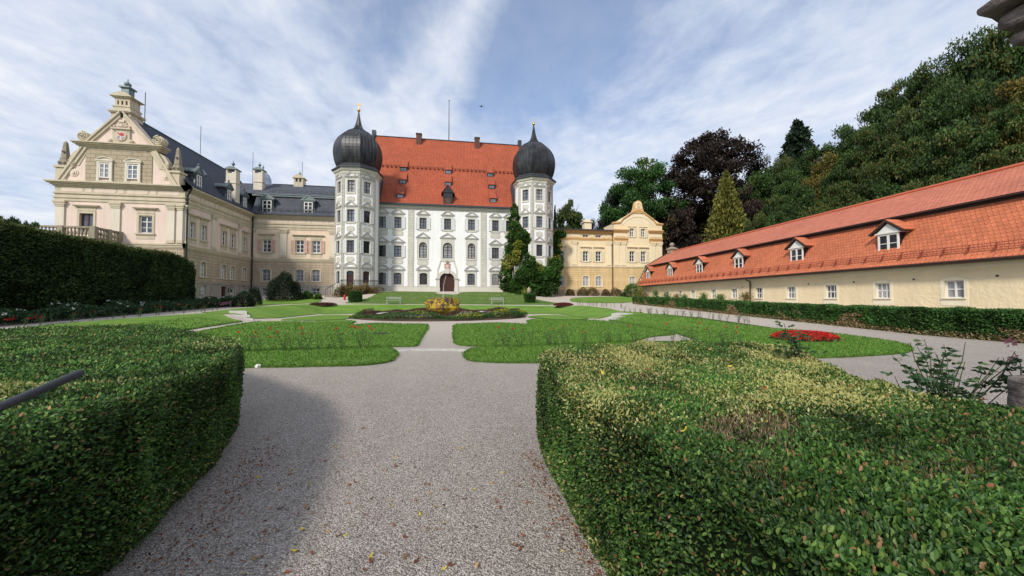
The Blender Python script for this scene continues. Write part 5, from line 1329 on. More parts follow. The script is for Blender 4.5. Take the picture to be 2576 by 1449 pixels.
# ================================================================== YELLOW WING
def make_yellow():
    Y = 62.0; YP = 61.55; X0 = 14.4; X1 = 28.4; X2 = 37.7
    root = thing('yellow_wing', (27, Y, 2.0), 'yellow palace wing with ochre banded ground floor and round-topped gable pavilion, right of the towers', 'building')
    F = Fac((0, Y), (1, 0), (0, -1)); P = Fac((0, YP), (1, 0), (0, -1))
    cs = [18.85, 23.3, 25.68]; pc = [31.82, 34.0]
    up = [(c-.5, c+.5, 8.12, 9.9) for c in cs]; lo = [(c-.57, c+.57, 3.74, 5.53) for c in cs]; at_ = [(c-.52, c+.52, 12.35, 12.83) for c in cs[1:]]
    pu = [(c-.49, c+.49, 8.12, 10.0) for c in pc]; pl = [(c-.52, c+.52, 3.74, 5.5) for c in pc]; pt_ = [(c-.4, c+.4, 12.62, 14.1) for c in pc]
    mb = MB(); F.wall(mb, X0, X1, 7.2, 13.5, up+at_); P.wall(mb, X1, X2, 7.2, 14.95, pu+pt_)
    mb.quad((X1, Y, 7.2), (X1, YP, 7.2), (X1, YP, 14.95), (X1, Y+4, 14.95)); mb.quad((X2, YP, 2), (X2, 75, 2), (X2, 75, 14.95), (X2, YP, 14.95))
    mb.build('upper_wall', YELUP, root)
    mb = MB(); F.wall(mb, X0, X1, 3.1, 7.2, lo); P.wall(mb, X1, X2, 3.1, 7.2, pl); mb.quad((X1, Y, 1.5), (X1, YP, 1.5), (X1, YP, 7.2), (X1, Y, 7.2))
    for h in lo: arch_fill(F, mb, h[0], h[1], h[3]-.16, .16, h[3], -.28)
    for h in pl: arch_fill(P, mb, h[0], h[1], h[3]-.16, .16, h[3], -.28)
    mb.build('lower_wall', YELRU, root)
    mb = MB(); F.box(mb, X0, X1, 1.5, 3.12, -.1, .05); P.box(mb, X1, X2, 1.5, 3.12, -.1, .05); mb.build('plinth', YBASE, root)
    # pavilion gable
    c = (X1+X2)/2; mb = MB(); G_ = [(X1, 14.95), (X2, 14.95), (c+1.65, 16.75), (c, 17.3), (c-1.65, 16.75)]
    P.poly(mb, G_, -.6, 0); gb = mb.build('gable', YELTR, root)
    mb = MB()
    for s_ in (-1, 1):
        e = X1 if s_ < 0 else X2
        L = [(e-s_*-.15, 14.95), (e-s_*1.2, 15.05), (c+s_*2.9, 15.75), (c+s_*1.1, 16.95), (c, 17.35)]
        for a, b in zip(L, L[1:]): P.poly(mb, [a, b, (b[0], b[1]+.2), (a[0], a[1]+.2)], -.7, .22, 0); P.poly(mb, [(a[0], a[1]-.14), (b[0], b[1]-.14), b, a], -.1, .12, 0)
    # crowning round head with shoulders
    hd = [(c-1.25, 16.9), (c-1.0, 17.4), (c-.8, 18.05)]+[(c-.72*math.cos(PI*i/10), 18.45+.72*math.sin(PI*i/10)) for i in range(11)]+[(c+.8, 18.05), (c+1.0, 17.4), (c+1.25, 16.9)]
    P.poly(mb, hd, -.5, .14, 0); mb.build('gable_mouldings', ORANGE, root)
    mb = MB(); 
    P.poly(mb, [(c-.62, 17.7)]+[(c-.58*math.cos(PI*i/10), 18.4+.58*math.sin(PI*i/10)) for i in range(11)]+[(c+.62, 17.7)], .14, .18)
    md = mb.build('medallion', YELTR, root)
    mb = MB(); 
    ring = [(c+.4*math.cos(2*PI*i/20), 18.3+.4*math.sin(2*PI*i/20)) for i in range(20)]; rin = [(c+.32*math.cos(2*PI*i/20), 18.3+.32*math.sin(2*PI*i/20)) for i in range(20)]
    for i in range(20): P.poly(mb, [ring[i], ring[(i+1) % 20], rin[(i+1) % 20], rin[i]], .18, .23)
    for s_ in (-1, 1): P.box(mb, c+s_*.13-.025, c+s_*.13+.025, 18.12, 18.48, .18, .22)
    P.box(mb, c-.13, c+.13, 18.28, 18.33, .18, .22); P.box(mb, c-.2, c+.2, 18.0, 18.04, .18, .22)
    sub(mb, 'monogram', ORANGE, md)
    # arch recess outline on gable
    mb = MB(); o = arc_pts(c-3.1, c+3.1, 14.6, 1.75, 20); i = arc_pts(c-2.98, c+2.98, 14.6, 1.62, 20)
    for k in range(20): P.poly(mb, [o[k], o[k+1], i[k+1], i[k]], 0, .06)
    mb.build('gable_arch', YELTR, root)
    # entablature orange
    mb = MB(); t = MB()
    for z, h, d in ((11.85, .22, .08), (12.07, .12, .16), (12.9, .0, 0), (12.98, .14, .1), (13.12, .16, .24), (13.28, .18, .4), (13.46, .14, .5)):
        if h: F.box(mb, X0, X1, z, z+h, -.03, d)
    F.box(mb, X0, X1, 12.19, 12.3, -.02, .04); 
    x = 15.2
    for a, b in ((15.0, 16.4), (16.8, 17.2), (17.6, 19.1), (19.6, 20.0), (20.4, 22.3), (24.2, 24.8), (26.5, 27.0), (27.3, 28.0)): t = MB(); F.box(t, a, b, 12.4, 12.88, -.02, .06); t.build('frieze_panel', YELTR, root)
    for a, b in ((X1, X1+2.6), (X2-2.6, X2)):
        P.box(mb, a, b, 11.7, 11.9, 0, .16); P.box(mb, a, b, 12.0, 12.2, 0, .1); P.box(mb, a, b, 12.2, 12.42, 0, .24); P.box(mb, a, b, 13.3, 13.5, 0, .12); P.box(mb, a-.1, b+.1, 13.5, 13.7, 0, .28); P.box(mb, a-.15, b+.15, 13.7, 13.85, 0, .4)
        t = MB(); P.box(t, a+.3, b-.3, 12.6, 13.15, 0, .08); t.build('frieze_panel', YELTR, root)
    mb.build('ochre_bands', ORANGE, root)
    mb = MB()
    for f, a, b in ((F, X0, X1), (P, X1, X2)):
        for z, h, d in ((7.05, .14, .06), (7.19, .18, .14), (7.37, .08, .08)): f.box(mb, a, b, z, z+h, -.02, d)
    mb.build('string_course', YELTR, root)
    for f, a, b in ((F, 20.7, 21.7), (F, 27.2, 28.1), (P, 28.5, 29.45), (P, 29.7, 30.6), (P, 35.4, 36.3), (P, 36.6, 37.6)):
        mb = MB(); pilaster(f, mb, a, b, 7.45, 11.68); mb.build('pilaster', YELTR, root)
    for h in up: window(root, F, *h, FRW, GLASS, 3, 2, surround=sur_beige(True, YELTR, .16), sill=(YELTR, .2), shutters=(SHUTY, .52, h[2]-.02, h[3]-.02), fw=.1)
    for h in pu: window(root, P, *h, FRW, GLASS, 3, 2, surround=sur_beige(True, YELTR, .14), sill=(YELTR, .16), shutters=(SHUTY, .48, h[2]-.02, h[3]-.02), fw=.1)
    for h in pt_: window(root, P, *h, FRW, GLASS, 3, 2, shutters=(SHUTY, .42, h[2]-.02, h[3]-.02), surround=sur_top, fw=.09)
    for h in at_: window(root, F, *h, FRW, GLASS, 1, 2, fw=.07)
    for h in lo: window(root, F, *h, FRW, GLASSC, 3, 2, arch=.16, surround=sur_arch(YELTR), fw=.1, grille='w')
    for h in pl: window(root, P, *h, FRW, GLASSC, 3, 2, arch=.16, surround=sur_arch(YELTR), fw=.1, grille='w')
    # roofs
    mb = MB(); mb.quad((X0-1, Y-.7, 13.62), (X1, Y-.7, 13.62), (X1, 70, 14.9), (X0-1, 70, 14.9)); mb.box(X0-1, X1-.3, Y-.78, Y-.66, 13.5, 13.68)
    x = X0-1
    while x < X1-.5: mb.box(x, x+.06, Y-.6, 69, 13.7, 13.76+.0); x += .6
    mb.prism([(X1-.1, YP+.3, 15.1), (c, YP+.3, 17.0), (X2+.1, YP+.3, 15.1)], (0, 13, 0))
    mb.build('roof', LEAD, root)
    mb = MB(); mb.box(24.6, 26.0, 66, 67.2, 14.2, 15.9); mb.box(24.4, 26.2, 65.8, 67.4, 15.9, 16.1); mb.box(24.8, 25.8, 66.1, 67.1, 16.1, 16.5); mb.build('chimney', YELTR, root)
    mb = MB(); mb.tube([(X1-.1, Y-.45, 13.5), (X1-.15, Y-.12, 12.9), (X1-.15, Y-.12, 2.2)], .07, 8); mb.build('downpipe', GUTTER, root)
def sur_top(fac, win, u0, u1, z0, z1):
    mb = MB(); w = .1
    fac.box(mb, u0-w, u1+w, z1, z1+.3, -.02, .05); fac.box(mb, u0-w-.25, u1+w+.25, z1+.3, z1+.4, -.02, .16); fac.box(mb, u0-w-.2, u1+w+.2, z0-.12, z0, -.02, .12)
    sub(mb, 'surround', YELTR, win)
make_yellow()
# ================================================================== LONG LOW BUILDING WITH RED ROOF
def make_barn():
    LW = 25.5; s0, s1 = 7.0, 59.6
    root = thing('long_low_building', (*barnpt(33, LW), .7), 'long low yellow building with red mansard roof behind the low hedge', 'building')
    F = Fac((LW*PR[0], LW*PR[1]), DR, (-PR[0], -PR[1]))     # u = distance along, normal faces the garden
    W = [(18.32, .86), (21.95, .86), (25.5, .86), (29.05, .86), (32.68, .86), (36.15, .84), (39.6, .84), (43.7, .82), (46.63, .78), (50.0, .78), (53.62, .76), (57.3, .76)]
    hs = [(u-w/2, u+w/2, 1.6 if i > 0 else 1.62, 2.58) for i, (u, w) in enumerate(W)]
    hs = [(14.2, 15.1, 1.62, 2.58)]+hs
    mb = MB(); F.wall(mb, s0, s1, 0, 3.55, hs, .22)
    e = lambda s, L, z: (*barnpt(s, L), z)
    for s in (s0, s1):
        mb.add([e(s, LW, 0), e(s, LW+11, 0), e(s, LW+11, 3.5), e(s, LW+9.6, 6.9), e(s, 31, 9.2), e(s, LW+1.5, 6.9), e(s, LW, 3.5)], [(0, 1, 2, 3, 4, 5, 6)])
    mb.quad(e(s0, LW+11, 0), e(s1, LW+11, 0), e(s1, LW+11, 3.5), e(s0, LW+11, 3.5))
    mb.build('wall', BARNW, root)
    mb = MB(); F.box(mb, s0, s1, 3.2, 3.24, -.02, .03); F.box(mb, s0, s1, 3.24, 3.5, -.02, .05); mb.build('eaves_band', BARNT, root)
    for i, h in enumerate(hs):
        c = (h[0]+h[1])/2; u0, u1, z0, z1 = h
        def sur(fac, win, u0, u1, z0, z1):
            mb = MB(); w = .17; t = .022
            fac.box(mb, u0-w, u0, z0-.42, z1, -.02, t); fac.box(mb, u1, u1+w, z0-.42, z1, -.02, t); fac.box(mb, u0, u1, z0-.42, z0-.05, -.02, t)
            o = arc_pts(u0-w, u1+w, z1, .2); fac.poly(mb, [(u1+w, z1), (u0-w, z1)][::-1]+o[1:-1][::-1], -.02, t) if False else fac.poly(mb, o, -.02, t)
            fac.box(mb, u0-w*.6, u1+w*.6, z0-.05, z0, -.02, .09)
            sub(mb, 'surround', BARNT, win)
        gm = GLASSC if i % 3 else GLASSB
        if 2 <= i <= 5: window(root, F, u0, u1, z0, z1, FRW, GLASS if i in (3, 5) else GLASSC, 2, 3, fw=.055, bar=.05, midbar=.05, surround=sur, depth=.17)
        else: window(root, F, u0, u1, z0, z1, FRW, gm, 2, 2, fw=.06, bar=.035, midbar=.07, surround=sur, depth=.17)
    # roof
    def strip(mb, a, b, n=1, sa=s0-.2, sb=s1+.25, flare=0, mi=0):
        for i in range(n):
            t0, t1 = i/n, (i+1)/n
            f = lambda t: (a[0]+(b[0]-a[0])*t+flare*math.sin(PI*t)*(1-t), a[1]+(b[1]-a[1])*t-flare*math.sin(PI*t)*(1-t)*.7)
            p, q = f(t0), f(t1); mb.quad(e(sa, *p), e(sb, *p), e(sb, *q), e(sa, *q), mi)
    mb = MB(); strip(mb, (24.92, 3.62), (26.95, 6.68), 6, flare=.35); strip(mb, (26.7, 6.95), (31.0, 9.32), 1, mi=1); strip(mb, (31.0, 9.32), (36.2, 6.6), 1, mi=1); strip(mb, (36.2, 6.6), (37.2, 3.4), 1)
    r = mb.build('roof', [BARNR, BARNU], root)
    mb = MB(); mb.tube([e(s0, 31, 9.35), e(s1+.2, 31, 9.35)], .13, 8); sub(mb, 'ridge_tiles', simple('ridge_tile_red', (.52, .13, .07), .7), r)
    mb = MB(); strip(mb, (26.96, 6.66), (26.99, 6.98)); mb.prism([e(s0, 26.6, 6.84), e(s0, 27.0, 6.84), e(s0, 27.0, 6.94), e(s0, 26.6, 6.9)], (DR[0]*(s1-s0+.2), DR[1]*(s1-s0+.2), 0)); sub(mb, 'roof_break_band', simple('dark_break_board', (.045, .034, .034)), r)
    mb = MB(); gpts = [(24.78, 3.56), (24.82, 3.45), (24.95, 3.42), (25.3, 3.44), (25.45, 3.5), (25.3, 3.62), (24.95, 3.62)]
    mb.prism([e(s0-.1, *q) for q in gpts], (DR[0]*(s1-s0+.4), DR[1]*(s1-s0+.4), 0)); sub(mb, 'gutter', GUTTER, r)
    # verge at far gable
    mb = MB()
    for a, b in (((24.85, 3.5), (25.35, 3.95)), ((25.35, 3.95), (26.8, 6.75)), ((26.65, 6.85), (31, 9.3))):
        mb.prism([e(s1+.15, a[0], a[1]), e(s1+.15, b[0], b[1]), e(s1+.15, b[0], b[1]+.16), e(s1+.15, a[0], a[1]+.16)], (DR[0]*.2, DR[1]*.2, 0))
    sub(mb, 'verge_board', GUTTER, r)
    # snow fence: rails, uprights
    mb = MB(); L_, Z_ = 25.28, 4.12
    for dz in (0, .12, .24): mb.tube([e(s0, L_-.02-dz*.25, Z_+dz), e(s1, L_-.02-dz*.25, Z_+dz)], .014, 4)
    s = s0
    while s < s1:
        mb.tube([e(s, L_-.02, Z_-.03), e(s, L_-.1, Z_+.27)], .01, 3); s += .16 if s < 34 else .4
    s = s0
    while s < s1: mb.prism([e(s, L_+.12, Z_+.3), e(s, L_-.16, Z_-.12), e(s, L_+.0, Z_-.12)], (DR[0]*.06, DR[1]*.06, 0)); s += 1.05
    sub(mb, 'snow_fence', simple('red_brown_guard', (.25, .06, .035)), r)
    # dormers
    for s in (21.92, 28.95, 36.02, 43.0, 50.1, 57.1):
        D = Fac(barnpt(0, 25.98), DR, (-PR[0], -PR[1])); w = .62
        mb = MB(); 
        for a in (s-w, s+w-.06): 
            D.poly(mb, [(a, 4.5), (a+.06, 4.5), (a+.06, 5.82), (a, 5.82)], -.9, -.02)
        D.box(mb, s-w, s+w, 4.46, 5.84, -.98, -.04)
        dd = mb.build('dormer', simple('slate_cheeks', (.055, .045, .05)), root)
        mb = MB(); 
        for q in ((s-w, s-w+.1, 4.5, 5.78), (s+w-.1, s+w, 4.5, 5.78), (s-w+.1, s+w-.1, 4.5, 4.62), (s-w+.1, s+w-.1, 5.66, 5.78), (s-.06, s+.06, 4.62, 5.66)): D.box(mb, *q, -.02, .05)
        D.box(mb, s-w+.1, s-.06, 5.12, 5.16, -.02, .03); D.box(mb, s+.06, s+w-.1, 5.12, 5.16, -.02, .03)
        D.box(mb, s-w-.05, s+w+.05, 4.42, 4.5, -.02, .1); sub(mb, 'window', FRW, dd)
        mb = MB(); mb.quad(D.pt(s-w, 4.5, 0), D.pt(s+w, 4.5, 0), D.pt(s+w, 5.78, 0), D.pt(s-w, 5.78, 0)); sub(mb, 'pane', GLASS, dd)
        mb = MB(); D.poly(mb, [(s-w-.12, 5.8), (s+w+.12, 5.8), (s, 6.42)], -.9, .06); D.poly(mb, [(s-w-.16, 5.78), (s+w+.16, 5.78), (s+w+.1, 5.86), (s-w-.1, 5.86)], -.9, .12); sub(mb, 'pediment', FRW, dd)
        mb = MB(); 
        for s_ in (-1, 1): D.poly(mb, [(s+s_*1.0, 5.74), (s, 6.52), (s, 6.66), (s+s_*1.12, 5.82)], -.02, .2)
        sub(mb, 'bargeboard', GUTTER, dd)
        mb = MB()
        for s_ in (-1, 1): D.poly(mb, [(s+s_*1.04, 5.84), (s, 6.64), (s, 6.70), (s+s_*1.1, 5.88)], -1.0, .17)
        sub(mb, 'dormer_roof', BARNR, dd)
    # finial block on far ridge end
    p = e(s1-.5, 31, 9.1); mb = MB(); mb.lathe(p, [(.75, 0), (.75, .55), (.95, .6), (.95, .72), (.25, 1.05)], 4, AR+PI/4); mb.ball((p[0], p[1], p[2]+1.4), .36, 14, 10); mb.build('ridge_finial', STONE, root)
    mb = MB(); a = F.pt(33.7, 3.5, .5); b = F.pt(33.7, 3.2, .12); mb.tube([a, F.pt(33.7, 3.35, .45), b, F.pt(33.7, .5, .1)], .06, 8); mb.build('downpipe', GUTTER, root)
    mb = MB()
    for u in (16.6, 20.2, 23.8, 27.4, 34.9): F.box(mb, u-.06, u+.06, 2.68, 2.78, -.02, .012)
    mb.build('wall_vents', BROWNW, root)
make_barn()
#@@GARDEN
# ================================================================== TREES
def crown_data(seed, ncl=70, nl=170, kind='round', leaf=.03, gap=.0):
    """unit crown: width 1 across, height 1, base at z=0"""
    rng = np.random.default_rng(seed); parts = []
    if kind == 'round':
        C = []
        while len(C) < ncl:
            p = rng.uniform(-1, 1, 3); r = np.linalg.norm(p)
            if r < .45 or r > 1: continue
            if p[2] < -.75: continue
            C.append(p)
        C = np.array(C)
        lob = 1+.16*vnoise(C, 2.2, seed, 2); C = C*lob[:, None]
        sc = rng.uniform(.13, .24, ncl); N = ncl*nl; idx = np.repeat(np.arange(ncl), nl)
        q = norm(rng.normal(size=(N, 3)))*(rng.random((N, 1))**.45)*sc[idx][:, None]*[1.25, 1.25, .62]
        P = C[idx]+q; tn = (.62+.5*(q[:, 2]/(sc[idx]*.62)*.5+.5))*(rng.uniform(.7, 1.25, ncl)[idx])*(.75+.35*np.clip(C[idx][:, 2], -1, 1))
        P = P*[.5, .5, .5]+[0, 0, .5]
        T = rng.normal(size=(N, 3)); T[:, 2] -= .3
        al = (vnoise(C, 1.5, seed+3, 2) > .45)[idx]*(rng.random(N) < .35)
    elif kind == 'cone':
        N = ncl*nl; h = rng.random(ncl)**.8; ang = rng.uniform(0, 2*PI, ncl); rr = (1-h)**.85*.5*rng.uniform(.72, 1.08, ncl)+.012
        C = np.column_stack([rr*np.cos(ang), rr*np.sin(ang), h*.97]); idx = np.repeat(np.arange(ncl), nl)
        out = np.column_stack([np.cos(ang), np.sin(ang), np.zeros(ncl)]); t = rng.random((N, 1))
        w = .5*(1-h[idx])[:, None]+.12
        P = C[idx]-out[idx]*t*rr[idx][:, None]*.75+rng.normal(size=(N, 3))*[.045, .045, .018]*w*2+[0, 0, 1]*(t*.035-.01)
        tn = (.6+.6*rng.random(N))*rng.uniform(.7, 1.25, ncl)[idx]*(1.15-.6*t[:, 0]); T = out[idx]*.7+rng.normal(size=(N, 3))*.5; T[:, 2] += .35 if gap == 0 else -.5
        al = np.zeros(N)
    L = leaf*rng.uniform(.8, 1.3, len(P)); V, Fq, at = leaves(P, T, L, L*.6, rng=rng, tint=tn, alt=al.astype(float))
    return V, Fq, at
CR = {}
def crown_mesh(key, mat, **k):
    kk = (key, mat.name)
    if kk not in CR:
        V, Fq, at = crown_data(**k); CR[kk] = npmesh('tree_crown', V, Fq, mat, None, at)
    return CR[kk]
def trunk_mesh(seed, spread=True):
    """unit trunk: z 0..1, where the crown spans z .25..1 and x,y -.5...5"""
    if ('t', seed, spread) in CR: return CR[('t', seed, spread)]
    r = random.Random(seed); mb = MB(); mb.tube([(0, 0, -.05), (.004, 0, .15), (-.006, .004, .4), (.004, .002, .7), (0, 0, .92)], [.028, .022, .017, .01, .003], 7)
    if spread:
        for i in range(13):
            z = .28+.045*i; a = r.uniform(0, 2*PI); l = r.uniform(.22, .42)*(1-(z-.25)*.7); 
            p = [(0, 0, z), (l*.4*math.cos(a), l*.4*math.sin(a), z+.06), (l*math.cos(a+.2), l*math.sin(a+.2), z+.17)]; mb.tube(p, [.011, .008, .002], 5)
    o = mb.build('trunk_tmp', BARK); me = o.data; me.name = 'trunk'; bpy.data.objects.remove(o); CR[('t', seed, spread)] = me; return me
def tree(name, base, h, w, mesh, label, cat='tree', group=None, rz=0, bare=.25, seed=1, spread=True, tw=None):
    root = thing(name, base, label, cat, group)
    t = meshobj('trunk', trunk_mesh(seed, spread), root); t.scale = (tw or w, tw or w, h)
    c = meshobj('crown', mesh, root); c.scale = (w, w, h*(1-bare)); c.location = (0, 0, h*bare); c.rotation_euler = (0, 0, rz); t.rotation_euler = (0, 0, rz)
    return root
def gz(x, y):
    L = x*PR[0]+y*PR[1]; S = x*DR[0]+y*DR[1]
    return max(zt(x, y), -.3+max(0, (L-35.5))*.42*sm(150, 70, S)) if L > 31 else zt(x, y)
def ptree(name, px, top, d, wpx, ckey, mat, label, bare=.2, drop=None, hmin=6, group=None, seed=1, **k):
    p = atd(px, top, d); z0 = gz(p[0], p[1]); h = max(hmin, p[2]-z0); w = wpx*d/F_
    if h > 24: z0 = p[2]-24; h = 24
    me = crown_mesh(ckey+str(seed), mat, **dict(k, seed=seed))
    return tree(name, (p[0], p[1], z0), h/.99, w, me, label, 'tree', group, rz=seed*1.7, bare=bare, seed=seed, spread=not ckey.startswith('cone'))
R1 = dict(ncl=110, nl=230, kind='round', leaf=.034)
RS = dict(ncl=130, nl=260, kind='round', leaf=.026)
CN = dict(ncl=420, nl=60, kind='cone', leaf=.035)
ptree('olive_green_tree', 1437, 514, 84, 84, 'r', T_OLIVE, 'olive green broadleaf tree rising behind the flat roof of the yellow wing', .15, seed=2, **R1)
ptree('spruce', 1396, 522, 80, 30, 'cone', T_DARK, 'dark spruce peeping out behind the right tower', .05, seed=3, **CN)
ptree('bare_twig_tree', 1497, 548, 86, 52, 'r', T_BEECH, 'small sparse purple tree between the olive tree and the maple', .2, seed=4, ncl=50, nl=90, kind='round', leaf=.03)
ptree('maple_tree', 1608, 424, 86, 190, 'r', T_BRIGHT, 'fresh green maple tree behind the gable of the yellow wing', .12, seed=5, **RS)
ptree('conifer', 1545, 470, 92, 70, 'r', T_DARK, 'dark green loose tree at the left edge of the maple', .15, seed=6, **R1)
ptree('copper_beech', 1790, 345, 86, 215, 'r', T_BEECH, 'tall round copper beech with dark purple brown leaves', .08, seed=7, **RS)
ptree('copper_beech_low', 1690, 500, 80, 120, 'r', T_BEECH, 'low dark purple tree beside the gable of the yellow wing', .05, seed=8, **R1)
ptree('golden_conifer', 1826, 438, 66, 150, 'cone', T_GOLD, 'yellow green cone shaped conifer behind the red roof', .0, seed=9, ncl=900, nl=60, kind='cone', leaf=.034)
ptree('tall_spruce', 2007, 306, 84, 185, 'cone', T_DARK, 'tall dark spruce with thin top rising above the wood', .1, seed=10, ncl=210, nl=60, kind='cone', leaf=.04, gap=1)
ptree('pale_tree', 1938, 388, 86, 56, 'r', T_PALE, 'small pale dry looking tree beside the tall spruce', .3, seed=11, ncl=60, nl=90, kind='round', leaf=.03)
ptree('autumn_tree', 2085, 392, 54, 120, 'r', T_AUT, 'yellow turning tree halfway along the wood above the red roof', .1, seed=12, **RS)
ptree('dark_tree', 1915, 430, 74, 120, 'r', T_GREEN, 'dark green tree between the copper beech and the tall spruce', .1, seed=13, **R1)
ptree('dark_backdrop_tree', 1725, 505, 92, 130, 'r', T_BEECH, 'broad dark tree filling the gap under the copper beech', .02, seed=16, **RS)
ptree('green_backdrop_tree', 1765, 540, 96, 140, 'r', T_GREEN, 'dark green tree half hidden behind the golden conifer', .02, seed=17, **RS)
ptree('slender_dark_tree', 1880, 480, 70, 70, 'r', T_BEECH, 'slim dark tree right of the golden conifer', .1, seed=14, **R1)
WOOD = [(RS, T_GREEN, 's1', 1), (RS, T_GREEN, 's2', 2), (RS, T_OLIVE, 's3', 3), (RS, T_GREEN, 's4', 4)]
wl = ['dark green broadleaf tree in the dense wood on the hillside', 'olive green broadleaf tree in the dense wood on the hillside']
rr = random.Random(5)
def wood(px, top, L, wpx, mat=None, idx=None):
    d = F_*L/max(60, px-1220.0); i = rr.randrange(4) if idx is None else idx
    k, m, key, sd = WOOD[i]; m = mat or m
    p = atd(px, top, d); z0 = gz(p[0], p[1]); h = p[2]-z0
    if h < 7: z0 = p[2]-9; h = 9
    if h > 19: z0 = z0 if h < 22 else p[2]-22; h = p[2]-z0
    me = crown_mesh('w'+str(sd), m, **dict(k, seed=sd*7+1))
    lab = wl[1] if m is T_OLIVE else ('yellow tinged autumn tree in the hillside wood' if m is T_AUT else wl[0])
    tree('hillside_tree', (p[0], p[1], z0), h, wpx*d/F_, me, lab, 'tree', 'trees of the wood on the hillside behind the red roof' if m is not T_AUT else 'yellow autumn trees in the hillside wood', rz=rr.uniform(0, 6.28), bare=rr.uniform(.08, .2), seed=sd)
# skyline row
for px, top, w in ((1965, 398, 90), (2045, 362, 110), (2125, 330, 120), (2190, 268, 130), (2255, 212, 140), (2325, 178, 150), (2400, 130, 160), (2470, 104, 170), (2545, 92, 180), (2630, 70, 190), (2730, 60, 200)): wood(px, top+4, 60, w)
for px, top, w in ((1990, 440, 100), (2150, 385, 130), (2230, 310, 140), (2310, 260, 150), (2390, 225, 160), (2480, 200, 170), (2570, 190, 190), (2680, 170, 200)): wood(px, top, 50, w, T_AUT if px in (2570,) else None)
for px, top, w in ((1960, 500, 90), (2030, 460, 110), (2140, 470, 120), (2220, 410, 140), (2310, 370, 150), (2400, 330, 170), (2500, 300, 180), (2600, 290, 200)): wood(px, top, 42, w, T_AUT if px == 2600 else None)
for px, top, w in ((1900, 540, 80), (1960, 530, 90), (2050, 520, 110), (2130, 510, 120), (2220, 480, 140), (2330, 450, 160), (2440, 420, 170), (2560, 390, 190)): wood(px, top, 37.5, w)
# shrubs behind the tall hedge at the left edge, 
for px, top, d, w in ((8, 541, 30, 60), (38, 550, 31, 40), (80, 556, 31, 36)):
    p = atd(px, top, d); tree('tall_shrub', (p[0], p[1], 1), p[2]-1, w*d/F_, crown_mesh('sh', T_GREEN, seed=71, ncl=60, nl=110, kind='round', leaf=.05), 'loose shrub peeping over the tall dark hedge at far left', 'shrub', 'shrubs peeping over the tall hedge', rz=px, bare=.3, seed=3)
# ================================================================== SMALL PLANTS
def bushmesh(name, seed, n, mat, leaf, size, kind='ball', core=True):
    """leafy bush of radius 1 (base at 0, height 1.. scaled later)"""
    rng = np.random.default_rng(seed)
    p = norm(rng.normal(size=(n, 3))); p[:, 2] = np.abs(p[:, 2]); r = .62+.38*rng.random((n, 1))**.5; r *= (1+.16*vnoise(p, 2.5, seed, 2))[:, None]
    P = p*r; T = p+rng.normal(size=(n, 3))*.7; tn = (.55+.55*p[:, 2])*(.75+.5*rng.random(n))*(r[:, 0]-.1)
    V, Fq, at = leaves(P*size, T, leaf, leaf*.6, rng=rng, tint=tn, alt=(vnoise(p, 2, seed+2, 2) > .4)*1.0*(rng.random(n) < .5))
    parts = [(V, Fq, at, 0)]
    return npmesh(name, *[x for x in (V, Fq)], mat, None, at)
def bush(name, px, py, wpx, hpx, mat, label, n=3000, leaf=.1, seed=1, group=None, cat='bush', d=None):
    x, y = gp(px, py); z = zt(x, y); cd = x*FW[0]+y*FW[1]; w = wpx*cd/F_/2; h = hpx*cd/F_
    rng = np.random.default_rng(seed); n = int(n)
    p = norm(rng.normal(size=(n, 3))); p[:, 2] = np.abs(p[:, 2])*1.0; r = (.55+.45*rng.random((n, 1))**.5)*(1+.2*vnoise(p, 2.6, seed, 2))[:, None]
    P = p*r*[w, w, h]; T = p+rng.normal(size=(n, 3))*.8
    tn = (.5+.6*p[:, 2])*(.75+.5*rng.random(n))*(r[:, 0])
    V, Fq, at = leaves(P, T, leaf, leaf*.6, rng=rng, tint=tn, alt=(vnoise(p, 2, seed+2, 2) > .5)*1.0*(rng.random(n) < .5))
    root = thing(name, (x, y, z), label, cat, group)
    meshobj('foliage', npmesh('foliage', V, Fq, mat, None, at), root)
    mb = MB(); r_ = random.Random(seed)
    for i in range(7):
        a = r_.uniform(0, 2*PI); mb.tube([(x, y, z-.05), (x+w*.3*math.cos(a), y+w*.3*math.sin(a), z+h*.35), (x+w*.6*math.cos(a), y+w*.6*math.sin(a), z+h*.75)], [.03, .02, .006], 5)
    mb.build('stems', BARK, root)
    return root
bush('laurel_bush', 716, 755, 78, 72, T_DARK, 'big dark green pyramidal bush in front of the mansard wing', 9000, .16, 21)
for px, py, w, h, lab in ((558, 772, 30, 20, 'small dark bush left of the basement door of the gabled wing'), (612, 772, 46, 34, 'low dark bushes right of the basement door in the wing corner'), (640, 768, 30, 46, 'upright dark bush by the corner downpipe'), (526, 772, 46, 26, 'dark bush at the end of the tall hedge'), (774, 752, 24, 18, 'light green leafy bush under the mansard wing windows'), (800, 753, 18, 12, 'small grey green plant near the stair of the left tower')):
    bush('shrub', px, py, w, h, T_DARK if px < 700 else IVY, lab, 2200, .14, px)
for px, w, h, lab in ((1435, 24, 19, 'first'), (1466, 30, 20, 'second'), (1490, 34, 22, 'third'), (1524, 22, 17, 'fourth'), (1551, 30, 20, 'fifth')):
    bush('barberry_bush', px, 744, w, h, IVYR, 'reddish green rounded bush before the yellow wing, %s from the left' % lab, 2400, .12, px, 'reddish bushes along the yellow wing')
bush('green_bush', 1590, 747, 52, 32, IVY, 'green bush with yellow flowers at the corner of the long red roofed building', 4200, .14, 77)
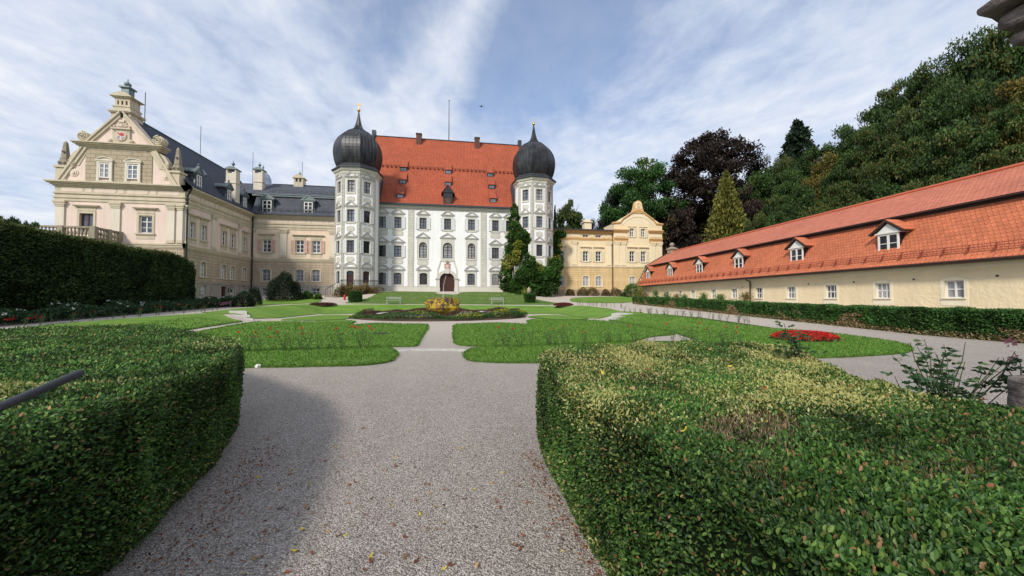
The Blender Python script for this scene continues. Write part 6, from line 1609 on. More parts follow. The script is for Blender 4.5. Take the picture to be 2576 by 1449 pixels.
for i, (px, top, w) in enumerate(((1622, 735, 20), (1650, 728, 16), (1677, 733, 20), (1703, 738, 18), (1770, 735, 14), (1812, 737, 22), (1876, 731, 26), (1722, 740, 12))):
    s = 25.5*F_/(px-1220.0)-2; s = 0; 
    d = 24.4*F_/(px-1220.0); p = atd(px, 750, d); z0 = zt(p[0], p[1]); tz = EYE+(751-top)/F_*d
    rng = np.random.default_rng(px); n = 900; P = rng.normal(size=(n, 3))*[.30*w/20*d/F_*20, .22, .2]; P[:, 2] = z0+rng.random(n)**.7*(tz-z0)*(1-.35*rng.random(n)); P[:, 0] = p[0]+P[:, 0]*(1.2-.5*(P[:, 2]-z0)/(tz-z0)); P[:, 1] += p[1]
    V, Fq, at = leaves(P, rng.normal(size=(n, 3)), .12, .07, rng=rng, tint=.6+.6*rng.random(n))
    root = thing('climbing_shrub', (p[0], p[1], z0), 'thin leafy shrub climbing the yellow wall above the low hedge, %s from the far end' % ('first', 'second', 'third', 'fourth', 'sixth', 'seventh', 'eighth', 'fifth')[i], 'shrub', 'shrubs against the yellow wall')
    m_ = npmesh('foliage', V-np.array([p[0], p[1], z0]), Fq, IVY if i % 3 else IVYR, None, at); meshobj('foliage', m_, root)
    mb = MB(); mb.tube([(p[0], p[1], z0), (p[0]+.1, p[1], z0+(tz-z0)*.5), (p[0]-.05, p[1], tz)], [.02, .015, .005], 5); mb.build('stem', BARK, root)
# ---- vines on the right tower
def vine(name, label, segs, n, leaf, seed, mat=IVY):
    """segs: (x,y,z,rx,ry,rz) blobs"""
    rng = np.random.default_rng(seed); vol = np.array([(s[3]*s[5])**1 for s in segs]); k = rng.choice(len(segs), n, p=vol/vol.sum())
    S = np.array(segs)[k]; p = norm(rng.normal(size=(n, 3))); p[:, 1] = -np.abs(p[:, 1])*1.0
    r = .7+.38*rng.random((n, 1)); P = S[:, :3]+p*r*S[:, 3:]
    b = vnoise(P, 1.6, seed, 3); P[:, :2] += p[:, :2]*(b*.6)[:, None]; P[:, 2] += vnoise(P, 2.4, seed+11, 2)*.3
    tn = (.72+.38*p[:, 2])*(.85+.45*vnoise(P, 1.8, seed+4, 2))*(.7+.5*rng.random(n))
    T = p*.5+rng.normal(size=(n, 3))*.5; T[:, 2] -= .6
    V, Fq, at = leaves(P, T, leaf, leaf*.8, rng=rng, tint=tn, alt=(vnoise(P, .9, seed+6, 2) > .55)*1.0*(rng.random(n) < .6))
    z0 = 2.4; root = thing(name, (segs[0][0], segs[0][1], z0), label, 'climbing plant')
    meshobj('foliage', npmesh('foliage', V-np.array([segs[0][0], segs[0][1], z0]), Fq, mat, None, at), root)
    mb = MB(); top = max(s[2]+s[5] for s in segs)-.5; x, y = segs[0][0], segs[0][1]
    for q in range(3): mb.tube([(x+.3*q-.3, y, z0-.2), (x+.2*q-.2, y-.1, (z0+top)/2), (x+.1*q, y, top)], [.09, .06, .02], 6)
    mb.build('stems', BARK, root)
pv = lambda px, py, Y: atY(px, py, Y)
def blob(px, py, Y, rpx, rzpx, ry=.7): x, y, z = pv(px, py, Y); k = Y/F_*1.0; return (x, y, z, rpx*k, ry, rzpx*k)
YV = 57.6
vine('climbing_vine', 'narrow green vine climbing the palace corner left of the right tower', [blob(1288, 735, YV, 15, 30), blob(1293, 528, 57.2, 8, 14, .4), blob(1295, 552, 57, 13, 20, .5), blob(1298, 575, 56.6, 15, 20, .5), blob(1292, 600, 56.4, 17, 20, .5), blob(1314, 592, 55.6, 13, 18, .5), blob(1288, 630, 56.4, 18, 24, .6), blob(1280, 662, 56.4, 15, 26), blob(1276, 695, 56.4, 15, 26), blob(1306, 622, 55.8, 17, 18, .5), blob(1298, 650, 56, 15, 16, .5), blob(1284, 722, 56.2, 20, 22), blob(1316, 606, 55.6, 16, 9, .4)], 24000, .24, 5)
YB_ = 54.6
vine('climbing_vine', 'broad mass of green vine wrapped round the foot of the right tower', [blob(1318, 745, YB_, 26, 20, 1), blob(1328, 662, YB_, 16, 22, .9), blob(1336, 676, YB_, 24, 20, 1), blob(1322, 692, YB_, 26, 26, 1), blob(1345, 690, YB_, 26, 26, 1), blob(1372, 690, YB_, 24, 20, 1), blob(1392, 672, 55.4, 18, 26, .9), blob(1390, 700, 55.2, 20, 24, .9), blob(1335, 722, YB_, 30, 22, 1), blob(1370, 722, YB_, 28, 20, 1), blob(1306, 716, 55.2, 18, 24, 1), blob(1300, 738, 55.2, 16, 12, 1)], 26000, .26, 6)
vine('climbing_vine', 'dark green vine hanging between the right tower and the yellow wing', [blob(1398, 640, 59.6, 15, 20, .6), blob(1397, 604, 59.6, 13, 18, .6), blob(1408, 590, 59.8, 14, 9, .5), blob(1396, 620, 59.4, 14, 20, .6), blob(1400, 660, 59.2, 16, 22, .6)], 11000, .24, 8, IVY)
# ---- terrace with railing at the left tower
def stair_terrace():
    Y = 53.7; a = pv(838, 752, Y); b = pv(958, 742, Y+1.8); z1 = 3.15
    x0, x1 = a[0]+1.0, b[0]-.3
    root = thing('stone_terrace', ((x0+x1)/2, Y+1, 1.6), 'low stone terrace with iron railing and steps at the foot of the left tower', 'terrace')
    mb = MB(); mb.prism([(x0, Y, 1), (x1, Y+1.2, 1), (x1, Y+6, 1), (x0, Y+6, 1)], (0, 0, z1-1)); mb.prism([(x0-.1, Y-.1, z1), (x1+.1, Y+1.1, z1), (x1+.1, Y+6, z1), (x0-.1, Y+6, z1)], (0, 0, .1)); mb.build('platform', STONE, root)
    mb = MB()
    for i in range(7): mb.box(x0-.32*(i+1), x0-.32*i-.001, Y+.4, Y+1.9, 1, z1-.2*i)
    mb.build('steps', STONE, root)
    mb = MB(); zr = z1+1.0; n = 34
    for k in range(n+1):
        t = k/n; x = x0+(x1-x0)*t; y = Y+1.15*t+.05
        mb.tube([(x, y, z1+.05), (x, y, zr)], .022 if k % 6 else .04, 4)
    for z in (zr, z1+.2, zr-.15): mb.tube([(x0, Y+.05, z), (x1, Y+1.2, z)], .03, 5)
    mb.tube([(x0, Y+.4, zr), (x0-2.2, Y+.4, zr-1.35)], .03, 5)
    for i in range(8): mb.tube([(x0-.3*i, Y+.4, 1.2), (x0-.3*i, Y+.4, zr-.19*i)], .02, 4)
    mb.build('railing', IRON, root)
    xm = (x0+x1)/2
    vine('trailing_creeper', 'reddish and green creeper hanging over the stone terrace of the left tower', [(x0+.2+(x1-x0-.4)*t, Y+1.15*t-.1, 2.3-.1*(i % 2), .8, .35, 1.1 if i % 3 else 1.35) for i, t in enumerate(np.linspace(0, .9, 9))], 9000, .13, 15, IVYR)
stair_terrace()
# ---- topiary
def topiary(px, py, w, h, label, taper, finial, seed):
    x, y = gp(px, py); z = zt(x, y); cd = x*FW[0]+y*FW[1]; R = w*cd/F_/2; H = h*cd/F_
    rng = np.random.default_rng(seed); n = 6000
    f = rng.random(n); a = rng.uniform(0, 2*PI, n); prof = (1-taper*(1-f)) if taper else np.sqrt(np.clip(1-np.abs(2*f-.9)**3.2*.6, .05, 1))
    if taper: prof = np.where(f > .9, prof*np.sqrt(np.clip(1-((f-.9)/.1)**2*.5, 0, 1)), prof)
    P = np.column_stack([R*prof*np.cos(a), R*prof*np.sin(a), H*f]); nt = n//3
    rt_ = np.sqrt(rng.random(nt))*R*prof.max()*.95; at_ = rng.uniform(0, 2*PI, nt); P = np.vstack([P, np.column_stack([rt_*np.cos(at_), rt_*np.sin(at_), H*(1+ (0 if taper else .05)-.08*(rt_/R)**2)])])
    N = norm(P-[0, 0, H*.4]); T = N+rng.normal(size=P.shape)*.6
    V, Fq, at = leaves(P+N*rng.normal(size=(len(P), 1))*.03, T, .1, .06, rng=rng, tint=.7+.5*rng.random(len(P)))
    root = thing('topiary', (x, y, z), label, 'topiary'); meshobj('foliage', npmesh('foliage', V, Fq, LOWH, None, at), root)
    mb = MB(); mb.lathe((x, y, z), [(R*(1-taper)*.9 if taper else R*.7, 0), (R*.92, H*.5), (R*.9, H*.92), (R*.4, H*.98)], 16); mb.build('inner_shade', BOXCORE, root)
topiary(893.5, 759.5, 30, 25, 'clipped rounded yew block in front of the left tower terrace', 0, False, 3)
topiary(1333, 762, 30, 22, 'tub shaped clipped yew narrowing to its foot in front of the vine covered tower', .3, True, 4)
x, y = gp(1334, 763); y += .8; z = zt(x, y); mb = MB()
mb.lathe((x, y, z), [(.28, 0), (.28, .9), (.34, .95), (.34, 1.02), (.12, 1.08), (.1, 1.2), (.24, 1.35), (.3, 1.6), (.24, 1.85), (.1, 2.02), (.03, 2.1)], 12)
o = mb.build('pine_cone_finial', STONE, smooth=False); tag(o, 'weathered stone pine cone on a pedestal behind the tub shaped yew', 'stone finial')
# ---- benches
def bench(px0, px1, py, label):
    a = gp(px0, py); b = gp(px1, py); x = (a[0]+b[0])/2; y = (a[1]+b[1])/2; w = (b[0]-a[0])/2; z = zt(x, y)
    root = thing('garden_bench', (x, y, z), label, 'bench', 'slatted benches before the palace')
    mb = MB()
    for i in range(3): mb.box(x-w, x+w, y+.02+i*.16, y+.14+i*.16, z+.44, z+.48)
    mb.build('seat', BENCHM, root)
    mb = MB()
    for zz in (.62, .78): mb.box(x-w, x+w, y+.5, y+.54, z+zz, z+zz+.11)
    mb.build('backrest', BENCHM, root)
    for s in (-1, 1):
        mb = MB(); xx = x+s*(w-.12)
        mb.box(xx-.04, xx+.04, y+.02, y+.08, z, z+.44); mb.box(xx-.04, xx+.04, y+.46, y+.52, z, z+.9); mb.box(xx-.04, xx+.04, y+.08, y+.46, z+.36, z+.437); mb.box(xx-.035, xx+.035, y+.0, y+.46, z+.62, z+.66); mb.box(xx-.03, xx+.03, y+.0, y+.06, z+.44, z+.62)
        mb.build('leg', BENCHM, root)
bench(970, 1009, 766, 'pale wooden garden bench on the grass left of the fountain boulder')
bench(1235, 1269, 767, 'pale grey garden bench on the grass right of the fountain boulder')
# ---- steps either side
def stp(pts, label):
    """three slabs, each given by its front edge in plan"""
    a = gp(*pts[0]); root = thing('garden_steps', (a[0], a[1], 0), label, 'steps', 'pale stone steps between path and sunken lawns')
    for i, (x0, x1, y) in enumerate(pts[1]):
        d = pts[2][i]; l = atd(x0, y, d); r = atd(x1, y, d); n = pts[3]
        q = [(l[0], l[1]), (r[0], r[1]), (r[0]+n[0], r[1]+n[1]), (l[0]+n[0], l[1]+n[1])]
        zz = min(zt(u, v) for u, v in q)+.12+.10*i; mb = MB(); mb.prism([(u, v, zz-.3) for u, v in q], (0, 0, .3)); mb.build('step', STONEG, root, bevel=.015)
stp(((625, 806), ((590, 637, 805), (586, 629, 801), (577, 621, 797)), (25.5, 26.2, 27.0), (-.9, 1.6)), 'three pale stone steps at the left end of the cross path')
stp(((1555, 800), ((1524, 1562, 799.5), (1530, 1578, 796), (1538, 1592, 793)), (26.5, 27.5, 28.6), (1.2, 1.6)), 'three pale stone steps at the right end of the cross path')
# ---- fountain
FX, FY = -.75, 33.6
def fountain():
    root = thing('fountain', (FX, FY, 0), 'round stone rimmed fountain pool in the middle of the flower ring', 'fountain')
    mb = MB(); mb.lathe((FX, FY, 0), [(5.5, -.1), (5.5, .22), (5.62, .22), (5.62, .32), (5.1, .32), (5.1, .22), (5.16, .22), (5.16, -.1)], 48, cap=False); mb.build('rim', STONEG, root)
    m, g = newmat('pool_water'); g.out((.03, .045, .04), .05, g.bump(g.noise(g.pos(), 3, 3), .2, .02), .6)
    mb = MB(); mb.lathe((FX, FY, 0), [(5.16, .05), (.01, .16)], 48, cap=False); mb.build('water', m, root)
    # boulder
    bm = bmesh.new(); bmesh.ops.create_icosphere(bm, subdivisions=5, radius=1); P = np.array([v.co[:] for v in bm.verts])
    n1 = vnoise(P, 2.2, 3, 3); n2 = vnoise(P, 6, 4, 3)
    for v, a, b in zip(bm.verts, n1, n2):
        c = v.co; top = max(0, c.z); k = 1+.2*a+.09*b; ax = abs(c.x); c.x = math.copysign(ax**.72, c.x)
        c.x *= 1.45*k; c.y *= 1.15*k; c.z *= 1.02*(1+.14*a+.09*b)
        if c.z > .66: c.z = .66+(c.z-.66)*.45
        if c.z < -.2: c.x *= .93; c.y *= .93
    me = bpy.data.meshes.new('boulder'); bm.to_mesh(me); bm.free()
    for p in me.polygons: p.use_smooth = True
    m, g = newmat('mossy_tufa'); p = g.pos(); n = g.noise(g.scale(p, (1.3, 1.3, .38)), 1.9, 6, .62, dist=.8); n2 = g.noise(p, 7, 5, .6); nn = g.noise(p, 20, 4, .6)
    rock = g.ramp(n2, [(.3, (.03, .022, .018)), (.6, (.10, .07, .055)), (.8, (.2, .15, .11))]); moss = g.ramp(n2, [(.3, (.20, .12, .01)), (.5, (.42, .29, .02)), (.75, (.58, .44, .06))]); orange = (.30, .16, .07)
    geo = g.node('ShaderNodeNewGeometry'); nz = g.dot(geo.outputs['Normal'], (.15, -.5, -.3))
    mask = g.ramp(g.m('ADD', n, g.m('MULTIPLY', nz, .13)), [(.47, 0), (.53, 1)])
    c = g.mix(mask, rock, g.mix(g.ramp(g.noise(p, 2.2, 4), [(.55, 0), (.62, 1)]), moss, orange))
    f = g.m('MULTIPLY_ADD', nn, .7, .65); c = g.mix(1.0, c, g.xyz(f, f, f), 'MULTIPLY')
    g.out(c, .85, g.bump(g.m('ADD', g.m('ADD', n2, g.m('MULTIPLY', mask, .4)), g.m('MULTIPLY', nn, .4)), .9, .08), .2); me.materials.append(m)
    b = meshobj('boulder', me, None, (FX, FY-.2, .88)); tag(b, 'big rounded tufa boulder with yellow moss standing in the fountain pool', 'boulder')
    m, g = newmat('water_jet'); g.out((.8, .85, .9), .2, None, .5)
    t = atY(1122.5, 693, FY); mb = MB(); mb.tube([(FX+.0, FY-.2, 1.6), (FX+.06, FY-.2, 2.8), (t[0]+.0, FY-.2, t[2])], [.02, .012, .008], 6); mb.build('water_jet', m, root)
fountain()
def flower_ring():
    rng = np.random.default_rng(9); n = 48000
    a = rng.uniform(0, 2*PI, n); r = 5.85+1.65*rng.random(n); lob = .25*np.sin(a*9+1); r = np.where(r > 6.8, r+lob, r)
    fr = np.cos(a+PI/2)
    h = (.30+.22*vnoise(np.column_stack([np.cos(a)*5, np.sin(a)*5, r*.5]), 1.3, 2, 2))*(1-.35*np.clip((r-6.8)/.9, 0, 1))*np.where(np.sin(a) > 0, .8, 1.4)
    P = np.column_stack([FX+r*np.cos(a), FY+r*np.sin(a)*.98, .04+h*(1-rng.random(n)**3*.8)])
    T = rng.normal(size=(n, 3))*.6; T[:, 2] += .6
    green = np.clip((r-6.3)/.9, 0, 1)+.25*vnoise(P, .8, 3, 2) > .45
    root = thing('flower_ring', (FX, FY-7, 0), 'ring bed of yellow flowers and brown seed heads around the fountain pool', 'flower bed'); o = np.array([FX, FY-7, 0])
    g = P[green]; V, F4, at = leaves(g, T[green], .10, .05, rng=rng, tint=.6+.7*rng.random(len(g))); meshobj('foliage', npmesh('foliage', V-o, F4, LOWH, None, at), root)
    b = P[~green]; b[:, 2] *= 1.15; V, F4, at = leaves(b, T[~green]+[0, 0, .5], .11, .035, rng=rng, tint=.6+.7*rng.random(len(b))); meshobj('seed_heads', npmesh('seed_heads', V-o, F4, SEDUM, None, at), root)
    y = P[green & (vnoise(P, .9, 8, 2) > .05) & (rng.random(n) < .28) & (r > 6.7)]; y[:, 2] += .05; V, F4, at = leaves(y, rng.normal(size=y.shape)*.5+[0, -.4, .8], .055, .06, rng=rng, tint=.8+.3*rng.random(len(y))); meshobj('blooms', npmesh('blooms', V-o, F4, YELF, None, at), root)
    mb = MB(); mb.lathe((FX, FY, 0), [(5.64, -.05), (5.64, .12), (7.3, .12), (7.45, .0)], 48, cap=False); mb.build('soil', SOIL, root)
flower_ring()
# ---- small mounded beds
def mound(name, px, py, wpx, hpx, mats, label, n=2500, leaf=.07, bl=.35, seed=1, core=.6, kind=None, parts=('foliage', 'blooms')):
    x, y = gp(px, py); z = zt(x, y); cd = x*FW[0]+y*FW[1]; w = wpx*cd/F_/2; h = max(.1, hpx*cd/F_)
    rng = np.random.default_rng(seed); r = np.sqrt(rng.random(n)); a = rng.uniform(0, 2*PI, n); wy = w*core
    P = np.column_stack([r*w*np.cos(a), r*wy*np.sin(a), h*np.sqrt(np.clip(1-r**2.5, 0, 1))*(1-.5*rng.random(n)**3)+.05]); T = rng.normal(size=P.shape)*.6; T[:, 2] += .7
    isb = rng.random(n) < bl; root = thing(name, (x, y, z), label, 'flower bed')
    V, F4, at = leaves(P[~isb], T[~isb], leaf, leaf*.6, rng=rng, tint=.6+.6*rng.random((~isb).sum())); meshobj(parts[0], npmesh('foliage', V, F4, mats[0], None, at), root)
    Pb = P[isb]; Pb[:, 2] += leaf*.5; V, F4, at = leaves(Pb, rng.normal(size=Pb.shape)*.6+[0, -.3, .8], leaf*.85, leaf*.8, rng=rng, tint=.8+.3*rng.random(isb.sum())); meshobj(parts[1], npmesh('blooms', V, F4, mats[1], None, at), root)
    mb = MB(); mb.lathe((x, y, z), [(w*.95*min(1, core*1.2), .0), (w*.7*min(1, core*1.2), h*.4), (.01, h*.55)], 20); mb.build('soil', SOIL, root)
DRED = leafmat('dark_red_leaves', [(0, (.05, .015, .015)), (.7, (.14, .04, .03)), (1, (.3, .06, .03))], .6, .3, .1)
mound('red_flower_bed', 2023, 857, 158, 17, (ROSEL, REDF), 'round mounded bed of bright red flowers on the right lawn', 6500, .07, .45, 31, .75)
mound('heather_bed', 813, 769, 64, 5, (DRED, SEDUM), 'flat oval bed of dark reddish plants left of the fountain', 4500, .09, .4, 32, .6)
mound('heather_bed', 1417.5, 771, 52, 7, (DRED, DRED), 'flat oval bed of dark red plants right of the fountain', 4500, .09, .4, 33, .7)
# ---- white rose border under the tall hedge
def border():
    root = thing('rose_border', (-22, 28, .4), 'long border of white roses and dark foliage at the foot of the tall hedge', 'flower bed'); o = np.array([-22, 28, .4])
    rng = np.random.default_rng(44); n = 34000; y = rng.uniform(15, 43, n); w = 1.9*np.where(y > 39, .9, 1); x = -23.3+w*rng.random(n)**.9+np.clip(y-39, 0, 5)*-.2
    z0 = np.array([zt(a, b) for a, b in zip(x, y)]); t = rng.random(n); hh = (.75+.35*vnoise(np.column_stack([x, y, x*0]), 1.2, 5, 2))*(1-.45*np.clip((x+21.9)/.6, 0, 1))
    P = np.column_stack([x, y, z0+hh*np.sqrt(t)]); T = rng.normal(size=P.shape)*.7; T[:, 2] += .4
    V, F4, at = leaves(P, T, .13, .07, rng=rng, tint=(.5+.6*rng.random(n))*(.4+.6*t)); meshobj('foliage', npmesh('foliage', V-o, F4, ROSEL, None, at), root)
    for nm, m, k, sel in (('white_blooms', WHITEF, 46, None), ('red_blooms', REDF, 10, 1), ('magenta_blooms', MAGF, 150, 2)):
        i = rng.choice(n, k); C = P[i].copy(); C[:, 2] = z0[i]+hh[i]+.06
        if sel == 1: C[:, 0] = -21.3; C[:, 1] = rng.uniform(15, 24, k); C[:, 2] = np.array([zt(a, b) for a, b in C[:, :2]])+.3
        if sel == 2: C[:, 1] = rng.uniform(38, 43.5, k); C[:, 0] = -21.9+rng.random(k)*.8-.1*(C[:, 1]-38); C[:, 2] = np.array([zt(a, b) for a, b in C[:, :2]])+.25+.2*rng.random(k)
        q = np.repeat(C, 9, 0)+rng.normal(size=(k*9, 3))*.03; V, F4, at = leaves(q, rng.normal(size=q.shape)+[0, 0, .5], .075, .07, rng=rng); meshobj(nm, npmesh(nm, V-o, F4, m, None, at), root)['kind'] = 'stuff'
border()
# ---- statue in front of the hedge
p = atd(241, 790, 27); x, y = p[0], p[1]; z = zt(x, y); top = atd(241, 722, 27)[2]; mb = MB(); H = top-z
mb.lathe((x, y, z), [(.24, 0), (.24, .1), (.2, .14), (.2, H*.36), (.25, H*.38), (.25, H*.41), (.12, H*.43)], 4, .4); mb.lathe((x, y, z+H*.42), [(.15, 0), (.2, H*.08), (.17, H*.18), (.2, H*.28), (.23, H*.36), (.12, H*.42), (.06, H*.44), (.1, H*.48), (.1, H*.54), (.03, H*.58)], 12)
o = mb.build('garden_statue', STONEG, smooth=False); tag(o, 'small pale stone figure on a pedestal half hidden against the tall dark hedge', 'statue')
# ---- balustrade terrace of the gabled wing
def balustrade():
    root = thing('balustrade_terrace', (-38, 42.5, 1), 'stone balustrade of the raised terrace in front of the gabled wing', 'balustrade')
    zt_, zf = 8.62, 7.45; Y0 = 42.2; X1 = -34.6; X0 = -44
    mb = MB(); mb.prism([(X0, Y0, .5), (X1, Y0, .5), (X1, YL-.01, .5), (X0, YL-.01, .5)], (0, 0, zf-.5)); mb.build('platform', RUSTM, root)
    mb = MB(); mb.box(X0, X1+.1, Y0-.12, Y0+.16, zt_-.16, zt_); mb.box(X1-.16, X1+.12, Y0+.16, YL-.02, zt_-.16, zt_); mb.box(X0, X1+.06, Y0-.1, Y0+.14, zf, zf+.15); mb.box(X1-.14, X1+.1, Y0+.14, YL-.02, zf, zf+.15); mb.build('rail', STONE, root)
    mb = MB()
    for x, y in ((X1-.02, Y0+.02), (X1-2.7, Y0+.02), (X1-5.4, Y0+.02), (X1-.02, Y0+1.5), (X1-.02, YL-.25)): mb = MB(); mb.box(x-.22, x+.22, y-.2, y+.2, zf, zt_+.02); mb.build('post', STONE, root)
    mb = MB(); pr = [(.07, 0), (.11, .05), (.06, .12), (.12, .36), (.1, .5), (.05, .72), (.09, .8), (.09, .86)]
    x = X0+.3
    while x < X1-.3: mb.lathe((x, Y0+.02, zf+.15), pr, 7); x += .3
    y = Y0+.45
    while y < YL-.4: mb.lathe((X1-.02, y, zf+.15), pr, 7); y += .3
    o = mb.build('balusters', STONE, root); o['kind'] = 'stuff'
balustrade()
# ---- roses on thin stems
def rosemesh(seed, h, red, mat=REDF, nleaf=26, leaf=.05):
    rng = np.random.default_rng(seed); r = random.Random(seed); mb = MB(); tips = []; LP = []
    for i in range(r.randint(3, 6)):
        a = r.uniform(0, 2*PI); l = h*r.uniform(.55, 1.0); s = r.uniform(.12, .4)*h
        pts = [(0, 0, 0), (s*.4*math.cos(a), s*.4*math.sin(a), l*.5), (s*math.cos(a), s*math.sin(a), l)]
        mb.tube(pts, [.005, .004, .003], 3); tips.append(pts[-1])
        for k in range(nleaf):
            t = r.uniform(.15, 1); LP.append((s*t*math.cos(a)+r.gauss(0, .04), s*t*math.sin(a)+r.gauss(0, .04), l*t+r.gauss(0, .02)))
    LP = np.array(LP); V, F4, at = leaves(LP, rng.normal(size=LP.shape), leaf, leaf*.55, rng=rng, tint=.6+.6*rng.random(len(LP)))
    lm = npmesh('foliage', V, F4, ROSEL, None, at); o = mb.build('tmp', STEM); sme = o.data; bpy.data.objects.remove(o); fm = None
    k = min(red, len(tips))
    if k:
        C = np.array(tips[:k]); q = np.repeat(C, 10, 0)+rng.normal(size=(k*10, 3))*.012; V, F4, at = leaves(q, rng.normal(size=q.shape)+[0, 0, .6], .038, .04, rng=rng); fm = npmesh('blooms', V, F4, mat, None, at)
    return sme, lm, fm
STEM = simple('rose_stem', (.07, .09, .035), .7)
RM = [rosemesh(100+i, .55+.06*(i % 4), (0, 1, 0, 2, 0)[i % 5], nleaf=14+3*(i % 3), leaf=.04) for i in range(8)]
def rose(x, y, i, sc, label, group, rz):
    root = thing('rose_bush', (x, y, zt(x, y)+.02), label, 'rose bush', group); s, l, f = RM[i]
    for nm, m in (('stems', s), ('foliage', l), ('blooms', f)):
        if m: meshobj(nm, m, root)
    root.scale = (sc, sc, sc); root.rotation_euler = (0, 0, rz)
rr = random.Random(12)
def roserow(pts, n, j, where, flow):
    for k in range(n):
        t = (k+rr.random()*.8)/n*(len(pts)-1); i = min(int(t), len(pts)-2); t -= i
        px = pts[i][0]+(pts[i+1][0]-pts[i][0])*t; py = pts[i][1]+(pts[i+1][1]-pts[i][1])*t
        x, y = gp(px, py); x += rr.gauss(0, .12); y += rr.gauss(0, .15)
        m = rr.randrange(8); red = RM[m][2] is not None
        rose(x, y, m, rr.uniform(.7, 1.15), ('sparse rose bush with red blooms in the %s' if red else 'sparse leafy rose bush without blooms in the %s') % where, 'rose bushes in the %s' % where, rr.uniform(0, 6))
roserow([(620, 888), (700, 886), (790, 884), (945, 880)], 17, 0, 'soil strip of the left front lawn', 1)
roserow([(1235, 880), (1350, 874), (1480, 868), (1600, 866), (1750, 864), (1880, 878)], 30, 0, 'soil strip of the right front lawn', 1)
roserow([(1570, 786), (1640, 792), (1720, 798), (1800, 806), (1900, 820)], 34, 0, 'narrow bed beside the right path', 1)
roserow([(60, 822), (180, 811), (330, 801), (470, 790), (560, 783)], 22, 0, 'verge beside the left path', 1)
roserow([(1450, 769), (1500, 772), (1560, 776)], 14, 0, 'far bed of the back lawn', 1)
# ---- bigger roses close by, right
def bigrose(base, h, spread, n, nl, label, seed, blooms=(), mat=PINKF, leaf=.042):
    rng = np.random.default_rng(seed); r = random.Random(seed); x, y, z = base; root = thing('rose_bush', base, label, 'rose bush'); mb = MB(); LP = []; LT = []; tips = []
    for i in range(n):
        a = r.uniform(0, 2*PI); l = h*r.uniform(.55, 1.05); s = spread*r.uniform(.3, 1); pts = [(x, y, z)]
        for k in range(1, 7):
            t = k/6; pts.append((x+s*t**1.4*math.cos(a+.3*t)+r.gauss(0, .01), y+s*t**1.4*math.sin(a+.3*t)*.7+r.gauss(0, .01), z+l*(t-.12*t*t)))
        mb.tube(pts, [.007, .006, .006, .005, .004, .003, .002], 5); tips.append(pts[-1])
        for k in range(nl):
            t = r.uniform(.12, 1.0); f = t*6; j = min(5, int(f)); f -= j; P = [pts[j][q]+(pts[j+1][q]-pts[j][q])*f for q in range(3)]
            b = r.uniform(0, 2*PI); d = np.array([math.cos(b), math.sin(b), r.uniform(-.1, .5)])
            for q, (o1, sd) in enumerate(((.03, 0), (.02, 1), (.02, -1), (.045, 1), (.045, -1))):
                pr = np.array([-d[1], d[0], 0])*sd; LP.append(np.array(P)+d*o1); LT.append(d+pr*1.1+rng.normal(size=3)*.15)
    LP = np.array(LP); V, F4, at = leaves(LP, np.array(LT), leaf, leaf*.62, fold=.12, rng=rng, tint=.65+.6*rng.random(len(LP))); o = np.array(base)
    meshobj('foliage', npmesh('foliage', V-o, F4, ROSEL, None, at), root); mb.build('stems', STEM, root)
    for bl in blooms:
        C = np.array([bl]); q = np.repeat(C, 18, 0)+rng.normal(size=(len(C)*18, 3))*.008; V, F4, at = leaves(q, (q-np.repeat(C, 18, 0))*60+rng.normal(size=q.shape)*.5, .024, .028, rng=rng); meshobj('blooms', npmesh('bloom', V-o, F4, mat, None, at), root)
p = atd(2385, 1060, 2.75); bigrose((p[0], p[1], p[2]-.30), .98, .50, 34, 12, 'tall leafy rose bush above the right box hedge near the stone pillar', 61)
p = atd(2010, 960, 3.6); bigrose((p[0], p[1], p[2]-.15), .80, .26, 11, 12, 'slender upright rose shoot at the back of the right box hedge', 62, leaf=.04)
p = atd(2560, 1000, 2.6); q = atd(2541, 862, 2.6); q2 = atd(2549, 903, 2.62); bigrose((p[0]+.12, p[1], p[2]-.3), .68, .25, 8, 8, 'rose bush with pink bloom in front of the stone pillar', 63, (q, q2))
# ---- stone pillar and iron bar of the gate
def stoneblock(mb, x0, x1, y0, y1, z0, z1, seed, mi=0):
    bm = bmesh.new(); bmesh.ops.create_cube(bm, size=1); bmesh.ops.subdivide_edges(bm, edges=bm.edges, cuts=7, use_grid_fill=True)
    P = np.array([v.co[:] for v in bm.verts]); W = P*[x1-x0, y1-y0, z1-z0]+[(x0+x1)/2, (y0+y1)/2, (z0+z1)/2]
    rad = norm(P); k = np.linalg.norm(P, axis=1)[:, None]; W -= rad*np.clip(k-.68, 0, 1)*.16
    W += rad*(vnoise(W, 7, seed, 3)[:, None]*.022+vnoise(W, 26, seed+1, 2)[:, None]*.008)
    mb.add([tuple(w) for w in W], [tuple(v.index for v in f.verts) for f in bm.faces], mi); bm.free()
ROUGH, g = newmat('rough_grey_pillar_stone'); p_ = g.pos(); a_ = g.noise(p_, 6, 7, .7, dist=.6); b_ = g.noise(g.scale(p_, (1, 1, 5)), 4, 5, .6)
g.out(g.mix(g.ramp(b_, [(.4, 0), (.6, 1)]), g.ramp(a_, [(.3, (.06, .052, .05)), (.6, (.2, .17, .155)), (.8, (.36, .32, .28))]), g.ramp(a_, [(.3, (.12, .10, .09)), (.7, (.3, .26, .235))])), .95, g.bump(g.m('ADD', a_, b_), 1.0, .03), .15)
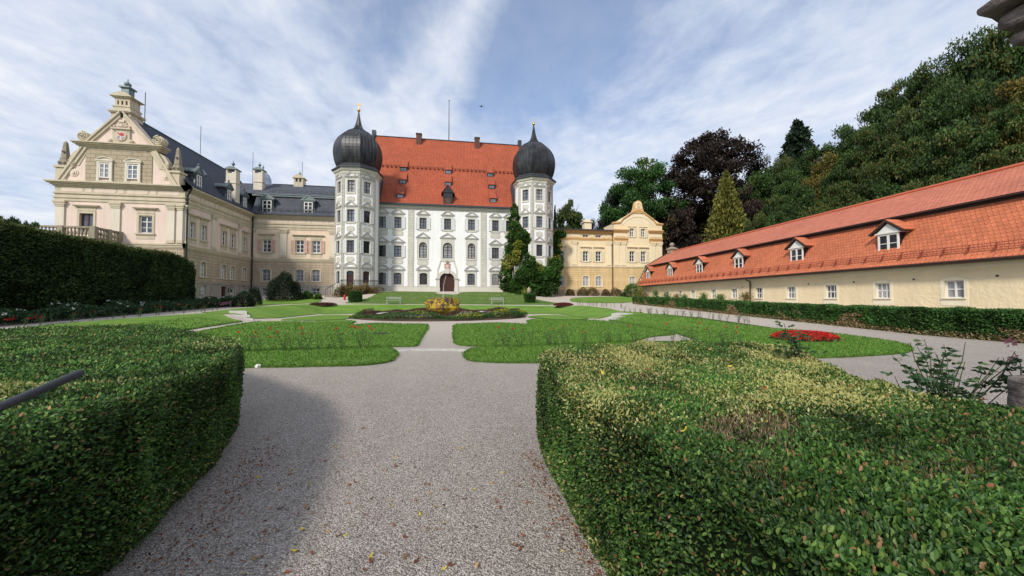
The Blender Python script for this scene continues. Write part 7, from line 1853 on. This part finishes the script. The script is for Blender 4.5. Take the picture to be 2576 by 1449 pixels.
def pillar():
    cx, cy = 3.78, 1.35; root = thing('stone_pillar', (cx, cy, 0), 'rough grey stone gate pillar at the right edge, its capital in the top corner', 'pillar')
    mb = MB(); stoneblock(mb, cx-.42, cx+.42, cy-.42, cy+.42, 0, .84, 1); stoneblock(mb, cx-.42, cx+.42, cy-.41, cy+.41, .85, 1.13, 2); mb.build('base', ROUGH, root, True)
    mb = MB()
    for i in range(5): stoneblock(mb, cx-.33, cx+.36, cy-.34, cy+.34, 1.14+.4*i, 1.14+.4*(i+1)-.012, 10+i)
    mb.build('shaft', ROUGH, root, True)
    mb = MB(); stoneblock(mb, cx-.36, cx+.36, cy-.36, cy+.36, 3.145, 3.24, 20); stoneblock(mb, cx-.41, cx+.41, cy-.41, cy+.41, 3.245, 3.38, 21); stoneblock(mb, cx-.47, cx+.47, cy-.47, cy+.47, 3.385, 3.48, 22); stoneblock(mb, cx-.3, cx+.3, cy-.3, cy+.3, 3.485, 3.8, 23); mb.build('capital', ROUGH, root, True)
pillar()
def bar():
    a = atd(205, 937, 1.5); b = atd(0, 1024, 1.25); v = Vector(b)-Vector(a); e = Vector(a)+v*3.2
    root = thing('iron_gate_bar', (e.x, e.y, 0), 'dark grey round iron bar of the open gate reaching over the left box hedge', 'gate bar')
    mb = MB(); mb.tube([a, tuple(Vector(a)+v*.06), b, tuple(e)], [.0135, .0155, .0155, .0155], 18); mb.tube([tuple(Vector(a)-v.normalized()*.004), a], [.009, .0135], 18); mb.build('bar', IRONB, root, True)
    mb = MB(); mb.tube([(e.x, e.y, 0), (e.x, e.y, 1.5)], .03, 10); mb.build('post', IRON, root, True)
bar()
# ---- fallen leaves, white stone, bird
def fallen():
    rng = np.random.default_rng(3); ms = []
    for i in range(5):
        mb = MB(); n = 6; top = []; 
        L, W = .038+.004*i, .017+.002*(i % 3)
        vs = [(-L/2, 0, 0)]+[(x*L, W*.5*math.sin(PI*(x+.5))*1, .006*math.sin(x*5+i)+.004) for x in (-.3, -.1, .12, .32)]+[(L/2, 0, .012)]+[(x*L, -W*.5*math.sin(PI*(x+.5)), .008*math.cos(x*4+i)+.002) for x in (.32, .12, -.1, -.3)]
        c = (0, 0, .001); mb.add(vs+[c], [(k, (k+1) % 10, 10) for k in range(10)])
        o = mb.build('t', FALLM[i % len(FALLM)]); ms.append(o.data); bpy.data.objects.remove(o)
    for i in range(170):
        px = rng.uniform(560, 1420); py = 905+540*rng.random()**.75
        x, y = gp(px, py)
        if x > .72 or x < -2.2+.05*0 or y < 1.9: continue
        k = rng.integers(5); yel = FALLM[k % len(FALLM)] is FYEL
        o = meshobj('fallen_leaf', ms[k], None, (x, y, zt(x, y)+.006)); o.rotation_euler = (rng.normal()*.12, rng.normal()*.12, rng.uniform(0, 6.28)); s = rng.uniform(.5, 1.15); o.scale = (s, s, s)
        tag(o, 'fallen yellow leaf lying on the gravel between the hedges' if yel else 'fallen reddish brown leaf lying on the gravel between the hedges', 'leaf', 'fallen leaves on the gravel')
    for i in range(46):      # on top of the right hedge
        x = rng.uniform(.9, 2.9); y = rng.uniform(.8, 3.9); k = rng.integers(4) if i % 12 else 4
        o = meshobj('fallen_leaf', ms[k], None, (x, y, 1.035+.02*rng.random())); o.rotation_euler = (rng.normal()*.35, rng.normal()*.35, rng.uniform(0, 6.28)); s = rng.uniform(.6, 1.05); o.scale = (s, s, s)
        yel = FALLM[k % len(FALLM)] is FYEL
        tag(o, 'fallen yellow leaf caught on top of the right box hedge' if yel else 'fallen brown leaf caught on top of the right box hedge', 'leaf', 'fallen leaves on the right hedge')
FYEL = simple('yellow_fallen_leaf', (.55, .42, .05), .6)
FALLM = [simple('brown_leaf', (.22, .07, .035), .7, var=.3, sc=40), simple('rust_leaf', (.30, .10, .04), .7, var=.3, sc=40), simple('tan_leaf', (.36, .22, .10), .7, var=.3, sc=40), simple('dark_leaf', (.13, .045, .03), .7, var=.3, sc=40), FYEL]
fallen()
def litter():
    rng = np.random.default_rng(8); n = 520; P = np.column_stack([-1.45-.32*rng.random(n)-np.linspace(0, .42, n), np.linspace(1.6, 4.4, n), np.zeros(n)+.012]); P[:, 0] += np.abs(rng.normal(size=n))*.16
    m = 260; Q = np.column_stack([.86-np.abs(rng.normal(size=m))*.07, rng.uniform(1.5, 3.8, m), np.full(m, .012)])
    k = 500; px = rng.uniform(900, 1360, k); py = rng.uniform(738, 758, k); W = np.array([(*gp(a, b), 0) for a, b in zip(px, py)]); W[:, 2] = [zt(a, b)+.07 for a, b in W[:, :2]]
    T = rng.normal(size=(n+m, 3)); T[:, 2] *= .25; V, F4, at = leaves(np.vstack([P, Q]), T, .022, .014, rng=rng, tint=.5+.8*rng.random(n+m)); o = meshobj('leaf_litter', npmesh('leaf_litter', V, F4, FALL, None, at)); tag(o, kind='stuff')
    T = rng.normal(size=(k, 3)); T[:, 2] = np.abs(T[:, 2])*.4; V, F4, at = leaves(W, T, .10, .09, rng=rng, tint=1.0+.6*rng.random(k)); o = meshobj('leaf_litter', npmesh('leaf_litter', V, F4, TANL, None, at)); tag(o, kind='stuff')
TANL = leafmat('pale_fallen_leaves', [(0, (.25, .2, .1)), (1, (.5, .45, .3))], .8, .2, .1)
litter()
x, y = gp(650, 925); mb = MB(); mb.ball((x, y, .03), .075, 14, 10, .7); o = mb.build('white_stone', simple('white_pebble', (.8, .79, .75), .6, .3, 0, .1), smooth=True); tag(o, 'smooth white stone beside the edge of the left front lawn', 'stone')
p = atd(1211, 268, 60); mb = MB(); mb.prism([(p[0]-.12, p[1], p[2]), (p[0], p[1], p[2]-.1), (p[0]+.12, p[1], p[2]), (p[0]+.05, p[1], p[2]+.25), (p[0]-.03, p[1], p[2]+.22)], (0, .1, 0)); mb.prism([(p[0]-.35, p[1], p[2]+.12), (p[0], p[1], p[2]+.02), (p[0]+.33, p[1], p[2]+.16), (p[0], p[1], p[2]+.1)], (0, .12, 0))
o = mb.build('bird', IRON); tag(o, 'small dark bird flying in the sky right of the flagpole', 'bird')
# drain cover on the left lawn
x, y = gp(958, 892-0) if False else c540((1745, 487)); mb = MB(); mb.lathe((x, y, .05), [(.36, 0), (.36, .02), (.3, .025)], 20); o = mb.build('drain_cover', IRON); tag(o, 'dark flat drain cover set in the left front lawn', 'drain cover')
x, y = gp(867, 754.5); mb = MB(); z = zt(x, y); mb.lathe((x, y, z), [(.14, 0), (.15, .5), (.06, .62), (.06, .7)], 12); o = mb.build('gas_bottle', REDPAINT); tag(o, 'small red canister standing by the steps of the left tower terrace', 'canister')
